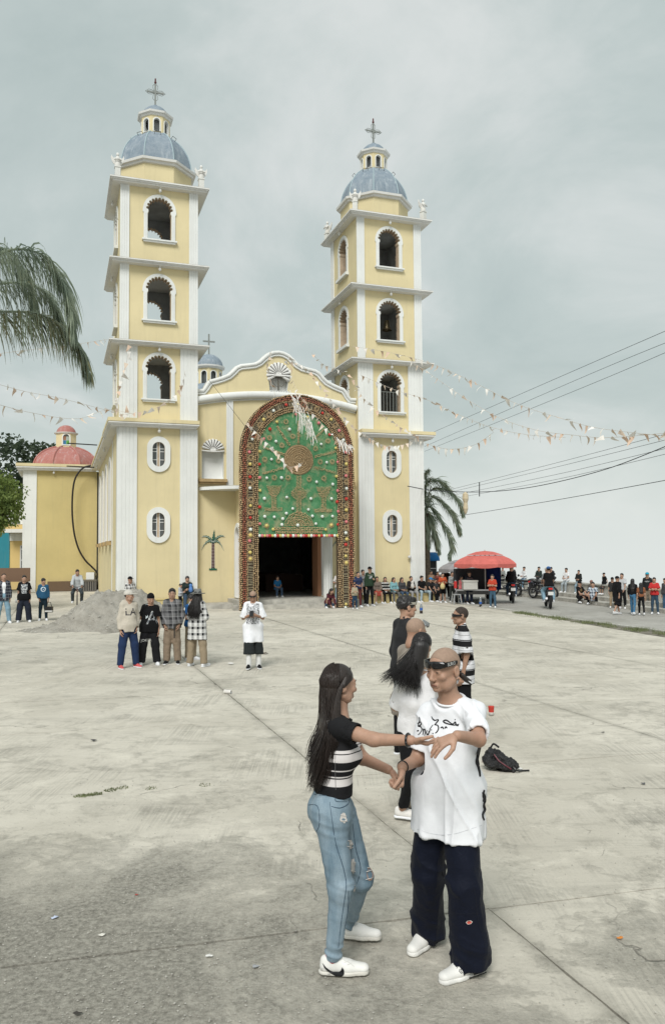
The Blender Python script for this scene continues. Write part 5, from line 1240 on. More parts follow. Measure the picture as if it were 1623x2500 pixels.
def hand_mesh(pose, h):
    """left hand: wrist at origin, fingers along -z, palm faces +x ... thumb towards -y"""
    key = ('hand', pose, h)
    if key in _cache: return _cache[key]
    v = Vol((-.09, -.10, -.21), (.09, .10, .05), h)
    v.cap((0, 0, 0.008), (0, 0, -0.025), 0.0215, 0.0235, 0.0, xd=(1, 0, 0), fl=0.82)
    v.cap((0, -0.012, -0.04), (0, -0.018, -0.083), 0.021, 0.018, 0.012, xd=(1, 0, 0), fl=0.62); v.cap((0, 0.014, -0.035), (0, 0.020, -0.078), 0.020, 0.017, 0.012, xd=(1, 0, 0), fl=0.62); v.cap((0, -0.01, -0.08), (0, 0.015, -0.076), 0.017, k=0.01, xd=(1, 0, 0), fl=0.7)
    curl = {'relaxed': (18, 26, 18), 'flat': (4, 6, 4), 'fist': (72, 88, 60), 'grip': (48, 62, 40), 'drape': (20, 16, 10)}[pose]
    for i, (y, L, da) in enumerate(((-0.030, 0.072, 5), (-0.010, 0.080, 1), (0.011, 0.074, -3), (0.030, 0.058, -8))):
        p = vec(0, y * 0.92, -0.082 + 0.004 * abs(i - 1)); a = 0.0; ln = (L * 0.44, L * 0.32, L * 0.26)
        for j in range(3):
            a += R(curl[j] * (1 + 0.08 * (i - 1))); dv = vec(-math.sin(a) * 1.0, -math.sin(R(da)) * math.cos(a), -math.cos(a) * math.cos(R(da)))
            q_ = p + dv * ln[j]; r0 = (0.0092, 0.0086, 0.0078)[j] * (0.92 if i == 3 else 1); v.cap(p, q_, r0, r0 * 0.92, 0.003); p = q_
    # thumb leaves the side of the palm near its base
    sp = {'relaxed': 0.5, 'flat': 0.9, 'fist': 0.15, 'grip': 0.3, 'drape': 0.7}[pose]
    t0 = vec(-0.004, -0.018, -0.025); t1 = t0 + vec(-0.012, -0.026 - 0.012 * sp, -0.026); t2 = t1 + vec(-0.010 - 0.012 * (1 - sp), -0.010 * sp - 0.003, -0.030); t3 = t2 + vec(-0.006 - 0.012 * (1 - sp), 0.004 - 0.008 * sp, -0.022)
    v.cap(t0, t1, 0.0145, 0.0115, 0.008); v.cap(t1, t2, 0.0108, 0.0095, 0.003); v.cap(t2, t3, 0.0095, 0.0082, 0.002)
    r = v.mesh(1); _cache[key] = r; return r
def shoe_mesh(h, high=False):
    key = ('shoe', h, high)
    if key in _cache: return _cache[key]
    """origin under the ankle on the ground, toe towards -y, 0.28 long"""
    u = Vol((-.08, -.25, -.02), (.08, .12, .18), h)
    u.cap((0.006, -0.172, 0.030), (0.002, -0.09, 0.036), 0.034, 0.040, 0, xd=(0, 0, 1), fl=0.80, fl2=0.86); u.cap((0.002, -0.09, 0.036), (0, 0.040, 0.042), 0.039, 0.034, 0.02, xd=(0, 0, 1), fl=0.9, fl2=1.0)
    u.cap((0, -0.075, 0.052), (0, 0.005, 0.080), 0.026, 0.032, 0.025); u.cap((0, 0.03, 0.05), (0, 0.045, 0.075), 0.030, 0.024, 0.02)
    if high: u.cap((0, 0.012, 0.08), (0, 0.012, 0.125), 0.036, 0.036, 0.02)
    u.cap((0, 0.010, 0.108 if not high else 0.15), (0, 0.010, 0.16), 0.026, k=0.006, op='sub'); u.cut((0, 0, 0.018), (0, 0, -1))
    Vu, Fu = u.mesh(1)
    s = Vol((-.08, -.25, -.02), (.08, .12, .10), min(h, 0.007)); s.cap((0.007, -0.170, 0.011), (0.002, -0.085, 0.011), 0.036, 0.043, 0); s.cap((0.002, -0.085, 0.011), (0, 0.046, 0.011), 0.042, 0.035, 0.02); s.cut((0, 0, 0.021), (0, 0.03, 1)); s.cut((0, 0, 0.0), (0, 0, -1))
    Vs, Fs = s.mesh(0)
    V = np.concatenate([Vu, Vs]); Fq = np.concatenate([Fu, Fs + len(Vu)]); mi = np.r_[np.zeros(len(Fu), int), np.ones(len(Fs), int)]
    r = (V, Fq, mi); _cache[key] = r; return r

# ------------------------------------------------------------------ materials for people
def skin_mat(name, c):
    q = NM(name, 0.52, 0.35); v = q.co('Object')
    b = q.mix(q.ramp(q.noise(v, 9, 5), [(0.3, 0.0), (0.7, 1.0)]), tuple(k * 0.90 for k in c), tuple(k * 1.07 for k in c))
    b = q.mix(q.ramp(q.noise(v, 34, 6, .75), [(.42, .30), (.58, 0.0)]), b, tuple(k * .72 for k in c)); b = q.mix(q.ramp(q.noise(v, 5, 3), [(.52, 0.0), (.70, .35)]), b, (c[0] * 1.08, c[1] * .86, c[2] * .82))
    q.col(b); q.bump(q.noise(v, 140, 4, .7), 0.3, 0.002)
    q.b.inputs['Subsurface Weight'].default_value = 0.06; q.b.inputs['Subsurface Radius'].default_value = (0.012, 0.005, 0.003); return q.m
SKIN = [skin_mat('skin_warm', (0.405, 0.245, 0.172)), skin_mat('skin_tan', (0.35, 0.205, 0.14)), skin_mat('skin_light', (0.48, 0.31, 0.23)), skin_mat('skin_deep', (0.30, 0.17, 0.115))]
def cloth_mat(name, c, rough=0.9, wr=0.35):
    key = ('cloth', tuple(round(k, 3) for k in c), rough)
    if key in _mc: return _mc[key]
    q = NM(name, rough, 0.15); v = q.co('Object')
    b = q.mix(q.ramp(q.noise(v, 5, 5, 0.6), [(0.3, 0.0), (0.7, 1.0)]), tuple(k * 0.88 for k in c), tuple(min(1, k * 1.10) for k in c)); q.col(b)
    q.b.inputs['Sheen Weight'].default_value = 0.03
    h = q.math('ADD', q.math('MULTIPLY', q.noise(v, 16, 4, 0.6, 0.8), 1.0), q.math('MULTIPLY', q.noise(v, 220, 2), 0.10)); q.bump(h, wr, 0.02)
    _mc[key] = q.m; return q.m
def stripes_mat(name, stops, scale=1.0, off=0.0, axis=2, repeat=None, wr=0.3):
    """bands across the object axis; stops: list of (position, colour) in metres"""
    q = NM(name, 0.9, 0.15); v = q.co('Object'); z = q.sep(v)[axis]
    z = q.math('ADD', z, off)
    if repeat: z = q.math('DIVIDE', q.math('FLOORED_MODULO', z, repeat), repeat); st = [(p / repeat, c) for p, c in stops]
    else:
        lo, hi = stops[0][0], stops[-1][0] + 0.3; z = q.math('DIVIDE', q.math('SUBTRACT', z, lo), hi - lo); st = [((p - lo) / (hi - lo), c) for p, c in stops]
    b = q.ramp(z, st, 'CONSTANT'); q.col(q.mix(q.math('MULTIPLY', q.noise(v, 6, 4), 0.08), b, (0.2, 0.2, 0.2)))
    q.bump(q.math('ADD', q.noise(v, 16, 4, 0.6, 0.8), q.math('MULTIPLY', q.noise(v, 220, 2), 0.1)), wr, 0.02); return q.m
def plaid_mat(name, base, dark, light, s=0.11):
    q = NM(name, 0.92, 0.12); v = q.co('Object'); o = q.sep(v)
    xy = q.math('ADD', o[0], q.math('MULTIPLY', o[1], 0.85))
    def band(c, w, off): return q.math('LESS_THAN', q.math('FLOORED_MODULO', q.math('ADD', c, off + 50 * s), s), w)
    b = base
    fz = q.math('MULTIPLY', q.math('ADD', band(o[2], s * 0.42, 0), band(xy, s * 0.42, 0.02)), 0.5)
    b = q.mix(fz, base, dark)
    b = q.mix(q.math('MULTIPLY', q.math('ADD', band(o[2], s * 0.10, s * 0.6), band(xy, s * 0.10, s * 0.66)), 0.45), b, light)
    q.col(b); q.bump(q.noise(v, 16, 4, 0.6, 0.8), 0.35, 0.02); return q.m
def hair_mat(name, c, rough=0.42):
    q = NM(name, rough, 0.5); v = q.co('Object'); n_ = q.noise(q.mapv(v, (60, 60, 5)), 1.0, 4, 0.7)
    q.col(q.mix(n_, tuple(k * 0.5 for k in c), tuple(k * 1.7 for k in c))); q.bump(n_, 0.5, 0.01); return q.m
M_HAIR = hair_mat('black_hair', (0.012, 0.010, 0.010)); M_HAIRB = hair_mat('brown_black_hair', (0.022, 0.015, 0.012))
M_BUZZ = paint('cropped_hair', (0.045, 0.035, 0.03), 0.9, 0.3, 60); M_STUB = paint('shaved_scalp', (0.31, 0.215, 0.16), 0.75, 0.10, 60)
def CL(c): return c if not isinstance(c, tuple) else cloth_mat('cloth', c)
BLACK = (0.0075, 0.0075, 0.0085); WHITE = (0.74, 0.75, 0.77); NAVY = (0.016, 0.022, 0.045); DENIM = (0.05, 0.085, 0.14); LDENIM = (0.20, 0.32, 0.40); GREY = (0.30, 0.31, 0.32); DGREY = (0.06, 0.06, 0.065); KHAKI = (0.30, 0.23, 0.15)

# ------------------------------------------------------------------ pose presets (local: forward -y, person's left +x, up +z); written for the left side, x mirrored for the right
ARM = {'hang': ((.15, .06, -1), (.03, -.22, -1), 'relaxed'), 'pocket': ((.26, .22, -1), (-.22, -.42, -.9), 'relaxed'), 'cross': ((.26, -.22, -1), (-1, -.62, .22), 'relaxed'),
       'phone': ((.24, .02, -1), (-.62, -.85, .34), 'grip'), 'lap': ((.20, -.30, -1), (-.45, -.9, -.25), 'relaxed'), 'knees': ((.10, -.62, -.8), (-.18, -.6, -.62), 'relaxed'),
       'bars': ((.20, -.55, -.75), (-.02, -.95, -.35), 'grip'), 'hold': ((.22, -.10, -1), (-.45, -.95, .22), 'grip'), 'behind': ((.25, .42, -1), (-.55, .55, -.6), 'relaxed'),
       'back': ((.20, .40, -1), (.05, .10, -1), 'relaxed'), 'fwd': ((.15, -.45, -1), (-.05, -.6, -.9), 'relaxed'), 'prop': ((.38, .25, -1), (.12, .1, -1), 'flat')}
LEG = {'stand': ((.07, 0, -1), (.05, .03, -1)), 'wide': ((.16, -.02, -1), (.10, .04, -1)), 'sit': ((.16, -1, -.10), (.02, -.05, -1)), 'sitopen': ((.42, -1, -.12), (.05, .10, -1)), 'crouch': ((.28, -.85, .42), (-.02, .55, -.85)),
       'stepf': ((.04, -.34, -1), (.0, -.10, -1)), 'stepb': ((.04, .28, -1), (.0, .62, -1)), 'ride': ((.30, -.82, -.62), (-.02, .55, -.85)), 'lean': ((.08, -.42, -1), (.02, .28, -1)), 'squat': ((.2, -.9, .2), (0, .35, -.95))}
def mir(v, s): return vec(v[0] * s, v[1], v[2])

def person(label, x, y, yaw, H=1.65, arms='hang', legs='stand', z0=0.0, seat=None, lean=0.0, side=0.0, head=(0, 0), top=None, bot=None, shoes=(WHITE, WHITE),
           hair='short', hat=None, skin=0, sex='m', lod=0.022, build=.86, group='people in the square', J=None, hands=(None, None), name='person', extra=None, twist=0.0, shoe_yaw=None):
    """one figure: continuous body, clothing, hair, shoes. yaw 0 faces the camera (-y), positive turns to the viewer's right"""
    D = R(yaw); root = thing(name, label, 'person', (x, y, 0.0), D, group)
    W_ = build
    if J is None:
        J = {}; ua, fa, th, sh = .172 * H, .148 * H, .245 * H, .245 * H
        if not isinstance(arms, (tuple, list)): arms = (arms, arms)
        if not isinstance(legs, (tuple, list)): legs = (legs, legs)
        up = unit((math.sin(R(side)), -math.sin(R(lean)), math.cos(R(lean)))); J['up'] = up
        pel = vec(0, 0, 0)
        for s, nm, lg in ((1, 'L', legs[0]), (-1, 'R', legs[1])):
            a, b = LEG[lg] if isinstance(lg, str) else lg
            if seat is not None and isinstance(lg, str) and lg.startswith('sit'):
                dzk = (z0 + .045 * H + sh) - (seat + .062 * H); dzk = max(-.8 * th, min(.3 * th, dzk)); hl_ = math.sqrt(th * th - dzk * dzk); hv_ = unit((a[0], a[1], 0)) * hl_; a = (hv_[0], hv_[1], dzk)
            hp_ = pel + vec(s * .049 * H * W_, 0, 0); kn = hp_ + unit(mir(a, s)) * th; an = kn + unit(mir(b, s)) * sh
            J['hip' + nm], J['knee' + nm], J['ank' + nm] = hp_, kn, an
        base = min(J['ankL'][2], J['ankR'][2])
        dz = (z0 + .045 * H - base) if seat is None else (seat + .062 * H)
        for k in J:
            if k != 'up': J[k] = J[k] + vec(0, 0, dz)
        pel = pel + vec(0, 0, dz); J['pel'] = pel
        ct, st_ = math.cos(R(twist)), math.sin(R(twist)); sx = vec(ct, st_, 0); sx = unit(sx - up * np.dot(sx, up)); J['sx'] = sx
        J['chest'] = pel + up * .20 * H; J['neck'] = pel + up * .295 * H
        fy = np.cross(sx, up)
        for s, nm, ar in ((1, 'L', arms[0]), (-1, 'R', arms[1])):
            A = ARM[ar] if isinstance(ar, str) else ar
            shp = pel + up * .266 * H + sx * s * .098 * H * W_
            def loc(v): v = mir(v, s); return sx * v[0] + (-fy) * v[1] + vec(0, 0, v[2])
            el = shp + unit(loc(A[0])) * ua; wr = el + unit(loc(A[1])) * fa
            J['sh' + nm], J['el' + nm], J['wr' + nm] = shp, el, wr; J['hp' + nm] = A[2]
        hy, hpit = R(head[0]), R(head[1])
        J['head'] = J['neck'] + up * .062 * H + vec(0, -.012 * H, 0.018 * H) + vec(0, -math.sin(R(lean)) * .02 * H, 0)
        J['hf'] = vec(math.sin(hy) * math.cos(hpit), -math.cos(hy) * math.cos(hpit), math.sin(hpit)); J['hu'] = unit(vec(math.sin(hpit) * -math.sin(hy) , math.sin(hpit) * math.cos(hy), math.cos(hpit)) + 0.15 * (up - vec(0, 0, 1)))
    up = J['up']; sx = J['sx']; pel = J['pel']; k_ = H / 1.7
    pts = np.array([v for kk, v in J.items() if isinstance(v, np.ndarray) and v.shape == (3,) and kk not in ('up', 'sx', 'hf', 'hu')])
    lo, hi = pts.min(0) - 0.24 * k_ - 0.06, pts.max(0) + 0.24 * k_ + 0.06
    T = top or {}; B = bot or {}
    # ---- body
    v = Vol(lo, hi, lod); r = k_
    v.cap(pel + up * 0.0, pel + up * .07 * H, .098 * r, .088 * r, 0, xd=sx, fl=1.42 * W_ if sex == 'm' else 1.6 * W_, fl2=1.35 * W_)
    v.cap(pel + up * .07 * H, J['chest'], .086 * r * W_, .098 * r * W_, .04, xd=sx, fl=1.35, fl2=1.42)
    v.cap(J['chest'], J['neck'] - up * .035 * H, .098 * r * W_, .070 * r, .04, xd=sx, fl=1.42, fl2=1.6)
    v.cap(J['neck'] - up * .03 * H, J['head'] - J['hu'] * .03 * r, .056 * r, .052 * r, .03)
    if sex == 'f':
        f_ = np.cross(sx, up)
        for s in (-1, 1): v.ell(J['chest'] + f_ * .078 * r + sx * s * .058 * r + up * .005, (.048 * r,) * 3, .035)
    for nm in 'LR':
        v.cap(J['neck'], J['sh' + nm], .046 * r, .046 * r, .03)
        v.cap(J['sh' + nm], J['el' + nm], .050 * r * W_, .041 * r * W_, .035); v.cap(J['el' + nm], J['wr' + nm], .041 * r * W_, .027 * r, .02)
        v.cap(J['hip' + nm], J['knee' + nm], .074 * r * W_, .054 * r * W_, .03); v.cap(J['knee' + nm], J['ank' + nm], .054 * r * W_, .036 * r, .02)
    Vb, Fb = v.mesh(1)
    hl = 0.0085 if lod > 0.015 else (0.006 if lod > 0.008 else 0.0042)
    parts = [(Vb, Fb)]
    hs = .1335 * H / 0.228
    J['hf'] = unit(J['hf']); J['hu'] = unit(J['hu'] - J['hf'] * np.dot(J['hu'], J['hf']))
    HB = np.stack([np.cross(J['hf'], J['hu']) * 1.0, -J['hf'], J['hu']])        # rows = images of local x, y, z
    if np.linalg.det(HB) < 0: HB[0] *= -1
    def to_head(V): return (V * hs) @ HB + J['head']
    hv, hf_ = head_mesh(sex, hl); parts.append((to_head(hv), hf_))
    for s, nm, hq in ((1, 'L', hands[0]), (-1, 'R', hands[1])):
        po = hq['pose'] if hq else J.get('hp' + nm, 'relaxed'); hv, hf_ = hand_mesh(po, hl if lod > 0.008 else 0.0034)
        dz_ = unit((J['wr' + nm] - J['el' + nm]) if not (hq and 'dir' in hq) else hq['dir'])
        # palm normal: towards the body by default
        pn = unit(hq['palm']) if hq and 'palm' in hq else unit(-sx * s + 0.2 * np.array([0, -1.0, 0]))
        zz = -dz_; xx = unit(-pn - zz * np.dot(-pn, zz)); yy = np.cross(zz, xx)
        V = hv.copy() * (H / 1.70) * 1.02; Fh = hf_
        th_ = hq.get('thumb') if hq else None
        flip = (np.dot(yy, th_) > 0) if th_ is not None else (np.dot(yy, np.array([0, -1.0, 0.0]) + 0.3 * np.array([0, 0, 1.0])) > 0)
        if flip: V[:, 1] *= -1; Fh = Fh[:, ::-1]
        Mx = np.stack([xx, yy, zz]); parts.append((V @ Mx + J['wr' + nm], Fh))
    V = np.concatenate([p[0] for p in parts]); off = np.cumsum([0] + [len(p[0]) for p in parts[:-1]]); Fq = np.concatenate([p[1] + o for p, o in zip(parts, off)])
    obj('body', mesh('body', V, Fq, SKIN[skin], True), root)
    # ---- eyes and brows
    if lod <= 0.015:
        for s in (-1, 1):
            e = MB(); n0 = 8
            ev = Vol((-.02, -.02, -.02), (.02, .02, .02), 0.002); 
            key = ('eye',)
            if key not in _cache:
                ev.ell((0, 0, 0), (.0110, .0075, .0042), 0); _cache[key] = ev.mesh(0)
            V_, F_ = _cache[key]; V_ = V_ + vec(s * 0.030, -0.0852, 0.0042)
            obj('eye', mesh('eye', to_head(V_), F_, flat((0.035, 0.022, 0.018), 0.2), True), root)
            b_ = MB().tube([(s * .014, -.0915, .0235), (s * .030, -.0905, .029), (s * .048, -.078, .0245)], [0.0035, 0.0042, 0.002], 6)
            obj('eyebrow', mesh('eyebrow', to_head(np.array(b_.V)), b_.F, M_HAIR, True), root)
        b_ = MB().tube([(-.021, -.0895, -.0672), (0, -.0955, -.0668), (.021, -.0895, -.0672)], 0.0022, 6)
        obj('lips', mesh('lips', to_head(np.array(b_.V)), b_.F, flat((0.20, 0.075, 0.06), 0.5), True), root)
    # ---- clothes
    cl = lod if lod < 0.016 else 0.02
    if B:
        kind = B.get('kind', 'pants'); ls = B.get('loose', .02) * r; v = Vol(lo, hi, cl)
        v.cap(pel + up * .0, pel + up * .055 * H, (.104 * r + ls * .5), .094 * r + ls * .35, 0, xd=sx, fl=1.42 * W_ if sex == 'm' else 1.58 * W_, fl2=1.36 * W_)
        if B.get('seatx'):
            bk = -np.cross(sx, up)
            for s_ in (-1, 1): v.ell(pel + bk * .035 + sx * s_ * .055 * r - up * .02, (.090 * r, .080 * r, .11 * r), .06)
        for nm in 'LR':
            hipj, kn, an = J['hip' + nm], J['knee' + nm], J['ank' + nm]
            if kind == 'skirt': v.cap(pel, (J['kneeL'] + J['kneeR']) / 2 * 0.9 + pel * 0.1, .12 * r, .115 * r + ls, .03, xd=sx, fl=1.4, fl2=1.35); continue
            v.cap(hipj, kn, .080 * r * W_ + ls + B.get('thigh', 0), .062 * r * W_ + ls + B.get('thigh', 0) * .4, .04)
            if kind == 'pants':
                e = B.get('hem', 1.0); an2 = kn + (an - kn) * e
                v.cap(kn, an2, .062 * r * W_ + ls, max(.040 * r + ls * B.get('flare', 1.0), .045 * r), .03)
            else:
                an2 = kn + (an - kn) * B.get('hem', .12); v.cap(kn, an2, .065 * r + ls, .066 * r + ls * 1.2, .02)
        if B.get('gap', True) and kind != 'skirt' and 'split' in B:
            v.cap(J['kneeL'] * .5 + J['kneeR'] * .5 + vec(0, 0, B['split']), J['ankL'] * .5 + J['ankR'] * .5, .012, .03, .01, 'sub')
        if kind == 'pants':
            for nm in 'LR':
                an, kn = J['ank' + nm], J['knee' + nm]; dd = unit(an - kn); e = B.get('hem', 1.0); c_ = kn + (an - kn) * e + dd * B.get('drop', .012)
                X, Y, Z = v.grid((slice(None),) * 3)
                side_ = ((X - c_[0]) * dd[0] + (Y - c_[1]) * dd[1] + (Z - c_[2]) * dd[2])
                near = ((X - c_[0]) ** 2 + (Y - c_[1]) ** 2 + (Z - c_[2]) ** 2) < (.22 * r) ** 2
                v.d = np.where(near, np.maximum(v.d, side_), v.d)
                if ls > .016: v.cap(c_ - dd * .05, c_ + dd * .1, .042 * r, k=0, op='sub')
        elif kind == 'shorts':
            for nm in 'LR':
                an, kn = J['ank' + nm], J['knee' + nm]; dd = unit(an - kn); c_ = kn + (an - kn) * B.get('hem', .12) + dd * .02
                X, Y, Z = v.grid((slice(None),) * 3); side_ = ((X - c_[0]) * dd[0] + (Y - c_[1]) * dd[1] + (Z - c_[2]) * dd[2])
                near = ((X - c_[0]) ** 2 + (Y - c_[1]) ** 2 + (Z - c_[2]) ** 2) < (.3 * r) ** 2; v.d = np.where(near, np.maximum(v.d, side_), v.d)
                v.cap(c_ - dd * .08, c_ + dd * .1, .062 * r, k=0, op='sub')
        else: v.cut((J['kneeL'] + J['kneeR']) / 2 * B.get('hem', .95) + pel * (1 - B.get('hem', .95)), (0, 0, -1) if seat is None else unit((J['kneeL'] + J['kneeR']) / 2 - pel))
        v.cut(pel + up * .062 * H, up)
        if B.get('wr', 1): v.warp(B.get('warp', .012), B.get('wf', 9), aniso=(1, 1, 1.4))
        V, Fq = v.mesh(1 if lod > .008 else 2)
        if 'post' in B: V = B['post'](V, vnormals(V, Fq), J)
        o = obj({'pants': 'trousers', 'shorts': 'shorts', 'skirt': 'skirt'}[kind], mesh('trousers', V, Fq, CL(B['c']), True), root)
        if 'deco' in B: B['deco'](o, V, Fq, J, root)
    if T:
        ls = T.get('loose', .018) * r; v = Vol(lo, hi, cl); hem = T.get('hem', .02) * H
        hb = pel - up * hem; wl = T.get('flare', 0.0) * r
        bl = B.get('loose', .02) * r if B else 0.0
        if hem > 0.0:
            dep = max(.100 * r + ls + wl, .082 * r * W_ + bl + .014); lat = max(dep * 1.36 * W_, .049 * H * W_ + .080 * r * W_ + bl + .016)
            v.cap(hb - up * .05, pel + up * .01 * H, dep, dep, 0, xd=sx, fl=lat / dep)
            for nm in 'LR': v.cap(J['hip' + nm], J['hip' + nm] + (J['knee' + nm] - J['hip' + nm]) * min(1, (hem + .06) / (.245 * H)), .080 * r * W_ + bl + .010, .074 * r * W_ + bl + .012, .05)
            wd = max(.092 * r + ls, dep * (.93 if hem > .05 * H else .86)); v.cap(pel + up * .01 * H, pel + up * .11 * H, dep, wd, .05, xd=sx, fl=lat / dep, fl2=max(1.30, lat / dep * .92))
        else: v.cap(hb, pel + up * .07 * H, .098 * r + ls + wl, .092 * r + ls, 0, xd=sx, fl=1.42 * W_, fl2=1.36 * W_)
        v.cap(pel + up * .07 * H, J['chest'], .090 * r * W_ + ls, .102 * r * W_ + ls * .8, .04, xd=sx, fl=1.36, fl2=1.42)
        v.cap(J['chest'], J['neck'] - up * .035 * H, .104 * r * W_ + ls * .7, .078 * r, .04, xd=sx, fl=1.42, fl2=1.6)
        if sex == 'f' :
            f_ = np.cross(sx, up)
            for s in (-1, 1): v.ell(J['chest'] + f_ * (.078 * r + ls * .5) + sx * s * .058 * r + up * .005, (.052 * r + ls * .3,) * 3, .04)
        sl_ = T.get('sleeve', 'short'); sw = T.get('sl', 1.0) * ls
        ends = []
        for nm in 'LR':
            v.cap(J['neck'], J['sh' + nm], .046 * r + ls * .25, .050 * r + ls * .25, .03)
            a, e, w = J['sh' + nm], J['el' + nm], J['wr' + nm]
            if sl_ == 'short':
                q_ = a + (e - a) * T.get('sf', .72); v.cap(a, q_, .052 * r * W_ + sw * .3, .053 * r * W_ + sw * 1.25, .04); ends.append((q_, unit(e - a), .053 * r * W_ + sw * 1.25 - max(.013, 1.6 * cl)))
            elif sl_ == 'long':
                q_ = e + (w - e) * T.get('sf', .97); v.cap(a, e, .052 * r * W_ + sw * .35, .049 * r * W_ + sw * .8, .04); v.cap(e, q_, .049 * r * W_ + sw * .8, .036 * r + sw * .7, .02); ends.append((q_, unit(w - e), .031 * r + sw * .3))
        X, Y, Z = v.grid((slice(None),) * 3)
        for c_, dd, ri in ends:
            side_ = ((X - c_[0]) * dd[0] + (Y - c_[1]) * dd[1] + (Z - c_[2]) * dd[2]); rr_ = .13 * r
            d2 = (X - c_[0]) ** 2 + (Y - c_[1]) ** 2 + (Z - c_[2]) ** 2; near = (d2 < rr_ ** 2) & (d2 - side_ ** 2 < (ri + .032) ** 2); v.d = np.where(near, np.maximum(v.d, side_ - .0), v.d)
            v.cap(c_ - dd * .045, c_ + dd * .08, ri, k=0, op='sub')
        v.cap(J['neck'] + up * .012 * H + J['hf'] * .012, J['head'], T.get('neckr', .060) * r, k=.006, op='sub')
        if T.get('open'):
            f_ = np.cross(sx, up)
            v.cap(J['neck'] + f_ * .10, hb + f_ * (.13 + ls), .05, .06, 0, 'sub')
        if T.get('hood'): v.cap(J['neck'] + up * .005 - J['hf'] * .05 + sx * .05, J['neck'] + up * .005 - J['hf'] * .05 - sx * .05, .055 * r, k=.03)
        if T.get('collar'):
            for s in (-1, 1): v.cap(J['neck'] + up * .022 * H + sx * s * .035 - J['hf'] * .03, J['neck'] + up * .006 * H + sx * s * .035 + J['hf'] * .05, .018 * r, .014 * r, .008)
        v.cut(hb, -up)
        v.cap(hb - up * .06, hb + up * T.get('inset', .03), .085 * r + ls, k=0, op='sub', xd=sx, fl=1.42 * W_) if T.get('hollow') else None
        v.warp(T.get('warp', .012), T.get('wf', 9), 3.3, aniso=(1.2, 1.2, .6))
        V, Fq = v.mesh(1 if lod > .008 else 2)
        if 'post' in T: V = T['post'](V, vnormals(V, Fq), J)
        o = obj(T.get('name', 'shirt'), mesh('shirt', V, Fq, CL(T['c']), True), root)
        if 'deco' in T: T['deco'](o, V, Fq, J, root)
        if lod <= .0136 and not T.get('collar') and not T.get('hood'):
            f_ = np.cross(sx, up); rk = T.get('neckr', .060) * r + .008
            MB().tube([tuple(J['neck'] + J['hf'] * .010 + sx * math.cos(a) * rk * 1.06 + f_ * math.sin(a) * rk + up * (.010 * r - .024 * r * math.sin(a))) for a in np.linspace(0, 2 * math.pi, 25)], .0065 * r, 6).build('collar_rib', CL(T['c']), root, smooth=True)
        if 'inner' in T:   # light shirt showing under an open one
            v = Vol(lo, hi, cl); v.cap(pel - up * .05 * H, pel + up * .07 * H, .104 * r, .096 * r, 0, xd=sx, fl=1.42 * W_); v.cap(pel + up * .07 * H, J['chest'], .096 * r, .106 * r, .04, xd=sx, fl=1.38); v.cap(J['chest'], J['neck'] - up * .035 * H, .105 * r, .075 * r, .04, xd=sx, fl=1.4); v.cap(J['neck'] + up * .012 * H, J['head'], .060 * r, k=.006, op='sub'); v.cut(pel - up * .09 * H, -up)
            V, Fq = v.mesh(1); obj('undershirt', mesh('undershirt', V, Fq, CL(T['inner']), True), root)
    # ---- shoes
    if shoes is not None:
        sm, fm = CL(shoes[0]), CL(shoes[1])
        for nm in 'LR':
            Vs, Fs, mi = shoe_mesh(0.012 if lod > .015 else (0.008 if lod > .008 else 0.005)); an = J['ank' + nm]; dd = unit(an - J['knee' + nm])
            ty = J.get('toe' + nm)
            if ty is None: ty = vec((.16 if nm == 'L' else -.16), -1, 0)
            ty = unit(vec(ty[0], ty[1], 0)); P = Vs * (H / 1.70)
            # tilt the shoe only with the shin if the foot is clearly off the ground
            Mx = np.stack([vec(-ty[1], ty[0], 0), -ty, vec(0, 0, 1)])
            tilt = J.get('tilt' + nm, 0.0)
            if tilt: c_, s_ = math.cos(R(tilt)), math.sin(R(tilt)); P = np.stack([P[:, 0], c_ * P[:, 1] - s_ * P[:, 2], s_ * P[:, 1] + c_ * P[:, 2]], 1)
            so = obj('shoe', mesh('shoe', P @ Mx + vec(an[0], an[1], an[2] - .045 * H), Fs, [sm, fm], True, mi), root)
            if extra and 'shoe' in extra: extra['shoe'](so, nm, Mx, vec(an[0], an[1], an[2] - .045 * H), H / 1.70, root)
    # ---- hair and hats
    if hat and hair in ('short', 'fade'): hair = 'buzz'
    if hair and hair != 'none':
        V, Fq = hair_mesh('buzz' if hair == 'shaved' else hair, 0.009 if lod > .015 else 0.006); obj('hair', mesh('hair', to_head(V), Fq, M_BUZZ if hair == 'buzz' else M_STUB if hair == 'shaved' else M_HAIR, True), root)
    if hat:
        st, c = hat[0], hat[1]; V, Fq = hat_mesh(st, 0.009 if lod > .015 else 0.006)
        if len(hat) > 2:
            a = R(hat[2]); ca, sa = math.cos(a), math.sin(a); V = np.stack([V[:, 0] * ca - V[:, 1] * sa, V[:, 0] * sa + V[:, 1] * ca, V[:, 2]], 1)
        obj({'cap': 'cap', 'beanie': 'beanie', 'hat': 'brimmed_hat', 'hood': 'hood'}[st], mesh('hat', to_head(V), Fq, CL(c), True), root)
    if extra and 'head' in extra: extra['head'](root, to_head, HB, J)
    if extra and 'after' in extra: extra['after'](root, J)
    return root, J
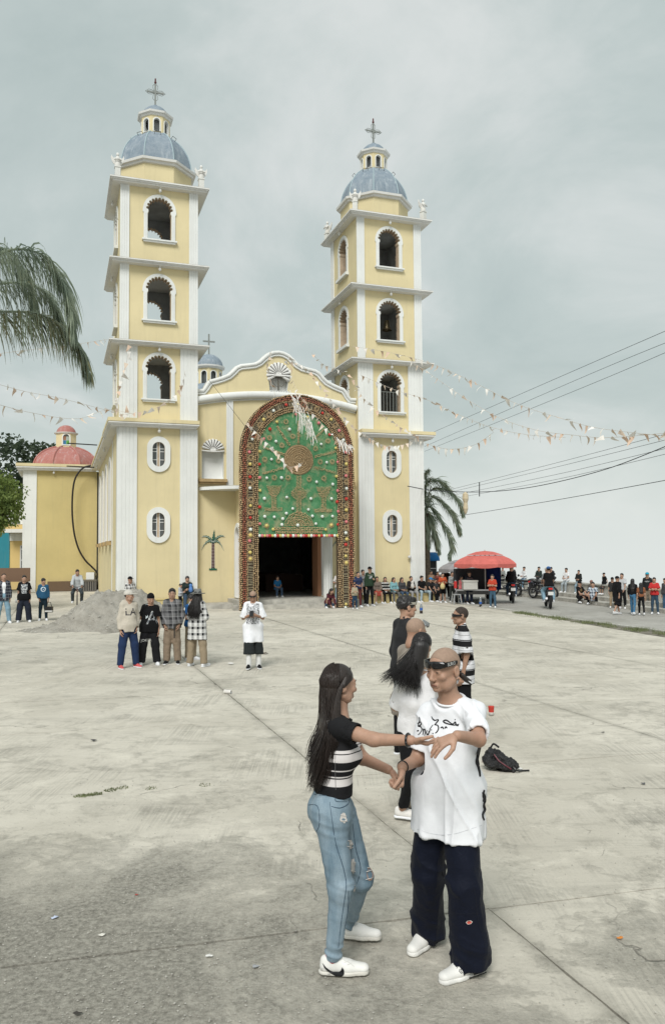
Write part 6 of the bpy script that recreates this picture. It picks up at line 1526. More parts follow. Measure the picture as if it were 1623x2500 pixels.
# ------------------------------------------------------------------ prints and seams laid onto cloth
def text_mesh(body, shear=0.0):
    key = ('txt', body)
    if key in _cache: return _cache[key]
    c = bpy.data.curves.new('lettering', 'FONT'); c.body = body; c.align_x = 'CENTER'; c.align_y = 'CENTER'; c.resolution_u = 2
    o = bpy.data.objects.new('lettering', c); me = bpy.data.meshes.new_from_object(o)
    V = [tuple(v.co[:2]) for v in me.vertices]; Fc = [tuple(p.vertices) for p in me.polygons]
    bpy.data.objects.remove(o); bpy.data.meshes.remove(me); bpy.data.curves.remove(c)
    _cache[key] = (V, Fc); return V, Fc
class Wrap:
    """lays flat marks onto a mesh as seen along a direction"""
    def __init__(s, V, Fq, root): s.t = BVHTree.FromPolygons([tuple(v) for v in V], [tuple(f) for f in Fq]); s.root = root
    def px(s, x, y, off=0.002):
        Ri = Matrix.Rotation(-s.root.rotation_euler.z, 3, 'Z'); o = Ri @ (Vector((0, 0, CAM_H)) - s.root.location); d = Ri @ ray(x, y).normalized()
        h = s.t.ray_cast(o, d)
        return None if h[0] is None else h[0] + h[1] * off
    def strokes(s, name, L, rad, mat, off=0.001, f=lambda p: p, seg=4):
        mb = MB(); any_ = False
        for st in L:
            pts = [Vector((*f(p), 0)) for p in st]
            if len(pts) > 2: pts = smooth_path(pts, 4)
            elif len(pts) == 2: pts = [pts[0] + (pts[1] - pts[0]) * (k / 6) for k in range(7)]
            P = [s.px(p.x, p.y, off) for p in pts]; P = [p for p in P if p is not None]
            P = [p for i, p in enumerate(P) if i == 0 or (p - P[i-1]).length < 0.12]
            if len(P) >= 2:
                rr = [rad * (0.55 + 0.45 * math.sin(math.pi * (i + 0.6) / (len(P) + 0.2))) for i in range(len(P))]; mb.tube(P, rr, seg); any_ = True
        o = mb.build(name, mat, s.root) if any_ else None
        if o is not None and len(L) > 1: o['kind'] = 'stuff'
        return o
    def poly(s, name, polys, mat, off=0.003, f=lambda p: p):
        mb = MB()
        for pl in polys:
            pts = [f(p) for p in pl]; dens = []
            for i in range(len(pts)):
                a, b = pts[i], pts[(i + 1) % len(pts)]
                for k in range(3): dens.append((a[0] + (b[0]-a[0]) * k / 3, a[1] + (b[1]-a[1]) * k / 3))
            P = [s.px(x, y, off) for x, y in dens]
            if any(p is None for p in P): P2 = [(q, p) for q, p in zip(dens, P) if p is not None]; dens = [q for q, p in P2]; P = [p for q, p in P2]
            if len(P) < 3: continue
            mb.add(P, tessellate_polygon([[Vector((x, y, 0)) for x, y in dens]]))
        return mb.build(name, mat, s.root) if mb.V else None
    def text(s, name, body, o, xd, yd, size, nrm, mat, off=0.004):
        """text centred at local point o, along xd/yd, cast along -nrm"""
        V, Fc = text_mesh(body); P = []; o, xd, yd, n_ = Vector(o), Vector(xd).normalized(), Vector(yd).normalized(), Vector(nrm).normalized()
        for x, y in V:
            q = o + xd * x * size + yd * y * size; h = s.t.ray_cast(q + n_ * 0.5, -n_); P.append((h[0] + n_ * off) if h[0] is not None else q)
        return MB().add(P, Fc).build(name, mat, s.root)
    def shape(s, name, polys, o, xd, yd, nrm, mat, off=0.004):
        mb = MB(); o, xd, yd, n_ = Vector(o), Vector(xd).normalized(), Vector(yd).normalized(), Vector(nrm).normalized()
        for pl in polys:
            P = []
            for x, y in pl:
                q = o + xd * x + yd * y; h = s.t.ray_cast(q + n_ * 0.5, -n_); P.append((h[0] + n_ * off) if h[0] is not None else q)
            mb.add(P, tessellate_polygon([[Vector((x, y, 0)) for x, y in pl]]))
        return mb.build(name, mat, s.root)
def folds(V, N, amp, fx, fz, off=0.0, power=2.0, mask=None):
    """sharp-crested cloth folds; fx across, fz along the cloth"""
    wx = 0.5 * vnoise(V * 4.0 + off)
    n_ = fbm(np.stack([V[:, 0] * fx + off + wx + 0.35 * fz * V[:, 2] * np.sign(vnoise(V * 1.3 + off)), V[:, 1] * fx, V[:, 2] * fz * 0.8 + off + wx + 0.3 * fz * V[:, 0]], -1), 2); rd = np.clip(1 - np.abs(n_) * 3.2, 0, 1) ** power
    a = amp * (rd - 0.35)
    if mask is not None: a = a * mask
    return V + N * a[:, None]
def strands(parent, name, starts, path_fn, n, rad, mat, seed=1, sides=4, segs=9):
    rs = random.Random(seed); mb = MB()
    for i in range(n):
        P = path_fn(i, rs)
        P = smooth_path(P, 3); k = len(P)
        mb.tube(P, [rad * (1 - 0.75 * (j / (k - 1)) ** 2) for j in range(k)], sides)
    return mb.build(name, mat, parent, smooth=True)
def jdict(root, d): return {k: (np.array(v) - np.array([root[0], root[1], 0])) for k, v in d.items()}
def shades(root, to_head, z, pitch, mat_lens, mat_fr, text=None, w=0.006, back=0.02, name='sunglasses'):
    """wraparound sunglasses in the head frame at height z (front), rising/falling to the temples by pitch"""
    def H_(V): return to_head(np.array(V, float))
    def yb(x): return -0.100 + 5.6 * x * x
    n_ = 25; V = []
    for d in (0.0, 0.005):
        for k in range(n_):
            x = -0.072 + 0.144 * k / (n_ - 1); a = abs(x) / 0.072; lo = -0.021 + 0.016 * math.exp(-(x / 0.010) ** 2) + 0.006 * a ** 4; hi = 0.020 - 0.004 * math.exp(-(x / 0.012) ** 2) - 0.003 * a ** 3
            V += [(x, yb(x) - d, z + lo), (x, yb(x) - d, z + hi)]
    m0 = 2 * n_; Fc = []
    for k in range(n_ - 1): a, b = 2 * k, 2 * k + 2; Fc += [(a, a + 1, b + 1, b), (m0 + a, m0 + b, m0 + b + 1, m0 + a + 1), (a, b, m0 + b, m0 + a), (a + 1, m0 + a + 1, m0 + b + 1, b + 1)]
    obj(name + '_frame', mesh('frame', H_(V), Fc, mat_fr, True), root)
    for s in (-1, 1):
        V = [(s * 0.039, yb(0.039) - 0.0095, z)]
        for k in range(20):
            a = 2 * math.pi * k / 20; x = s * 0.039 + 0.0265 * math.cos(a); V.append((x, yb(x) - 0.0062, z - 0.001 + 0.0155 * math.sin(a)))
        obj(name + '_lens', mesh('lens', H_(V), [(0, 1 + k, 1 + (k + 1) % 20) for k in range(20)], mat_lens, True), root)
        mb = MB()
        pts = [(s * 0.070, -0.074, z), (s * 0.0805, -0.045, z + pitch * 0.3), (s * 0.0825, -0.01, z + pitch * 0.6), (s * 0.0815, back, z + pitch)]
        hh = [0.0135, 0.0125, 0.011, 0.008]; V = []
        for (x, y, zz), h_ in zip(pts, hh):
            V += [(x - s * 0.003, y, zz - h_), (x + s * 0.003, y, zz - h_), (x + s * 0.003, y, zz + h_), (x - s * 0.003, y, zz + h_)]
        Fc = [(a * 4 + i, a * 4 + (i + 1) % 4, a * 4 + 4 + (i + 1) % 4, a * 4 + 4 + i) for a in range(3) for i in range(4)] + [(0, 1, 2, 3), (12, 13, 14, 15)]
        obj(name + '_arm', mesh('arm', H_(V), Fc, mat_fr), root)
        if text and s == text[1]:
            TV, TF = text_mesh(text[0]); P = []
            for x, y in TV:
                yy = -0.035 + x * 0.0225 * (1 if s > 0 else -1) ; t = min(1, max(0, (yy + 0.074) / (back + 0.074))); xx = s * (0.0875 if yy > -0.05 else 0.0865); P.append((xx, yy, z + pitch * 0.42 + y * 0.026))
            obj('lettering', mesh('lettering', H_(P), TF, flat((0.7, 0.7, 0.68), 0.6)), root)
M_LENS = flat((0.012, 0.012, 0.014), 0.08, 'dark_lens', spec=0.6); M_FRAME = flat((0.010, 0.010, 0.011), 0.25, 'black_plastic', spec=0.5)
Z5 = lambda p: (900 + p[0] * 360 / 1382, 1420 + p[1] * 360 / 1382)
Z6 = lambda p: (700 + p[0] * 540 / 1545, 1580 + p[1] * 540 / 1545)
Z7 = lambda p: (700 + p[0] * 540 / 1545, 1980 + p[1] * 540 / 1545)

# ------------------------------------------------------------------ dancing man in the white T-shirt
def dancer_man():
    ro = (0.62, 4.45); A = lambda px, py, Y: np.array(at(px, py, Y))
    d = dict(pel=A(1091, 1925, 4.46), chest=A(1098, 1800, 4.45), neck=A(1103, 1712, 4.45), head=A(1083, 1636, 4.42),
             shL=A(1158, 1742, 4.36), elL=A(1168, 1806, 4.12), wrL=A(1116, 1797, 3.98),
             shR=A(1046, 1742, 4.53), elR=A(1017, 1856, 4.50), wrR=A(981, 1874, 4.32),
             hipL=A(1121, 1925, 4.42), kneeL=A(1132, 2160, 4.34), ankL=A(1150, 2352, 4.36), hipR=A(1061, 1925, 4.50), kneeR=A(1044, 2135, 4.54), ankR=A(1046, 2280, 4.70))
    J = jdict(ro, d); J['ankL'][2] = 0.078; J['ankR'][2] = 0.082
    J['sx'] = unit(vec(.84, -.54, 0)); J['up'] = unit(vec(0.02, 0.0, 1)); J['hf'] = unit(vec(-.74, -.66, -.08)); J['hu'] = unit(vec(-.03, -.02, 1)); J['hpL'] = 'drape'; J['hpR'] = 'grip'
    J['toeL'] = vec(-.80, -.42, 0); J['toeR'] = vec(-.62, -.78, 0)
    def shirt_post(V, N, J):
        z = V[:, 2]; m = np.clip((1.25 - z) / 0.5, 0.12, 1); V = folds(V, N, 0.017, 9.0, 1.0, 2.2, 2.2, m)
        t = (z - 0.64) / 0.8; diag = np.stack([V[:, 0] + 0.55 * V[:, 2], V[:, 1], V[:, 2] * 0.4], -1); n_ = fbm(diag * np.array([9.0, 5.0, 3.0]), 2)
        return V + N * (0.011 * np.clip(1 - np.abs(n_) * 4, 0, 1) ** 2)[:, None]
    def shirt_deco(o, V, Fq, J, root):
        w = Wrap(V, Fq, root); ink = flat((0.02, 0.02, 0.022), 0.8)
        L = [[(472,1272),(479,1300),(470,1330),(461,1354)], [(456,1332),(480,1317),(493,1335),(478,1352),(464,1357),(488,1363),(497,1390),(482,1420),(462,1438)], [(452,1402),(470,1398)],
             [(505,1380),(513,1400),(505,1440)], [(505,1402),(525,1385),(531,1410),(522,1445)], [(548,1395),(540,1420),(552,1434),(570,1405),(576,1380),(602,1344)], [(566,1402),(560,1440)], [(587,1388),(589,1396)], [(599,1421),(602,1430)],
             [(588,1266),(600,1290),(620,1303),(640,1296)], [(640,1296),(653,1300),(632,1328),(616,1345)], [(616,1345),(646,1350),(653,1380),(638,1410),(622,1422)], [(672,1374),(690,1366),(702,1384)], [(712,1380),(722,1364),(734,1376)],
             [(846,1338),(800,1347),(750,1337),(715,1326),(699,1311),(720,1300),(746,1311),(772,1331),(792,1336)], [(790,1338),(810,1318),(818,1346),(842,1352)], [(806,1293),(811,1298)]]
        w.strokes('shirt_lettering', L, 0.0042, ink, 0.0006, Z5)
        w.strokes('side_print', [[(1056,1462),(1046,1520),(1036,1570),(1018,1640),(1006,1690),(1022,1740),(1034,1790),(1040,1830)], [(1030,1580),(1012,1660),(1028,1720)], [(1080,1955),(1068,2010),(1086,2050),(1072,2090),(1084,2140),(1062,2190),(1078,2235)], [(1066,1975),(1082,2020),(1066,2060)]], 0.011, ink, 0.0, Z5)
        w.strokes('collar_seam', [[(636,1065),(645,1110),(690,1138),(750,1130),(810,1095),(855,1040),(872,985)]], 0.0035, flat((0.62, 0.63, 0.66), 0.9), -0.001, Z5)
        w.strokes('hem_seam', [[(452,2322),(560,2358),(680,2378),(800,2368),(930,2330),(1060,2285)]], 0.0012, flat((0.5, 0.51, 0.53), 0.9), 0.0005, Z5)
    def trouser_post(V, N, J):
        z = V[:, 2]; low = np.clip((0.34 - z) / 0.22, 0, 1); V = folds(V, N, 0.016, 5.0, 9.0, 1.0, 1.5, low + 0.12 * (z < .6))
        knee = np.exp(-((z - 0.50) / 0.12) ** 2); V = folds(V, N, 0.014, 5.0, 9.0, 6.0, 1.6, knee)
        return folds(V, N, 0.010, 8.0, 1.3, 4.0, 1.6, np.clip((.66 - z) / .1, 0, 1))
    def trouser_deco(o, V, Fq, J, root):
        w = Wrap(V, Fq, root)
        w.poly('brand_patch', [[(1250,780),(1262,768),(1283,766),(1296,776),(1284,792),(1264,796)]], flat((0.62, 0.60, 0.56), 0.7), 0.002, Z7)
        w.poly('patch_emblem', [[(1256,780),(1266,771),(1281,770),(1290,777),(1280,788),(1265,791)]], flat((0.50, 0.09, 0.07), 0.7), 0.004, Z7)
        w.strokes('seams', [[(1290,500),(1318,600),(1325,700),(1345,800),(1375,900),(1390,1000)], [(1120,690),(1200,720),(1330,715)], [(1060,240),(1080,330),(1085,430),(1120,560)]], 0.0022, flat((0.006, 0.008, 0.016), 0.9), 0.0, Z7)
    def headx(root, to_head, HB, J):
        shades(root, to_head, 0.046, 0.002, M_LENS, M_FRAME, ('SUR13', 1))
        m_ = MB().tube([(0.062, 0.070, -0.03), (0.066, 0.10, -0.06), (0.075, 0.13, -0.075)], [0.012, 0.01, 0.003], 6).tube([(0.05, 0.075, -0.035), (0.058, 0.11, -0.075), (0.07, 0.14, -0.10)], [0.012, 0.009, 0.003], 6).tube([(0.04, 0.08, -0.03), (0.05, 0.12, -0.06), (0.06, 0.155, -0.085)], [0.012, 0.009, 0.003], 6)
        obj('hair_tail', mesh('hair_tail', to_head(np.array(m_.V)), m_.F, M_HAIRB, True), root)
    def after(root, J):
        w_ = MB(); c = J['wrR'] + unit(J['elR'] - J['wrR']) * 0.012; ax = unit(J['wrR'] - J['elR']); e1 = unit(np.cross(ax, vec(0, 0, 1))); e2 = np.cross(ax, e1)
        w_.tube([tuple(c + (e1 * math.cos(a) + e2 * math.sin(a)) * 0.031) for a in np.linspace(0, 2 * math.pi, 19)], 0.0035, 6); w_.build('bracelet', M_FRAME, root)
    ink2 = flat((0.03, 0.03, 0.03), 0.7)
    def shoex(so, nm, Mx, o, k, root):
        if nm != 'L': return
        for (pts, r_) in (([(.047, -.02, .022), (.049, .02, .024), (.046, .055, .026)], .004), ([(.048, -.05, .012), (.05, 0, .012), (.046, .06, .013)], .003)):
            V = [tuple(np.array(p) * k @ Mx + o) for p in pts]; MB().tube(V, r_, 5).build('shoe_stripe', ink2, root)
        la = MB(); rs = random.Random(4)
        for q in range(14):
            y0 = -.10 + .008 * q; la.tube([tuple(np.array(p) * k @ Mx + o) for p in ((.036, y0, .064 + .001 * q), (.041 + rs.uniform(-.004, .004), y0 + rs.uniform(-.008, .008), .055), (.046, y0 + .004, .045))], .0022, 4)
        la.build('shoe_drawing', ink2, root)
    person('dancing man with shaved head, white T-shirt and sunglasses on his forehead', ro[0], ro[1], 0, 1.74, J=J, top=dict(c=cloth_mat('white_tee', (0.76, 0.77, 0.80), 0.95, 0.12), hem=.142, loose=.014, flare=.002, sleeve='short', sf=.80, sl=.7, post=shirt_post, deco=shirt_deco, warp=.004, hollow=True, inset=.05, neckr=.066),
           bot=dict(c=cloth_mat('navy_work_trousers', (0.004, 0.006, 0.015), 0.72, 0.4), loose=.031, flare=1.9, post=trouser_post, deco=trouser_deco, warp=.004, drop=.03), shoes=(cloth_mat('white_leather', (0.70, 0.69, 0.66), 0.45, 0.1), (0.72, 0.71, 0.68)),
           hair='shaved', skin=0, lod=0.0065, build=.86, group='couple dancing in front',
           hands=(dict(pose='drape', dir=vec(-.92, -.16, -.34), palm=vec(-.15, .3, -1), thumb=vec(-.5, -1, -.3)), dict(pose='grip', dir=vec(-.12, -.30, -.95), palm=vec(-1, -.2, .1), thumb=vec(-.3, -1, .2))),
           extra=dict(head=headx, after=after, shoe=shoex))
    # cropped scalp stubble
dancer_man()

# ------------------------------------------------------------------ dancing woman in striped top and jeans
def dancer_woman():
    ro = (0.02, 4.42); A = lambda px, py, Y: np.array(at(px, py, Y))
    d = dict(pel=A(812, 1974, 4.45), chest=A(822, 1842, 4.45), neck=A(826, 1752, 4.45), head=A(829, 1672, 4.46),
             shR=A(822, 1776, 4.36), elR=A(912, 1806, 4.24), wrR=A(1004, 1808, 4.14), shL=A(842, 1780, 4.57), elL=A(884, 1852, 4.62), wrL=A(949, 1880, 4.45),
             hipR=A(804, 1978, 4.37), kneeR=A(832, 2168, 4.34), ankR=A(812, 2352, 4.36), hipL=A(826, 1976, 4.53), kneeL=A(880, 2146, 4.56), ankL=A(850, 2268, 4.74))
    J = jdict(ro, d); J['ankR'][2] = 0.080; J['ankL'][2] = 0.090
    J['sx'] = unit(vec(-.30, .95, 0)); J['up'] = unit(vec(0.05, 0, 1)); J['hf'] = unit(vec(.86, .46, -.06)); J['hu'] = unit(vec(.04, 0, 1)); J['hpR'] = 'drape'; J['hpL'] = 'grip'
    J['toeR'] = vec(1, -.06, 0); J['toeL'] = vec(.92, -.2, 0)
    B_, W_ = (0.006, 0.006, 0.007), (0.62, 0.59, 0.58)
    # knit bands by height
    q = NM('striped_knit', 0.9, 0.15); v = q.co('Object'); z = q.sep(v)[2]
    zs = [(.951, B_), (.994, W_), (1.034, B_), (1.040, W_), (1.048, B_), (1.076, W_), (1.083, B_), (1.127, W_), (1.167, B_), (1.173, W_), (1.188, B_)]
    zs = sorted(zs); t_ = q.math('DIVIDE', q.math('SUBTRACT', z, 0.95), 0.45)
    q.col(q.mix(q.math('MULTIPLY', q.noise(v, 9, 4), 0.06), q.ramp(t_, [((a - 0.95) / 0.45, c) for a, c in zs], 'CONSTANT'), (0.25, 0.25, 0.26))); q.bump(q.math('ADD', q.noise(v, 12, 3), q.math('MULTIPLY', q.n('ShaderNodeTexWave').outputs['Fac'], 0.0)), 0.2, 0.01)
    dq = NM('light_washed_denim', 0.85, 0.2); v = dq.co('Object')
    tw = dq.noise(dq.mapv(v, (1, 1, .25)), 7, 5, 0.6); cd = dq.mix(dq.ramp(tw, [(0.30, 0.0), (0.70, 1.0)]), (0.125, 0.195, 0.25), (0.35, 0.43, 0.49)); cd = dq.mix(dq.ramp(dq.noise(v, 300, 2), [(0.35, 0.25), (0.6, 0.0)]), cd, (0.05, 0.09, 0.13)); dq.col(cd); dq.bump(dq.noise(v, 260, 2), 0.2, 0.003)
    def jeans_post(V, N, J):
        z = V[:, 2]; bk = np.exp(-((z - 0.47) / 0.06) ** 2) + 1.2 * np.clip((0.2 - z) / 0.1, 0, 1) + 0.4 * np.exp(-((z - 0.78) / 0.08) ** 2)
        return folds(V, N, 0.011, 2.5, 20.0, 3.0, 1.4, 0.18 + bk)
    def jeans_deco(o, V, Fq, J, root):
        w = Wrap(V, Fq, root); seam = flat((0.05, 0.085, 0.12), 0.9); rip = flat((0.60, 0.57, 0.54), 0.95); sk = flat((0.40, 0.25, 0.18), 0.7)
        w.strokes('seams', [[(300,-60),(318,80),(345,240),(395,400),(415,520),(400,640),(380,780),(360,960)], [(150,-40),(215,-30),(228,90),(205,150)], [(460,90),(480,260),(515,400),(490,510)], [(310,-30),(370,-18),(425,-45),(440,-95)], [(160,-120),(260,-105),(380,-100),(470,-112)], [(430,560),(425,700),(400,840)]], 0.0028, seam, 0.0, Z7)
        def rag(cx, cy, rx, ry, seed):
            rs = random.Random(seed); return [(cx + rx * math.cos(a) * rs.uniform(.6, 1.15), cy + ry * math.sin(a) * rs.uniform(.75, 1.1)) for a in np.linspace(0, 6.28, 15)[:-1]]
        w.poly('rips', [rag(395, 50, 28, 40, 1), rag(438, 235, 24, 38, 2), rag(463, 385, 18, 58, 3), rag(472, 545, 12, 24, 4)], rip, 0.002, Z7)
        w.poly('bare_knee', [rag(578, 440, 24, 52, 5)], sk, 0.002, Z7); w.strokes('frayed_threads', [[(560,400),(606,392)], [(552,425),(604,418)], [(550,480),(596,470)], [(425,210),(455,215)], [(420,250),(462,255)], [(448,360),(482,365)], [(446,420),(480,425)], [(375,30),(415,38)], [(372,70),(420,74)]], 0.0022, rip, 0.003, Z7)
        w.strokes('pocket_line', [[(340,-95),(345,-65),(420,-62)]], 0.002, seam, 0.001, Z7)
    def top_deco(o, V, Fq, J, root):
        w = Wrap(V, Fq, root); w.strokes('side_seam', [[(340,700),(338,860),(342,1000)]], 0.0022, flat((0.1, 0.1, 0.1), 0.9), 0.0, Z6)
    def headx(root, to_head, HB, J):
        # scalp cap and a heavy fall of hair down the back
        v = Vol((-.14, -.16, -.2), (.14, .2, .17), 0.006); v.ell((0, 0.014, 0.037), (0.078, 0.096, 0.089), 0); v.cut((0, -0.058, 0.03), (0, -1, -0.5)); v.ell((0, -0.06, -0.075), (0.10, 0.075, 0.085), 0.01, 'sub')
        V, Fq = v.mesh(1); obj('hair', mesh('hair', to_head(V), Fq, M_HAIRB, True), root)
        hd = J['head']; bk = -J['hf']; sd = HB[0]; upv = J['hu']
        bx = unit(vec(-.95, -.30, 0)); by = unit(vec(-.30, .95, 0))      # behind her back / across the back
        core = Vol(hd - vec(.35, .25, .68), hd + vec(.2, .25, .1), 0.008)
        core.cap(hd + bk * .05 - upv * .01, hd + bx * .085 + by * -.03 - vec(0, 0, .22), .058, .046, 0, xd=by, fl=1.15, fl2=1.45); core.cap(hd + bx * .085 + by * -.03 - vec(0, 0, .20), hd + bx * .15 + by * -.04 - vec(0, 0, .46), .046, .022, .02, xd=by, fl=1.4, fl2=1.6); core.warp(.02, 30, aniso=(1, 1, .1))
        V, Fq = core.mesh(1); obj('hair_fall', mesh('hair_fall', V, Fq, M_HAIRB, True), root)
        def path(i, rs):
            th = rs.uniform(-1.25, 1.25); ph = rs.uniform(-.25, 1.25)
            p0 = to_head(np.array([[0.083 * math.sin(th) * math.cos(ph), 0.016 + 0.10 * math.cos(th) * math.cos(ph) * (1 if True else 0), 0.040 + 0.093 * math.sin(ph)]]))[0]
            p00 = to_head(np.array([[0.083 * math.sin(th), 0.02 + 0.103 * math.cos(th), -0.01]]))[0]
            u_ = rs.uniform(-1, 1); w_ = rs.uniform(-1, 1); e = rs.uniform(.32, .53) + (.03 if w_ > 0 else 0)
            if abs(th) > .9 and rs.random() < .35 and th * -1 > 0: e *= .8
            p2 = hd + bx * (.080 + .040 * w_) + by * (-.03 + .070 * u_) - vec(0, 0, .20)
            p3 = hd + bx * (.112 + .042 * w_ + rs.uniform(-.02, .02)) + by * (-.035 + .085 * u_) - vec(0, 0, .20 + (e - .2) * .6)
            p4 = hd + bx * (.148 + .045 * w_ + rs.uniform(-.02, .02)) + by * (-.04 + .06 * u_) - vec(0, 0, e)
            return [p0, p00, p2, p3, p4]
        strands(root, 'hair_strands', None, path, 1300, .0024, M_HAIRB, 3, 3)
        def front(i, rs):
            s_ = -1; t = rs.random()
            p0 = to_head(np.array([[s_ * (.02 + .05 * t), -.055 + .05 * t, .105 - .03 * t]]))[0]; p1 = to_head(np.array([[s_ * .086, -.02 + .05 * t, .03]]))[0]; p2 = to_head(np.array([[s_ * .085, .035 + .03 * t, -.04]]))[0]
            p3 = hd + bx * (.03 + .06 * t) + by * (-.115) - vec(0, 0, .22); p4 = hd + bx * (.03 + .06 * t + rs.uniform(-.02, .02)) + by * (-.13) - vec(0, 0, rs.uniform(.28, .42)); return [p0, p1, p2, p3, p4]
        strands(root, 'hair_lock', None, front, 150, .0022, M_HAIRB, 8, 3)
    def after(root, J):
        c = J['wrR'] - unit(J['wrR'] - J['elR']) * 0.018; ax = unit(J['wrR'] - J['elR']); e1 = unit(np.cross(ax, vec(0, 0, 1))); e2 = np.cross(ax, e1)
        MB().tube([tuple(c + (e1 * math.cos(a) + e2 * math.sin(a)) * 0.033) for a in np.linspace(0, 2 * math.pi, 21)], 0.0062, 7).build('hair_tie', M_FRAME, root, smooth=True)
        k = J['ankR']; MB().lathe([(0.034, 0.075), (0.037, 0.10), (0.037, 0.135)], 14, (k[0], k[1])).build('sock', flat((0.75, 0.14, 0.27), 0.9), root, smooth=True)
    def shoex(so, nm, Mx, o, k, root):
        me = so.data; V = [tuple(v.co) for v in me.vertices]; Fq = [tuple(p.vertices) for p in me.polygons]; w = Wrap(V, Fq, root); ink = flat((0.014, 0.014, 0.016), 0.5)
        if nm == 'R':
            w.poly('swoosh', [[(248,1062),(275,1095),(305,1116),(335,1130),(362,1130),(380,1112),(387,1094),(400,1112),(402,1140),(392,1154),(370,1160),(340,1154),(300,1134),(262,1096)]], ink, 0.003, Z7)
            w.poly('heel_panel', [[(240,1105),(262,1098),(300,1140),(318,1158),(322,1168),(238,1158)]], flat((0.40, 0.39, 0.36), 0.8), 0.0015, Z7)
            w.strokes('sole_line', [[(238,1156),(290,1176),(380,1184),(440,1184)]], 0.0045, ink, 0.0, Z7)
            w.strokes('laces', [[(392,1040),(430,1060),(470,1090)], [(400,1062),(432,1050)], [(420,1080),(452,1066)]], 0.003, flat((0.62, 0.61, 0.58), 0.7), 0.0, Z7)
        else: w.strokes('sole_line', [[(395,888),(440,920),(500,940)]], 0.004, ink, 0.0, Z7)
    person('dancing woman with long dark hair, striped cropped top and ripped jeans', ro[0], ro[1], 0, 1.60, J=J, sex='f', top=dict(c=q.m, hem=-.055, loose=.010, sleeve='short', sf=.55, sl=.9, deco=top_deco, warp=.003, name='knit_top', collar=False),
           bot=dict(c=dq.m, loose=.006, thigh=.016, seatx=.8, post=jeans_post, deco=jeans_deco, warp=.002, flare=.8, hem=.97), shoes=(cloth_mat('white_leather', (0.70, 0.69, 0.66), 0.45, 0.1), (0.60, 0.58, 0.53)), hair=None, skin=0, lod=0.0065, build=.94, group='couple dancing in front',
           hands=(dict(pose='grip', dir=vec(.78, -.15, -.6), palm=vec(.3, -.2, -1), thumb=vec(.3, -1, .1)), dict(pose='drape', dir=vec(.95, -.1, -.18), palm=vec(.1, .25, 1), thumb=vec(.2, -.6, -1))),
           extra=dict(head=headx, after=after, shoe=shoex))
dancer_woman()

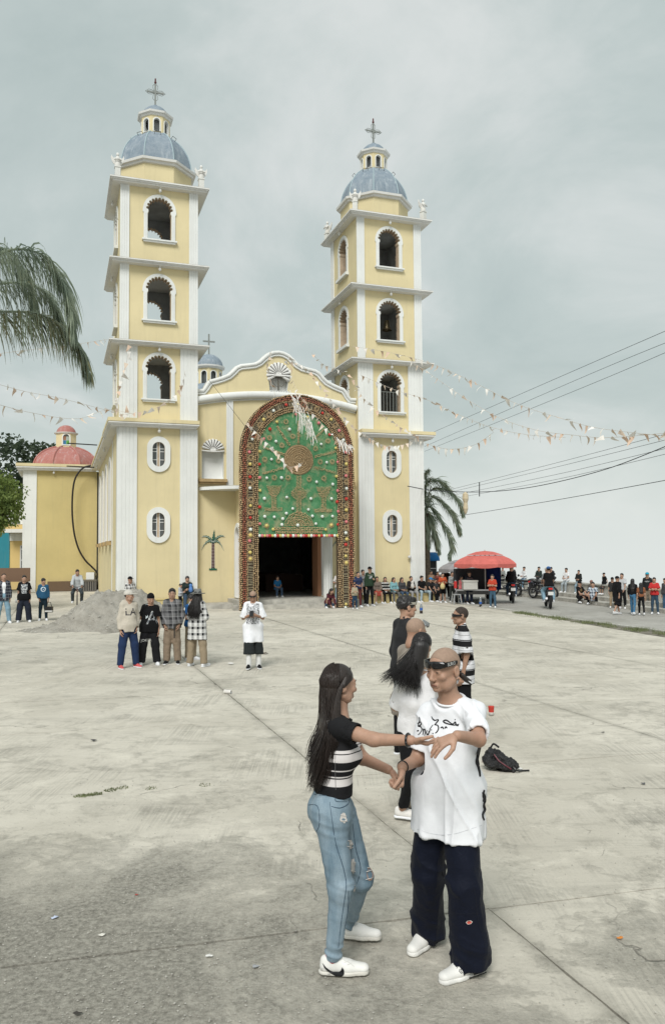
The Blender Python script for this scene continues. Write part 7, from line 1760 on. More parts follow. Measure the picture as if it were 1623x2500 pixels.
# ------------------------------------------------------------------ second couple and two men behind
def others():
    # woman with flying hair
    ro = (0.70, 6.62); A = lambda px, py, Y: np.array(at(px, py, Y))
    d = dict(pel=A(1010, 1800, 6.66), chest=A(1018, 1712, 6.62), neck=A(1022, 1642, 6.62), head=A(1030, 1578, 6.60), shL=A(978, 1672, 6.62), elL=A(966, 1726, 6.72), wrL=A(990, 1722, 6.86),
             shR=A(1062, 1668, 6.62), elR=A(1060, 1716, 6.78), wrR=A(1000, 1712, 6.90), hipL=A(992, 1800, 6.66), hipR=A(1030, 1800, 6.66), kneeL=A(1004, 1890, 6.60), ankL=A(982, 1972, 6.80), kneeR=A(1045, 1900, 6.7), ankR=A(1040, 1985, 6.75))
    J = jdict(ro, d); J['ankL'][2] = .09; J['ankR'][2] = .08; J['sx'] = unit(vec(-1, .1, 0)); J['up'] = unit(vec(.02, 0, 1)); J['hf'] = unit(vec(.5, .86, -.12)); J['hu'] = unit(vec(.15, 0, 1)); J['toeL'] = vec(.9, -.35, 0); J['toeR'] = vec(.8, .3, 0); J['hpL'] = J['hpR'] = 'grip'
    def headx(root, to_head, HB, J):
        v = Vol((-.14, -.16, -.2), (.14, .2, .17), 0.007); v.ell((0, 0.016, 0.036), (0.086, 0.104, 0.094), 0); v.cut((0, -0.06, 0.03), (0, -1, -0.5)); V, Fq = v.mesh(1); obj('hair', mesh('hair', to_head(V), Fq, M_HAIR, True), root)
        hd = J['head']; S = unit(vec(-1, -.1, -.35))
        def path(i, rs):
            th = rs.uniform(-1.5, 1.5); ph = rs.uniform(-.3, 1.3); p0 = to_head(np.array([[0.086 * math.sin(th) * math.cos(ph), 0.016 + 0.104 * math.cos(th) * math.cos(ph), 0.036 + 0.094 * math.sin(ph)]]))[0]
            f = rs.random(); fly = f ** .8
            p1 = hd + vec(-.05 - .06 * fly, -.085 + rs.uniform(-.03, .03), -.03 - .03 * (1 - fly)); e = rs.uniform(.5, 1.12)
            p2 = hd + vec(-.04 - .17 * fly * e, -.10 + rs.uniform(-.05, .05), -.17 + .03 * fly + rs.uniform(-.03, .03)); p3 = hd + vec(-.03 - .31 * fly * e + rs.uniform(-.02, .02), -.10 + rs.uniform(-.08, .08), -.37 + .14 * fly + .16 * (1 - e) + rs.uniform(-.05, .05))
            return [p0, p0 * .35 + p1 * .65, p2, p3]
        strands(root, 'hair_strands', None, path, 1400, .0023, M_HAIR, 5, 3)
        core = Vol(hd - vec(.3, .25, .4), hd + vec(.2, .2, .1), .010); core.cap(hd + vec(-.02, -.05, 0), hd + vec(-.09, -.09, -.22), .075, .05, 0, xd=(1, 0, .3), fl=1.0, fl2=1.9); V, Fq = core.mesh(1); obj('hair_fall', mesh('hair_fall', V, Fq, M_HAIR, True), root)
    person('woman with black hair flying out, white top and black trousers, dancing behind', ro[0], ro[1], 0, 1.56, J=J, sex='f', top=dict(c=(0.70, 0.69, 0.70), hem=-.01, loose=.015, sleeve='short', sf=.95), bot=dict(c=BLACK, loose=.012, hem=.86), shoes=((0.68, 0.66, 0.63), WHITE), hair=None, lod=.010, group='second couple dancing', build=.95, extra=dict(head=headx))
    # her partner, shaved head turned to her
    def hx(root, to_head, HB, J):
        shades(root, to_head, 0.085, 0.02, flat((.03, .035, .04), .15), flat((.25, .27, .28), .3))
    person('partner with shaved head and sunglasses pushed up, khaki trousers', .66, 7.1, 118, 1.70, arms=('hold', 'hold'), legs=('stepf', 'stand'), head=(8, -18), lean=6, build=.88, top=dict(c=(0.27, 0.235, 0.20), hem=.06, loose=.015), bot=dict(c=(0.33, 0.28, 0.22), loose=.03, flare=2.2), shoes=((0.06, .06, .06), WHITE), hair='shaved', skin=1, lod=.010, group='second couple dancing', extra=dict(head=hx))
    def hx2(root, to_head, HB, J): shades(root, to_head, 0.045, 0.0, M_LENS, flat((.35, .33, .28), .3))
    person('man in black jacket with wavy hair and sunglasses on his head', .80, 8.9, 112, 1.80, arms=('hang', 'hang'), top=dict(c=(0.022, .022, .024), hem=.06, loose=.035, sleeve='long', collar=True, name='jacket'), bot=dict(c=BLACK, loose=.03), shoes=(BLACK, WHITE), hair='short', skin=0, lod=.011, group='men watching the dancers', extra=dict(head=hx2))
    Bk, Wt = (0.006, 0.006, 0.007), (0.62, 0.62, 0.64)
    st = stripes_mat('black_white_polo', [(0, Wt), (.050, Bk), (.054, Wt), (.095, Bk), (.160, Wt), (.164, Bk)], repeat=.175, off=.02)
    def hx3(root, to_head, HB, J): shades(root, to_head, 0.012, 0.002, M_LENS, M_FRAME)
    person('man in black and white striped polo with narrow dark sunglasses', 1.56, 9.7, -88, 1.62, arms=('hang', 'hang'), top=dict(c=st, hem=.12, loose=.035, sf=.9, collar=True, name='polo_shirt'), bot=dict(c=BLACK, loose=.03), shoes=(BLACK, WHITE), hair='buzz', skin=1, lod=.011, group='men watching the dancers', extra=dict(head=hx3))
others()
# ------------------------------------------------------------------ the crowd
FAR = .024
def stand(label, px, py, top_py, yaw=0, **kw):
    g = gnd(px, py); H = at(px, top_py, g.y).z / 1.0; kw.setdefault('lod', FAR); H = kw.pop('H', H)
    return person(label, g.x, g.y, yaw, H, **kw)
def sit_at(label, P, seat, px, top_py, yaw, **kw):
    zt = at(px, top_py, P[1]).z; H = max(1.0, min(1.8, (zt - seat) / .505)); H = kw.pop('H', H); kw.setdefault('lod', FAR); kw.setdefault('legs', 'sit'); kw.setdefault('arms', 'lap')
    return person(label, P[0], P[1], yaw, H, seat=seat, **kw)
def tprint(body, z, size, col, name='print'):
    def f(o, V, Fq, J, root): Wrap(V, Fq, root).text(name, body, (0, -.05, J['chest'][2] + z), (1, 0, 0), (0, 0, 1), size, (0, -1, 0), flat(col, .8), .006)
    return f
def noise_print(name, c1, c2, sc=40):
    q = NM(name, .9, .1); v = q.co('Object'); q.col(q.ramp(q.noise(v, sc, 5, .8), [(.44, c1), (.52, c2)], 'LINEAR')); return q.m
M_GRAPH = noise_print('dense_ink_print', (.03, .03, .035), (.55, .56, .58)); M_GRAPHW = noise_print('white_ink_print', (.62, .63, .62), (.10, .11, .13), 22)
def block(w, h, z, mat, name='print'):
    def f(o, V, Fq, J, root):
        ww, n_ = w / 2, 6; mb = MB(); t = Wrap(V, Fq, root).t; P = []
        for i in range(n_ + 1):
            for j in range(n_ + 1):
                q = Vector((-ww + w * i / n_, -.9, J['chest'][2] + z - h / 2 + h * j / n_)); hh = t.ray_cast(q, Vector((0, 1, 0))); P.append((hh[0] if hh[0] is not None else Vector((q.x, -.1, q.z))) + Vector((0, -.005, 0)))
        mb.add(P, [(i*(n_+1)+j, (i+1)*(n_+1)+j, (i+1)*(n_+1)+j+1, i*(n_+1)+j+1) for i in range(n_) for j in range(n_)]); mb.build(name, mat, root)
    return f
def many(*fs):
    def f(*a):
        for g_ in fs: g_(*a)
    return f
# ---- left edge
G1 = 'onlookers at the left edge'
PLN = plaid_mat('navy_white_plaid', (.05, .055, .075), (.012, .012, .018), (.45, .46, .48), .10); PLG = plaid_mat('grey_plaid', (.17, .17, .175), (.035, .035, .038), (.34, .34, .35), .13); PLW = plaid_mat('black_white_plaid', (.62, .62, .61), (.014, .014, .016), (.70, .70, .70), .125); PLB = plaid_mat('blue_white_plaid', (.45, .50, .55), (.03, .05, .08), (.6, .62, .65), .12)
stand('man in open navy plaid shirt over white T-shirt at left edge', 8, 1522, 1397, 28, arms=('hang', 'hang'), legs='wide', top=dict(c=PLN, hem=.09, loose=.035, sleeve='long', open=True, inner=WHITE, name='plaid_shirt'), bot=dict(c=LDENIM, loose=.03), hair='buzz', lod=.016, group=G1)
_, JA = stand('man in black T-shirt with big white hand print, baggy jeans', 58, 1519, 1402, 22, arms=('hang', 'hang'), legs='wide', top=dict(c=BLACK, hem=.07, loose=.04, deco=many(block(.20, .20, .0, M_GRAPHW), block(.16, .10, -.16, M_GRAPHW))), bot=dict(c=(.018, .022, .035), loose=.05, flare=1.3), hair='fade', lod=.016, group=G1)
def ring_logo(o, V, Fq, J, root):
    w = Wrap(V, Fq, root); z = J['chest'][2] - .01; c = [(.085 * math.cos(a), .085 * math.sin(a)) for a in np.linspace(0, 6.283, 25)]; d = [(.055 * math.cos(a), .055 * math.sin(a)) for a in np.linspace(6.283, 0, 25)]
    w.shape('ring_print', [c + d], (0, -.05, z), (1, 0, 0), (0, 0, 1), (0, -1, 0), flat((.55, .62, .66), .8), .006); w.shape('arrow_print', [[(-.02, .03), (.0, -.03), (.035, -.005), (.01, .0)]], (0, -.05, z), (1, 0, 0), (0, 0, 1), (0, -1, 0), flat((.55, .62, .66), .8), .006)
stand('boy in blue sweatshirt with round white emblem, dark jeans', 105, 1515, 1410, 18, arms=('hang', 'pocket'), top=dict(c=(.022, .085, .16), sleeve='long', hem=.03, loose=.022, deco=ring_logo), bot=dict(c=(.012, .025, .035), loose=.016), hair='short', head=(30, -8), lod=.016, group=G1)
# ---- man on a bicycle behind the sand
gb = gnd(188, 1492); GB = (gb.x, gb.y)
# ---- sitting on the left tower's ledge
def ledge(px, b=-.27): a = fac(px, 1455, b)[0]; return ch(a, b, 0)
YF = math.degrees(PHI)
sit_at('man in checked shirt and black cap on the left tower ledge', ledge(317), .44, 317, 1405, YF + 25, arms='cross', top=dict(c=PLW, sleeve='long'), bot=dict(c=DENIM), hair=None, hat=('cap', BLACK), skin=1, group='people on the left tower ledge')
sit_at('woman in dark green jumper holding a baby on the left ledge', ledge(457), .44, 455, 1407, YF, sex='f', arms='hold', top=dict(c=(.02, .03, .028), sleeve='long'), bot=dict(c=DENIM), hair='tied', head=(0, -15), group='people on the left tower ledge')
stand('small child in pale grey jumper beside the seated woman', 440, 1489, 1424, 75, sex='m', arms='hold', top=dict(c=(.40, .42, .46), sleeve='long'), bot=dict(c=BLACK), hair='short', group='people on the left tower ledge')
# ---- group of four, and the man with the phone
G2 = 'young men standing in the middle of the square'
RED = (.42, .045, .045); M = .0135
def crimson(o, V, Fq, J, root): pass
stand('young man in cream hooded sweatshirt, white cap and red trainers', 313, 1631, 1437, 38, arms=('pocket', 'hang'), legs='wide', top=dict(c=(.50, .455, .385), sleeve='long', hem=.075, loose=.03, hood=True, name='hooded_sweatshirt', deco=tprint('LA', -.04, .20, (.03, .03, .04))), bot=dict(c=(.018, .034, .085), loose=.032, flare=1.0), shoes=((.52, .10, .10), WHITE), hair='short', hat=('cap', (.56, .53, .48)), head=(45, 0), lod=M, group=G2)
stand('young man in black T-shirt with white letters, black beanie and trousers', 364, 1624, 1447, 14, arms=('hang', 'behind'), legs='wide', top=dict(c=BLACK, hem=.075, loose=.035, deco=many(tprint('L', .0, .42, (.52, .58, .60)), lambda o, V, Fq, J, root: Wrap(V, Fq, root).text('print', 'A', (.06, -.05, J['chest'][2] - .12), (1, 0, 0), (0, 0, 1), .38, (0, -1, 0), M_GRAPHW, .008))), bot=dict(c=(.013, .013, .015), loose=.045, flare=1.2, deco=lambda o, V, Fq, J, root: Wrap(V, Fq, root).text('trouser_lettering', 'JOKER', (-.06, -.05, J['pel'][2] - .27), (1, 0, 0), (0, 0, 1), .075, (0, -1, 0), flat((.6, .6, .58), .8), .008)), shoes=(WHITE, WHITE), hair='short', hat=('beanie', BLACK), head=(12, -8), side=3, lod=M, group=G2)
stand('young man in grey plaid jacket and khaki trousers facing the camera', 420, 1621, 1433, 4, arms='pocket', top=dict(c=PLG, sleeve='long', hem=.075, loose=.032, collar=True, name='plaid_jacket'), bot=dict(c=(.24, .185, .135), loose=.036, flare=1.1), shoes=(BLACK, WHITE), hair='fade', head=(6, 0), lod=M, group=G2, extra=dict(after=lambda root, J: MB().box(.055, .078, -.175, -.168, J['pel'][2] - .30, J['pel'][2] - .02).build('hanging_belt', M_FRAME, root)))
def longhair(root, to_head, HB, J):
    hd = J['head']
    def path(i, rs):
        th = rs.uniform(-1.3, 1.3); p0 = to_head(np.array([[.085 * math.sin(th), .02 + .1 * math.cos(th), rs.uniform(-.02, .05)]]))[0]; u_ = rs.uniform(-1, 1); e = rs.uniform(.28, .50)
        return [p0, hd + vec(.09 * u_, .13 + rs.uniform(-.02, .03), -.16), hd + vec(.13 * u_, .16 + rs.uniform(-.02, .03), -.30), hd + vec(.14 * u_ + rs.uniform(-.03, .03), .165 + rs.uniform(-.02, .03), -e)]
    strands(root, 'hair_strands', None, path, 330, .0055, M_HAIR, 6, 3)
stand('person with long black hair, grey brimmed hat and long checked shirt, from behind', 481, 1627, 1436, 158, arms=('hold', 'hold'), legs='wide', top=dict(c=PLW, sleeve='long', sf=.4, hem=.19, loose=.03, name='checked_shirt'), bot=dict(c=(.28, .225, .155), loose=.032, flare=1.2), shoes=(WHITE, WHITE), hair='long', hat=('hat', (.19, .195, .19)), head=(40, -4), lod=M, group=G2, extra=dict(head=longhair))
gq = gnd(466, 1612); person('person in blue T-shirt half hidden behind the one with hat', gq.x, gq.y, 60, 1.42, arms=('hang', 'hold'), top=dict(c=(.02, .09, .24), hem=.03), bot=dict(c=(.28, .225, .155), loose=.03), hair='short', lod=.018, group=G2)
def p12(root, to_head, HB, J): shades(root, to_head, 0.055, 0.0, M_LENS, M_FRAME)
_, JP = stand('young man in oversized white printed T-shirt looking at his phone', 618, 1632, 1439, 4, arms=('phone', 'phone'), legs=('stand', 'stepf'), top=dict(c=(.72, .73, .76), hem=.20, loose=.04, sf=.95, deco=block(.25, .40, -.06, M_GRAPH)), bot=dict(c=(.02, .024, .025), kind='shorts', loose=.045, hem=.42), shoes=(BLACK, WHITE), hair='shaved', head=(-4, -28), skin=1, lod=M, group='men alone in the square', extra=dict(head=p12, after=lambda root, J: [MB().lathe([(.052, J['ank' + n_][2] - .03), (.054, J['knee' + n_][2] - .16)], 12, ((J['ank' + n_][0] * .75 + J['knee' + n_][0] * .25), (J['ank' + n_][1] * .75 + J['knee' + n_][1] * .25))).build('white_sock', CL((.68, .68, .67)), root, smooth=True) for n_ in 'LR'] and None))
gp = gnd(618, 1632); MBp = MB().box(-.037, .037, -.006, .006, -.075, .075); ph = MBp.build('phone', M_FRAME); tag(ph, 'phone held by the young man in oversized white T-shirt', 'phone'); ph.location = (gp.x + .0, gp.y - .30, (JP['wrL'][2] + JP['wrR'][2]) / 2 + .04); ph.rotation_euler = (R(-50), 0, 0)
# ---- doorway
cb = ch(6.75, .35, 0); person('boy in blue shirt sitting just inside the dark church door', cb.x, cb.y, YF, 1.28, arms='lap', legs='sit', seat=.62, z0=.36, top=dict(c=(.02, .13, .30)), bot=dict(c=DENIM), hair='short', lod=FAR, group='people around the church door')
stand('crouching girl in maroon top by the right foot of the arch', 800, 1484, 1432, 30, H=1.5, sex='f', arms='knees', legs='crouch', lean=34, head=(20, -20), top=dict(c=(.075, .018, .025), sleeve='long'), bot=dict(c=DENIM, loose=.01), hair='long', group='people around the church door')
gx = ch(8.75, -1.95, 0); person('woman in white top and jeans leaning behind the arch leg', gx.x, gx.y, -30, 1.55, sex='f', arms=('hang', 'cross'), top=dict(c=(.55, .52, .50)), bot=dict(c=LDENIM, loose=.008), hair='long', lod=FAR, group='people around the church door')
# ---- row by the right tower
G3 = 'onlookers along the right tower'
stand('toddler in tan jumper standing before the woman in navy', 866, 1487, 1424, 12, arms='hold', top=dict(c=(.33, .29, .21), sleeve='long'), bot=dict(c=(.02, .045, .08)), hair='short', group=G3)
stand('woman in navy top and maroon trousers beside the arch', 874, 1483, 1394, 22, sex='f', arms=('hang', 'lap'), top=dict(c=(.022, .032, .075), hem=.03), bot=dict(c=(.10, .028, .028), loose=.01), hair='tied', group=G3, build=.95)
stand('woman in grey jumper behind the one in navy top', 886, 1479, 1389, 30, sex='f', arms='hang', top=dict(c=(.22, .22, .225), sleeve='long'), bot=dict(c=BLACK, loose=.01), hair='tied', group=G3)
stand('young man in dark green sweatshirt and black cap holding an umbrella', 903, 1480, 1382, 20, arms=('hold', 'hang'), legs='stand', top=dict(c=(.022, .042, .025), sleeve='long', loose=.035, hem=.04, deco=many(tprint('COLORADO', .06, .045, (.45, .48, .42)), block(.13, .10, -.03, M_GRAPHW))), bot=dict(c=BLACK, loose=.014), hair='short', hat=('cap', BLACK), lod=.02, group=G3)
gu = gnd(911, 1481); tag(MB().tube([(0, 0, .02), (0, 0, .75)], [.008, .035], 8).tube([(0, 0, .75), (0, 0, .86), (.04, 0, .9), (.07, 0, .86)], .012, 6).build('folded_umbrella', M_FRAME), 'black folded umbrella held by the youth in green sweatshirt', 'umbrella').location = (gu.x, gu.y - .1, 0)
def L_(px): return ledge(px, -.30)
SE = .38
for lab, px, ty, kw in (
    ('woman wrapped in brown shawl with red skirt on the ledge', 920, 1408, dict(sex='f', arms='lap', top=dict(c=(.16, .13, .11), sleeve='long', hem=.06, loose=.03, name='shawl'), bot=dict(c=(.35, .07, .05), kind='skirt', loose=.02), hair='tied')),
    ('girl in black and white striped cardigan on the ledge', 940, 1409, dict(sex='f', top=dict(c=stripes_mat('wide_stripes', [(0, (.02, .02, .02)), (.09, (.6, .6, .58))], repeat=.13), sleeve='long'), bot=dict(c=BLACK, loose=.008), hair='long', head=(-10, 0))),
    ('girl in pale teal cardigan on the ledge', 961, 1410, dict(sex='f', top=dict(c=(.17, .33, .36), sleeve='long'), bot=dict(c=(.11, .11, .115), loose=.006), hair='long', head=(20, 0))),
    ('girl in dark waistcoat and grey sleeves on the ledge', 981, 1410, dict(sex='f', top=dict(c=(.05, .05, .055), sleeve='long'), bot=dict(c=DENIM, loose=.008), hair='long', head=(15, 0))),
    ('woman in black nursing a baby on the ledge', 1003, 1407, dict(sex='f', arms='hold', top=dict(c=(.022, .02, .02), sleeve='long'), bot=dict(c=(.28, .28, .29), loose=.01), hair='tied')),
    ('youth in black T-shirt and pale jeans on the ledge', 1029, 1406, dict(top=dict(c=BLACK), bot=dict(c=(.30, .38, .42), loose=.014), hair='short', head=(0, 0), legs='sitopen')),
    ('youth in black with bright blue cap on the ledge', 1048, 1410, dict(arms='knees', top=dict(c=(.018, .018, .02)), bot=dict(c=BLACK), hair='short', hat=('cap', (.03, .19, .42)), head=(25, -10), lean=12)),
    ('boy in dark grey at the right end of the ledge', 1062, 1413, dict(top=dict(c=(.05, .05, .052)), bot=dict(c=BLACK), hair='short', head=(20, 0)))):
    sit_at(lab, L_(px), SE, px, ty, YF + (px - 980) * .15, group=G3, **kw)
gbb = L_(1001); tag(MB().lathe([(.001, .0), (.06, .02), (.085, .10), (.07, .2), (.05, .22), (.07, .27), (.06, .33), (.001, .36)], 12).build('baby_bundle', CL((.55, .53, .50)), smooth=True), 'baby wrapped in white in the arms of the woman in black', 'baby').location = (gbb.x + .08, gbb.y - .32, .62)
gbb = ledge(463); tag(MB().lathe([(.001, .0), (.07, .02), (.09, .10), (.07, .2), (.05, .22), (.07, .27), (.06, .33), (.001, .36)], 12).build('baby_bundle', CL((.10, .22, .50)), smooth=True), 'baby in blue and white on the lap at the left tower', 'baby').location = (gbb.x + .1, gbb.y - .30, .68)
G4 = 'people around the umbrella stall'
for lab, px, py, ty, yaw, kw in (
    ('woman in tan top standing behind the blue cap', 1053, 1462, 1392, 10, dict(sex='f', top=dict(c=(.33, .22, .15)), bot=dict(c=DENIM), hair='tied')),
    ('woman with dark hair behind the boy in dark grey', 1069, 1460, 1394, 15, dict(sex='f', top=dict(c=(.20, .06, .05)), bot=dict(c=BLACK), hair='long')),
    ('woman in orange blouse and black skirt holding a yellow bag', 1081, 1472, 1397, 10, dict(sex='f', arms=('hold', 'hold'), top=dict(c=(.40, .075, .03), hem=-.01), bot=dict(c=BLACK, kind='skirt', loose=.03), hair='tied', build=.95)),
    ('man in dark T-shirt behind the woman in orange blouse', 1090, 1461, 1386, 5, dict(top=dict(c=(.06, .03, .03)), bot=dict(c=BLACK), hair='short')),
    ('woman with long hair in grey patterned top by the stall', 1104, 1471, 1394, 15, dict(sex='f', arms=('hang', 'lap'), top=dict(c=(.26, .27, .27), sleeve='long'), bot=dict(c=(.03, .035, .032), loose=.02), hair='long')),
    ('person in black hooded top between grey top and pink vest', 1117, 1469, 1397, 0, dict(top=dict(c=(.013, .013, .014), sleeve='long'), bot=dict(c=BLACK), hair=None, hat=('hood', BLACK))),
    ('girl in pink vest beside the grey plastic stool', 1127, 1474, 1405, 20, dict(sex='f', top=dict(c=(.60, .16, .17), sleeve='none'), bot=dict(c=DENIM), hair='long')),
    ('man in black T-shirt and jeans leaning at the truck', 1146, 1475, 1393, 22, dict(arms=('pocket', 'hang'), top=dict(c=(.015, .018, .026), hem=.03, loose=.03, deco=tprint('Wanderlust', .05, .06, (.5, .35, .36))), bot=dict(c=NAVY, loose=.02), hair='short', build=.98)),
    ('man in orange-red polo shirt and jeans with folded arms', 1203, 1484, 1401, -28, dict(arms='cross', legs=('stand', 'stand'), top=dict(c=(.43, .055, .03), hem=.03, collar=True), bot=dict(c=(.05, .10, .15), loose=.015), hair='fade', skin=0, lod=.02))):
    stand(lab, px, py, ty, yaw, group=G4, **kw)
gy = gnd(1081, 1472); tag(MB().lathe([(.02, .0), (.10, .03), (.11, .14), (.07, .24), (.02, .27), (.04, .30)], 10).build('plastic_bag', CL((.55, .46, .24)), smooth=True), 'yellow plastic bag held by the woman in orange blouse', 'bag').location = (gy.x - .05, gy.y - .34, .62)
# ---- on the parapet and steps
G5 = 'people sitting along the parapet'
for lab, px, ty, yaw, kw in (
    ('man in grey tracksuit behind the pickup truck', 1230, 1386, -15, dict(top=dict(c=(.20, .21, .20), sleeve='long'), bot=dict(c=(.18, .19, .18)), hair='short')),
    ('man in dark top seen just above the first motorcyclist', 1254, 1382, -10, dict(top=dict(c=(.05, .05, .05), sleeve='long'), bot=dict(c=DENIM), hair='short')),
    ('youth in white sweatshirt sitting above the parked motorcycles', 1283, 1384, -55, dict(top=dict(c=(.62, .63, .64), sleeve='long'), bot=dict(c=(.12, .19, .26)), hair='short')),
    ('man in dark green jumper sitting left of the black hood', 1319, 1384, -40, dict(top=dict(c=(.022, .032, .028), sleeve='long'), bot=dict(c=BLACK), hair='short')),
    ('man in black hooded jacket sitting behind the pillion rider', 1351, 1384, -45, dict(top=dict(c=(.012, .013, .018), sleeve='long', hood=True), bot=dict(c=BLACK), hair='short', lean=12)),
    ('youth in white T-shirt and ripped pale jeans on the parapet', 1386, 1387, -50, dict(top=dict(c=(.66, .66, .67)), bot=dict(c=(.30, .34, .36)), hair='short', arms='lap')),
    ('man in black jacket and pale blue jeans on the parapet', 1416, 1392, -35, dict(top=dict(c=(.016, .018, .017), sleeve='long'), bot=dict(c=(.22, .30, .35)), hair='short', arms='lap', legs='sitopen')),
    ('man in black T-shirt and shorts sitting on the right parapet', 1478, 1401, -70, dict(top=dict(c=BLACK), bot=dict(c=(.03, .032, .035), kind='shorts', loose=.03), hair=None, hat=('cap', BLACK), arms='prop'))):
    p = par_pt(px); sit_at(lab, (p.x - .12, p.y), .79, px, ty, yaw, z0=.30, group=G5, **kw)
p = par_pt(1440, -.85); sit_at('man in olive hooded top and cap sitting low on the step', (p.x, p.y), .32, 1438, 1417, -45, z0=.14, top=dict(c=(.09, .085, .075), sleeve='long', hood=True), bot=dict(c=DGREY), hair=None, hat=('cap', (.24, .13, .11)), group=G5)
p = par_pt(1412, -.1); sit_at('youth in black T-shirt and cap crouching on the kerb', (p.x - .1, p.y - .25), .16, 1413, 1430, 25, arms='knees', legs='crouch', H=1.55, top=dict(c=BLACK, deco=block(.12, .12, 0, noise_print('gold_print', (.3, .2, .08), (.02, .02, .02), 30))), bot=dict(c=BLACK), hair='short', hat=('cap', BLACK), group=G5)
p = par_pt(1438, -.1); sit_at('youth in blue plaid shirt sitting on the kerb', (p.x, p.y - .3), .16, 1438, 1434, -30, arms='knees', legs='crouch', H=1.55, top=dict(c=PLB, hem=.06, loose=.04), bot=dict(c=BLACK), hair='fade', group=G5)
# ---- walkers at the right
G6 = 'people on the road at the right'
for lab, px, py, ty, yaw, kw in (
    ('man in long black shirt, black shorts and white socks walking', 1508, 1500, 1404, 120, dict(arms=('hang', 'back'), legs=('stepf', 'stepb'), top=dict(c=BLACK, hem=.20, loose=.05, sleeve='long', sf=.5), bot=dict(c=BLACK, kind='shorts', loose=.05, hem=.2), hair=None, hat=('cap', BLACK), shoes=((.6, .6, .6), WHITE), lod=.02)),
    ('youth in pale grey T-shirt behind the walking man', 1520, 1486, 1398, -40, dict(arms='fwd', top=dict(c=(.42, .43, .44)), bot=dict(c=BLACK), hair='fade')),
    ('man in dark cap half hidden behind the walking man', 1496, 1484, 1408, -20, dict(top=dict(c=(.03, .03, .03)), bot=dict(c=KHAKI), hair=None, hat=('cap', BLACK))),
    ('woman with long hair in black top and blue jeans, from behind', 1546, 1501, 1410, 150, dict(sex='f', legs=('stepf', 'stepb'), top=dict(c=BLACK, sleeve='long', hem=-.01), bot=dict(c=(.055, .15, .26), loose=.008), hair='long', lod=.02)),
    ('woman in rust top and black trousers walking behind', 1566, 1502, 1420, 165, dict(sex='f', legs=('stepf', 'stepb'), top=dict(c=(.22, .085, .04), hem=-.02), bot=dict(c=BLACK, loose=.008), hair='long', lod=.02)),
    ('man in black hooded top and bright cyan cap', 1582, 1486, 1396, -30, dict(arms='pocket', top=dict(c=(.016, .017, .018), sleeve='long', hood=True, hem=.04, loose=.03, deco=tprint('NEW', .0, .07, (.6, .6, .6))), bot=dict(c=(.20, .16, .12), loose=.02), hair='short', hat=('cap', (.02, .28, .40)), lod=.02)),
    ('man in red T-shirt and jeans with folded arms at far right', 1599, 1499, 1408, -25, dict(arms='cross', top=dict(c=(.46, .035, .035), hem=.03, loose=.025), bot=dict(c=(.035, .065, .10), loose=.015), hair='fade', lod=.02)),
    ('person in blue jeans cut off by the right edge', 1626, 1495, 1410, -60, dict(top=dict(c=DGREY, sleeve='long'), bot=dict(c=(.05, .10, .17)), hair='short'))):
    stand(lab, px, py, ty, yaw, group=G6, **kw)
# ------------------------------------------------------------------ sand pile
def sand_pile():
    q = NM('wet_sand', 0.95, 0.1); v = q.co('World'); b = q.mix(q.ramp(q.noise(v, 1.6, 7, .7), [(.3, 0.0), (.7, 1.0)]), (.23, .215, .185), (.40, .38, .335)); b = q.mix(q.ramp(q.noise(v, 22, 5, .75), [(.3, .6), (.46, 0.0)]), b, (.11, .10, .085)); b = q.mix(q.ramp(q.noise(v, 60, 3, .8), [(.6, 0.0), (.7, .5)]), b, (.42, .41, .38)); q.col(b); q.bump(q.noise(v, 45, 6, .8), .7, .02)
    root = thing('sand_pile', 'heap of grey building sand in front of the left tower', 'sand'); n_ = 110
    xs = np.linspace(-10.2, -3.6, n_); ys = np.linspace(21.8, 29.4, n_); X, Y = np.meshgrid(xs, ys, indexing='ij')
    r = np.sqrt(((X + 7.0) / 1.9) ** 2 + ((Y - 25.8) / 2.75) ** 2); Pn = np.stack([X * 1.1, Y * 1.1, 0 * X], -1); r = r * (1 + .35 * fbm(Pn, 3))
    h = 1.55 * np.clip(1 - r, 0, 1) ** .95; h = np.minimum(h, 1.0 + .1 * fbm(Pn * 2, 2)); t = np.exp(-(((X + 8.3) / .75) ** 2 + ((Y - 23.9) / .55) ** 2)); h = h + .20 * t
    h = h + (.17 * fbm(Pn * 4, 4) + .12 * fbm(Pn * 11, 3)) * np.clip(h * 4, 0, 1) - .02
    V = np.stack([X, Y, h], -1).reshape(-1, 3); I = np.arange(n_ * n_).reshape(n_, n_); Fq = np.stack([I[:-1, :-1], I[1:, :-1], I[1:, 1:], I[:-1, 1:]], -1).reshape(-1, 4)
    keep = (V[Fq][:, :, 2] > -.015).any(1); obj('heap', mesh('heap', V, Fq[keep], q.m, True), root)
    rs = random.Random(8); mb = MB()
    for k in range(2200):
        i, j = rs.randrange(n_), rs.randrange(n_); hh = h[i, j]
        if hh < .0 or (hh > .5 and rs.random() < .6): continue
        s = rs.uniform(.012, .04); x, y = X[i, j] + rs.uniform(-.03, .03), Y[i, j] + rs.uniform(-.03, .03); z = max(hh, 0) + s * .2
        mb.add([(x + s, y, z), (x - s, y, z), (x, y + s, z), (x, y - s, z), (x, y, z + s * .8), (x, y, z - s)], [(0, 2, 4), (2, 1, 4), (1, 3, 4), (3, 0, 4), (2, 0, 5), (1, 2, 5), (3, 1, 5), (0, 3, 5)])
    tag(mb.build('pebbles', M_STONE, root), kind='stuff')
sand_pile()
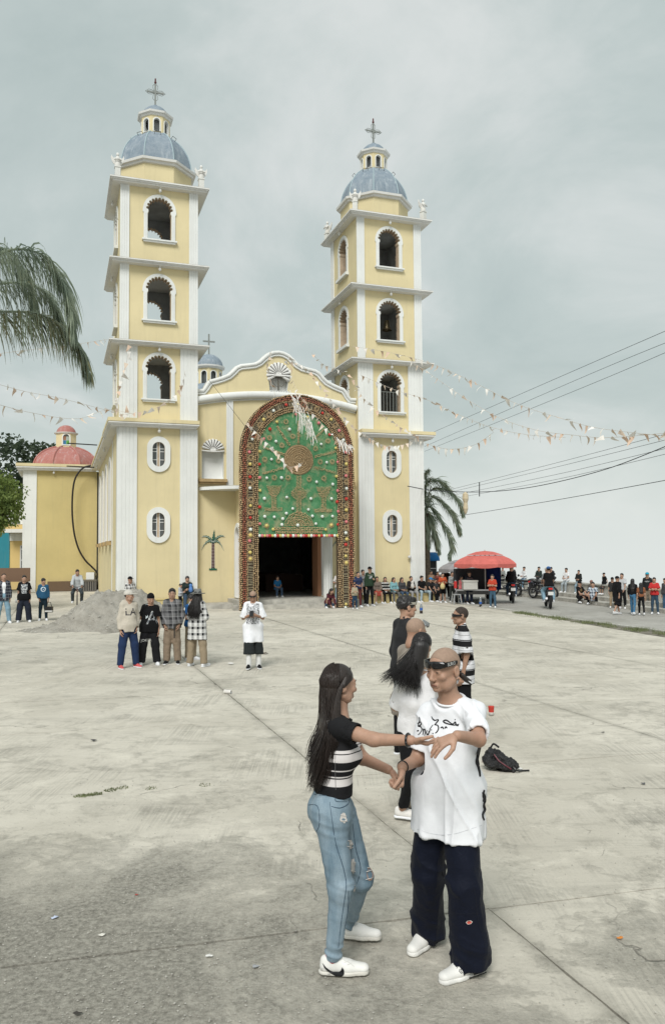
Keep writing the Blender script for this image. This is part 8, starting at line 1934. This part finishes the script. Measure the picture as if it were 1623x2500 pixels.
# ------------------------------------------------------------------ wheels, bicycles, motorcycles, pickup
def torus(mb, c, R_, r, ax=0, n=22, m_=7, mat=0):
    V = []
    for i in range(n):
        a = 2 * math.pi * i / n
        for j in range(m_):
            b = 2 * math.pi * j / m_; q = (R_ + r * math.cos(b)); p = (r * math.sin(b), q * math.cos(a), q * math.sin(a)); V.append((c[0] + p[0], c[1] + p[1], c[2] + p[2]))
    mb.add(V, [(i*m_+j, i*m_+(j+1) % m_, ((i+1) % n)*m_+(j+1) % m_, ((i+1) % n)*m_+j) for i in range(n) for j in range(m_)], mat)
M_RUB = flat((.018, .018, .019), .9); M_CHR = flat((.45, .45, .46), .3, metal=.9); M_ENG = flat((.10, .10, .105), .45, metal=.7)
def moto(label, loc, heading, col, group, lamp=True):
    """heading: angle of travel measured like a person's yaw"""
    t = thing('motorcycle', label, 'motorcycle', loc, R(heading), group); body = flat(col, .3, spec=.5)
    for y, nm in ((-.66, 'front_wheel'), (.66, 'rear_wheel')):
        w = MB(); torus(w, (0, y, .30), .25, .05); W = w.build(nm, M_RUB, t, smooth=True)
        rm = MB(); torus(rm, (0, y, .30), .205, .016, n=18, m_=5); rm.lathe([(.001, -.03), (.05, -.03), (.05, .03), (.001, .03)], 10)
        k = len(rm.V) - 40; rm.V[k:] = [(z, y + x, .30 + yy) for x, yy, z in rm.V[k:]]
        for a in range(10): rm.tube([(0, y, .30), (0, y + .2 * math.cos(a * .628), .30 + .2 * math.sin(a * .628))], .006, 4)
        rm.build('rim', M_CHR, W)
    f = MB()
    for s in (-.07, .07): f.tube([(s, -.66, .30), (s, -.46, .86)], .02, 7)
    f.box(-.06, .06, -.86, -.46, .60, .62); f.build('fork', M_CHR, t)
    fr = MB(); fr.tube([(0, -.44, .80), (0, -.1, .62), (0, .3, .62), (0, .62, .74)], .03, 7).tube([(0, -.44, .76), (0, -.25, .36), (0, .25, .34), (0, .3, .6)], .025, 7)
    for s in (-.09, .09): fr.tube([(s, .1, .36), (s, .66, .30)], .02, 6).tube([(s, .5, .66), (s, .66, .32)], .025, 6)
    fr.build('frame', M_DARK, t)
    e = Vol((-.2, -.4, .2), (.2, .4, .75), .02); e.cap((-.07, -.02, .42), (.07, -.02, .42), .11, k=.02); e.cap((0, -.08, .45), (0, -.16, .60), .085, .08, .02); V, Fq = e.mesh(1); obj('engine', mesh('engine', V, Fq, M_ENG, True), t)
    e = Vol((-.2, -.6, .6), (.2, .2, 1.05), .016); e.ell((0, -.18, .80), (.125, .27, .115), 0); V, Fq = e.mesh(1); obj('fuel_tank', mesh('fuel_tank', V, Fq, body, True), t)
    e = Vol((-.2, -.1, .6), (.2, .85, 1.0), .018); e.cap((0, .10, .76), (0, .58, .82), .05, .045, 0, xd=(1, 0, 0), fl=2.4, fl2=2.0); V, Fq = e.mesh(1); obj('seat', mesh('seat', V, Fq, M_RUB, True), t)
    e = Vol((-.2, .3, .5), (.2, 1.0, .95), .018); e.cap((0, .45, .70), (0, .80, .78), .06, .045, 0, xd=(1, 0, 0), fl=1.7, fl2=1.4); V, Fq = e.mesh(1); obj('tail_fairing', mesh('tail_fairing', V, Fq, body, True), t)
    MB().box(-.075, .075, .84, .90, .76, .83).build('tail_light', flat((.55, .03, .03), .3), t)
    MB().box(-.1, .1, .89, .905, .55, .68).build('number_plate', flat((.62, .62, .60), .6), t); MB().box(-.05, .05, .72, .90, .50, .75).build('mudguard', M_DARK, t)
    MB().tube([(.06, -.05, .35), (.12, .1, .28), (.14, .4, .32), (.15, .78, .42)], [.025, .03, .045, .045], 9).build('exhaust', M_CHR, t)
    MB().tube([(-.36, -.34, 1.02), (-.2, -.42, .99), (0, -.46, .93), (.2, -.42, .99), (.36, -.34, 1.02)], .016, 7).build('handlebar', M_DARK, t)
    MB().lathe([(.001, .06), (.06, .05), (.085, 0), (.085, -.04), (.001, -.045)], 14).build('headlight', M_CHR, t).matrix_local = Matrix.Translation((0, -.56, .86)) @ Matrix.Rotation(R(90), 4, 'X')
    for s in (-1, 1):
        MB().tube([(s * .26, -.40, 1.0), (s * .33, -.42, 1.16)], .008, 5).build('mirror_stem', M_DARK, t)
        mm = MB().lathe([(.001, 0), (.05, .0), (.055, .012), (.001, .02)], 10).build('mirror', M_DARK, t); mm.matrix_local = Matrix.Translation((s * .35, -.42, 1.18)) @ Matrix.Rotation(R(-90), 4, 'X')
    return t
def on_bike(label, loc, heading, y_off, H, **kw):
    a = R(heading); x = loc[0] - math.sin(a) * y_off; y = loc[1] + math.cos(a) * y_off
    return person(label, x, y, heading, H, seat=.80, legs='ride', lod=.02, group='riders on motorcycles', **kw)
m1 = (7.92, 35.4, 0); moto('black motorcycle with red tail light ridden away by one person', m1, 172, (.02, .02, .022), 'motorcycles on the road')
on_bike('motorcyclist in black jacket riding away alone', m1, 172, .16, 1.62, arms='bars', lean=14, top=dict(c=(.014, .014, .016), sleeve='long', loose=.03), bot=dict(c=DENIM), hair=None, hat=('beanie', BLACK))
m2 = (8.56, 31.8, 0); moto('motorcycle ridden away by two people', m2, 172, (.03, .03, .035), 'motorcycles on the road')
on_bike('motorcycle driver in grey T-shirt in front of a pillion rider', m2, 172, .02, 1.60, arms='bars', lean=10, head=(25, 0), top=dict(c=(.24, .26, .28)), bot=dict(c=(.22, .34, .42)), hair='short', hat=('cap', (.45, .43, .36)))
on_bike('pillion rider in black T-shirt and blue cap worn backwards', m2, 172, .42, 1.66, arms='fwd', lean=4, top=dict(c=BLACK, deco=None) if False else dict(c=BLACK), bot=dict(c=(.20, .32, .40)), hair='short', hat=('cap', (.03, .12, .32), 180))
moto('black motorcycle parked nearest the parapet wall', (9.75, 39.6, 0), 62, (.03, .03, .03), 'motorcycles parked by the parapet')
moto('silver motorcycle parked behind the first rider', (8.9, 41.2, 0), 48, (.25, .25, .25), 'motorcycles parked by the parapet')
moto('dark motorcycle parked between the two riders', (9.9, 37.6, 0), 30, (.02, .02, .03), 'motorcycles parked by the parapet')
def bicycle():
    t = thing('bicycle', 'bicycle ridden by the man in grey hood behind the sand', 'bicycle', (GB[0], GB[1], 0), R(18))
    for y, nm in ((-.5, 'front_wheel'), (.5, 'rear_wheel')):
        w = MB(); torus(w, (0, y, .33), .31, .02, n=26, m_=5)
        w.build(nm, M_RUB, t, smooth=True)
    MB().tube([(0, .5, .33), (0, .05, .28), (0, .15, .85)], .017, 6).tube([(0, .05, .28), (0, -.38, .75), (0, .13, .75)], .017, 6).tube([(0, .5, .33), (0, .13, .75)], .014, 6).tube([(0, -.5, .33), (0, -.38, .78), (0, -.36, .95)], .016, 6).build('frame', flat((.10, .03, .03), .4), t)
    MB().tube([(-.28, -.30, .99), (0, -.36, .97), (.28, -.30, .99)], .014, 6).build('handlebar', M_DARK, t); MB().box(-.07, .07, .04, .28, .85, .90).build('saddle', M_RUB, t)
bicycle()
person('man in pale grey hooded sweatshirt on a bicycle behind the sand', GB[0] - math.sin(R(18)) * .12, GB[1] + math.cos(R(18)) * .12, 18, 1.62, seat=.86, legs='ride', arms=('bars', 'bars'), lean=16, head=(10, -14), top=dict(c=(.42, .44, .45), sleeve='long', hood=True, loose=.035, hem=.04), bot=dict(c=(.05, .06, .065)), hair='fade', lod=.018, group='onlookers at the left edge')
def pickup():
    t = thing('pickup_truck', 'pickup truck seen from behind under the red umbrella', 'truck', (6.1, 34.4, 0), R(-8)); pt = flat((.30, .30, .30), .35, spec=.5)
    b = MB(); b.box(-.8, .8, .0, 1.9, .52, .60); b.box(-.84, -.78, .0, 1.9, .60, 1.02); b.box(.78, .84, .0, 1.9, .60, 1.02); b.box(-.84, .84, 1.9, 1.96, .52, 1.05); b.build('cargo_bed', pt, t)
    MB().box(-.76, .76, -.46, -.0, .60, .64).build('tailgate', pt, t)
    c = MB(); c.plate([(1.98, .45), (4.4, .45), (4.4, 1.0), (3.5, 1.08), (2.95, 1.62), (2.05, 1.62), (1.98, 1.5)], (), -.84, .84, axis='x'); c.build('cab', pt, t)
    MB().plate([(2.08, 1.10), (2.12, 1.55), (2.9, 1.55), (3.35, 1.10)], (), .842, .85, axis='x').build('side_window', M_GLASS, t); MB().box(-.7, .7, 1.968, 1.976, 1.12, 1.52).build('rear_window', M_GLASS, t)
    MB().box(-.85, .85, -.12, -.02, .42, .52).build('rear_bumper', flat((.10, .10, .10), .5), t)
    for s in (-.81, .81): MB().box(s - .06, s + .06, -.012, .0, .68, .98).build('tail_light', flat((.45, .03, .03), .3), t)
    for y in (.55, 3.5):
        for s in (-.74, .74):
            w = MB(); torus(w, (s, y, .33), .23, .10, n=22, m_=8); w.build('wheel', M_RUB, t, smooth=True)
pickup()
tag(MB().box(-.30, .30, -.24, .24, 0, .32).box(-.32, .32, -.26, .26, .32, .39).build('foam_box', flat((.46, .45, .42), .9)), 'white foam cool box on the tailgate of the pickup', 'box').location = (5.85, 34.15, .65)
tag(MB().box(-.5, .5, -.02, .02, 0, 1.25).build('tarpaulin', cloth_mat('blue_tarp', (.012, .025, .11))), 'dark blue tarpaulin hanging behind the pickup bed', 'tarp').location = (7.0, 35.6, .55)
tag(MB().box(-.7, .7, -.3, .3, 0, .5).box(-.68, .68, -.28, .28, .5, .9).build('stall_infill', flat((.03, .03, .035), .8)), 'dark crates of the stall over the pickup bed', 'infill').location = (6.05, 35.2, .6)  # plain dark block at the dark inside of the stall
def parasol(label, loc, r, zt, drop, col, group=None, rz=0.0, valance=True):
    t = thing('parasol', label, 'umbrella', loc, rz); n_ = 8
    m_ = MB(); rings = [(.02, zt), (r * .28, zt - drop * .07), (r * .60, zt - drop * .32)]
    m_.lathe([(q, z) for q, z in rings], n_, (0, 0), 0, 0.0); m_.lathe([(r * .57, zt - drop * .36), (r * .8, zt - drop * .60), (r * .92, zt - drop * .80), (r, zt - drop)], n_, (0, 0), 0, 0.0); m_.build('canopy', cloth_mat('parasol_cloth', col), t)
    if valance:
        V = MB(); k = 64; P = [];
        for i in range(k):
            a = 2 * math.pi * i / k; w = (i % 8) / 8; rr = r * math.cos(math.pi / 8) / math.cos((a % (math.pi / 4)) - math.pi / 8); P += [(rr * math.cos(a), rr * math.sin(a), zt - drop), (rr * math.cos(a) * 1.0, rr * math.sin(a), zt - drop - .13 - .05 * math.sin(math.pi * w))]
        V.add(P, [(2*i, 2*((i+1) % k), 2*((i+1) % k)+1, 2*i+1) for i in range(k)]); V.build('valance', cloth_mat('parasol_edge', tuple(c * .92 for c in col)), t)
    MB().tube([(0, 0, 0), (0, 0, zt + .05)], .024, 8).build('pole', flat((.55, .53, .50), .5), t)
    for j in range(n_): a = j * math.pi / 4; MB().tube([(0, 0, zt - .08), (r * .7 * math.cos(a), r * .7 * math.sin(a), zt - drop * .55)], .009, 4).build('rib', M_CHR, t)
    return t
u_ = at(1183, 1345, 34.6); parasol('large red parasol shading the pickup stall', (u_.x, u_.y, .0), 1.42, u_.z, .56, (.54, .14, .12), rz=.2)
u2 = at(1125, 1366, 38.0); parasol('faded grey parasol behind the red one', (u2.x, u2.y, 0), 1.1, u2.z, .45, (.30, .29, .30), rz=.1)
for x in (5.85, 6.35): tag(MB().tube([(0, 0, 0), (0, 0, 1.5)], .025, 6).build('stall_post', flat((.45, .08, .05), .5)), 'thin red post of the stall ' + ('left' if x < 6 else 'right') + ' of the black T-shirt man', 'post').location = (x - .35, 37.2, .0)
def kiosk():
    g_ = at(1045, 1400, 46); t = thing('kiosk', 'small kiosk with blue curved awning right of the tower', 'kiosk', (g_.x - .1, 46, 0), .1)
    MB().box(-.5, .5, -.4, .4, 0, 1.9).build('booth', flat((.025, .028, .03), .5), t); k = MB()
    for z in (.7, 1.3, 1.85): k.box(-.52, .52, -.43, -.40, z, z + .04)
    for x in (-.5, 0, .48): k.box(x, x + .04, -.43, -.40, 0, 1.9)
    k.build('window_bars', M_CHR, t)
    aw = MB(); aw.plate([(-.75, 1.75), (-.4, 1.80), (.45, 1.80), (.45, 2.2)] + [(.45 - 1.2 * math.sin(a), 1.75 + .5 * math.cos(a)) for a in np.linspace(.1, 1.5, 8)], (), -.62, .62, axis='x'); aw.build('awning', cloth_mat('blue_awning', (.02, .14, .36)), t)
kiosk()
def stool():
    g_ = gnd(1114, 1476); t = thing('plastic_stool', 'grey plastic stool beside the girl in pink vest', 'stool', (g_.x, g_.y, 0), .2); m_ = flat((.30, .31, .31), .6)
    MB().box(-.15, .15, -.15, .15, .41, .45).build('seat', m_, t)
    for sx in (-1, 1):
        for sy in (-1, 1): MB().tube([(sx * .13, sy * .13, .41), (sx * .18, sy * .18, 0)], [.028, .024], 6).build('leg', m_, t)
    for sx in (-1, 1): MB().box(sx * .15 - .01, sx * .15 + .01, -.14, .14, .22, .26).build('rail', m_, t)
stool()
def bottle(label, px, py):
    g_ = gnd(px, py); t = thing('soda_bottle', label, 'bottle', (g_.x, g_.y, 0), 0, 'soda bottles on the ground'); d = flat((.02, .012, .01), .15, spec=.5)
    MB().lathe([(.001, 0), (.055, .0), (.057, .13)], 14).lathe([(.057, .20), (.055, .24), (.03, .33), (.018, .37)], 14).build('bottle', flat((.22, .24, .25), .15), t, smooth=True); MB().lathe([(.0575, .005), (.058, .10)], 14).build('drink', d, t, smooth=True)
    MB().lathe([(.058, .12), (.058, .21)], 14).build('label_band', flat((.03, .10, .35), .5), t, smooth=True); MB().lathe([(.019, .36), (.019, .395), (.001, .395)], 10).build('cap', flat((.7, .7, .7), .4), t, smooth=True)
bottle('half-empty soda bottle on the ground behind the man in jacket', 1028, 1498); bottle('soda bottle standing beside the pickup truck', 1173, 1482)
# ------------------------------------------------------------------ buildings at the left edge
def left_house():
    t = thing('low_house', 'low yellow and teal house beside the chapel at left edge', 'house', (-20.0, 52.5, 0), .05)
    MB().box(-9, .35, 0, 5, 0, 4.3).build('wall', wall_mat('house_yellow', (.62, .46, .20)), t); MB().box(-9, -1.30, -.06, -.002, 0, 3.75).build('teal_wall', wall_mat('teal_paint', (.035, .215, .27)), t)
    MB().box(-9, .35, -.04, 5, 4.3, 5.9).build('upper_wall', M_WHT, t); MB().box(-1.35, .5, -1.1, .0, 3.72, 3.95).build('canopy', M_TRIM, t); MB().box(-1.295, .4, -.05, -.002, 3.2, 3.7).build('lintel', M_TRIM, t)
    D = MB().box(-.62, .1, -.05, -.002, 0, 2.9).build('door', flat((.52, .53, .54), .5), t)
    for k in range(2):
        z = 1.25 + k * .72; MB().box(-.54, .02, -.065, -.051, z, z + .64).build('pane', M_GLASS, D); q = MB(); c = (-.26, z + .32)
        for a in range(8): q.tube([(c[0], -.075, c[1]), (c[0] + .26 * math.cos(a * math.pi / 4), -.075, c[1] + .3 * math.sin(a * math.pi / 4))], .012, 4)
        q.build('lattice', M_CHR, D)
    MB().box(-.54, .02, -.065, -.051, 2.7, 2.86).build('pane', M_GLASS, D)
left_house()
def bench(label, x, y, w, h, rz=0):
    t = thing('wooden_bench', label, 'bench', (x, y, 0), rz); m_ = flat((.16, .10, .065), .8); MB().box(-w/2, w/2, -.2, .2, h - .06, h).build('seat', m_, t); MB().box(-w/2, w/2, .16, .22, h, h + .75).build('backrest', m_, t)
    for s in (-1, 1): MB().box(s * w * .42 - .05, s * w * .42 + .05, -.18, .18, 0, h - .06).build('leg', m_, t)
bench('brown wooden bench by the house at left edge', -18.9, 47.0, 1.9, .75, .1)
def cage():
    g_ = ch(-.55, 18.0, 0); t = thing('metal_cage', 'low barred cage at the foot of the chapel wall', 'cage', g_, PHI)
    m_ = flat((.13, .12, .10), .7); MB().box(-.62, .5, -.35, .35, .62, .72).build('lid', m_, t)
    for k in range(11): MB().box(-.60 + k * .105, -.575 + k * .105, -.34, -.32, .05, .62).build('bar', flat((.35, .33, .30), .6), t)
    MB().box(-.58, .46, -.28, .3, .05, .60).build('interior', M_DARK, t); MB().box(-.62, .5, -.35, .35, 0, .05).build('base', m_, t)
cage()
tag(MB().box(-.25, .25, -.2, .2, 0, 1.15).build('meter_box', M_WHT), 'white box standing against the chapel corner', 'box').location = ch(-.35, 18.6, 0)
# ------------------------------------------------------------------ things on the ground
def backpack():
    g_ = gnd(1222, 1880); t = thing('rucksack', 'slumped black rucksack lying on the square', 'bag', (g_.x, g_.y, 0), R(-20)); lt = NM('black_nylon', .45, .4); v_ = lt.co('Object'); lt.col((.014, .014, .015)); lt.bump(lt.noise(v_, 14, 5, .7, 1.0), .8, .03)
    v = Vol((-.3, -.25, -.02), (.3, .25, .36), .008); v.cap((-.10, 0, .12), (.10, .0, .08), .105, .075, 0, xd=(0, 1, 0), fl=1.2); v.cap((-.09, .0, .20), (-.02, .02, .20), .055, .05, .05); v.cap((.06, -.06, .05), (.16, -.02, .045), .05, .04, .04); v.cap((-.05, -.09, .16), (.10, -.10, .12), .018, k=.012, op='sub'); v.warp(.05, 13); v.cut((0, 0, .003), (0, 0, -1)); V, Fq = v.mesh(1); V = folds(V, vnormals(V, Fq), .02, 16, 16, 1.0, 1.5); obj('body', mesh('body', V, Fq, lt.m, True), t); t.scale = (.86, .86, .86)
    MB().tube([(-.06, -.10, .20), (.0, -.14, .14), (.08, -.14, .09), (.14, -.12, .05)], .008, 6).build('zip', flat((.12, .03, .04), .4), t); MB().tube(smooth_path([(.12, -.05, .09), (.2, -.08, .03), (.26, .0, .012), (.33, .04, .010)]), .011, 6).build('strap', M_FRAME, t); MB().tube(smooth_path([(-.12, .02, .24), (-.08, .0, .30), (-.02, .02, .26)]), .012, 6).build('handle', M_FRAME, t)
backpack()
def can(label, px, py, col, rot=(0, 0, 0)):
    g_ = gnd(px, py); t = thing('drink_can', label, 'can', (g_.x, g_.y, .0 if rot == (0, 0, 0) else .033)); t.rotation_euler = rot
    MB().lathe([(.001, 0), (.026, 0), (.033, .008), (.033, .108), (.027, .119)], 18).build('can', flat(col, .3, spec=.5), t, smooth=True); MB().lathe([(.027, .119), (.024, .115), (.001, .115)], 18).build('lid', M_CHR, t, smooth=True); MB().lathe([(.0334, .0), (.0334, .035)], 18).build('band', flat((.62, .60, .56), .4), t, smooth=True)
def cup(label, px, py, c1, c2):
    g_ = gnd(px, py); t = thing('paper_cup', label, 'cup', (g_.x, g_.y, 0)); MB().lathe([(.001, .01), (.032, .01), (.036, .05)], 16).build('base', flat(c2, .6), t, smooth=True); MB().lathe([(.036, .05), (.042, .125), (.044, .13), (.038, .125), (.001, .12)], 16).build('cup', flat(c1, .5), t, smooth=True)
can('crushed white and red can lying by the long slab joint', 548, 1694, (.62, .60, .57), (R(90), 0, R(70)))
cup('red and white paper cup standing on the square', 1199, 1748, (.52, .05, .035), (.66, .64, .62))
def litter(label, px, py, col, s, seed, cat='litter'):
    g_ = gnd(px, py); rs = random.Random(seed); mb = MB(); k = 9; P = []
    for i in range(k): a = 6.283 * i / k; r = s * rs.uniform(.5, 1); P.append((r * math.cos(a), r * math.sin(a) * .8, rs.uniform(.002, s * .35)))
    P.append((0, 0, s * .4)); mb.add(P, [(i, (i + 1) % k, k) for i in range(k)]); o = mb.build('litter_scrap', flat(col, .7)); o.location = (g_.x, g_.y, .004); tag(o, label, cat, 'scraps of litter')
litter('blue and white paper scrap near left edge', 135, 2244, (.45, .50, .62), .03, 1); litter('white paper scrap beside the pitted patch', 510, 2338, (.66, .65, .62), .025, 2); litter('pale pebble-like scrap lower left', 250, 2286, (.60, .58, .52), .028, 3); litter('small red scrap in the dirt patch', 334, 2188, (.40, .06, .05), .016, 4); litter('orange scrap at lower right of the man', 1514, 2294, (.55, .20, .04), .022, 5); litter('grey scrap of foil right of the white scrap', 624, 2364, (.30, .31, .32), .028, 6)
litter('white rag beside the rucksack strap', 1268, 1880, (.60, .60, .58), .05, 7); litter('red and white wrapper left of the rucksack', 1186, 1862, (.60, .42, .40), .06, 8); litter('white plastic scrap between group and phone man', 563, 1622, (.60, .59, .56), .09, 9); litter('dark leaf scrap near the phone man', 648, 1597, (.12, .10, .08), .09, 10); litter('dark twig scrap mid left', 228, 1810, (.05, .05, .05), .05, 11); litter('dark scrap at the bottom left', 190, 2480, (.04, .035, .03), .03, 12); litter('black scrap on far right slab', 1472, 1790, (.03, .03, .03), .03, 13); litter('grey scrap on the slab right of rucksack', 1570, 1916, (.10, .10, .10), .035, 14)
def grit():
    rs = random.Random(77); mb = MB()
    for k in range(1500):
        px = rs.gauss(380, 260) if rs.random() < .7 else rs.uniform(0, 1623); py = rs.uniform(1900, 2560)
        if px < -60 or px > 1680: continue
        g_ = gnd(px, py); s = rs.uniform(.002, .007); x, y, z = g_.x, g_.y, s * .3 + .003
        mb.add([(x + s, y, z), (x - s, y, z), (x, y + s, z), (x, y - s, z), (x, y, z + s * .7), (x, y, z - s)], [(0, 2, 4), (2, 1, 4), (1, 3, 4), (3, 0, 4), (2, 0, 5), (1, 2, 5), (3, 1, 5), (0, 3, 5)])
    tag(mb.build('grit', M_STONE), 'loose grit and crumbs of concrete on the square', 'grit', kind='stuff')
grit()
# held things at the left edge
g_ = gnd(43, 1519); o = MB().lathe([(.001, 0), (.033, .0), (.033, .12), (.025, .13)], 14).build('drink_can', flat((.6, .6, .58), .3), smooth=True); tag(o, 'white can in the hand of the man in black printed T-shirt', 'can'); o.location = (g_.x, g_.y - .15, .66)
g_ = gnd(121, 1515); t = thing('small_cooler_bag', 'small black and white bag carried by the boy in blue', 'bag', (g_.x, g_.y - .05, .28)); MB().box(-.12, .12, -.07, .07, 0, .2).build('bag_body', M_FRAME, t); MB().box(-.122, .122, -.072, .072, .02, .07).build('white_band', flat((.55, .55, .53), .7), t); MB().tube([(-.08, 0, .2), (-.05, 0, .34), (.05, 0, .34), (.08, 0, .2)], .012, 6).build('handle', M_FRAME, t)
tag(MB().lathe([(.001, .06), (.06, .05), (.085, 0), (.07, -.06), (.001, -.08)], 12).build('floodlight', flat((.55, .55, .54), .4)), 'small round floodlight on the right tower edge', 'lamp').location = ch(TC + TW - .82, -.15, 2.05)
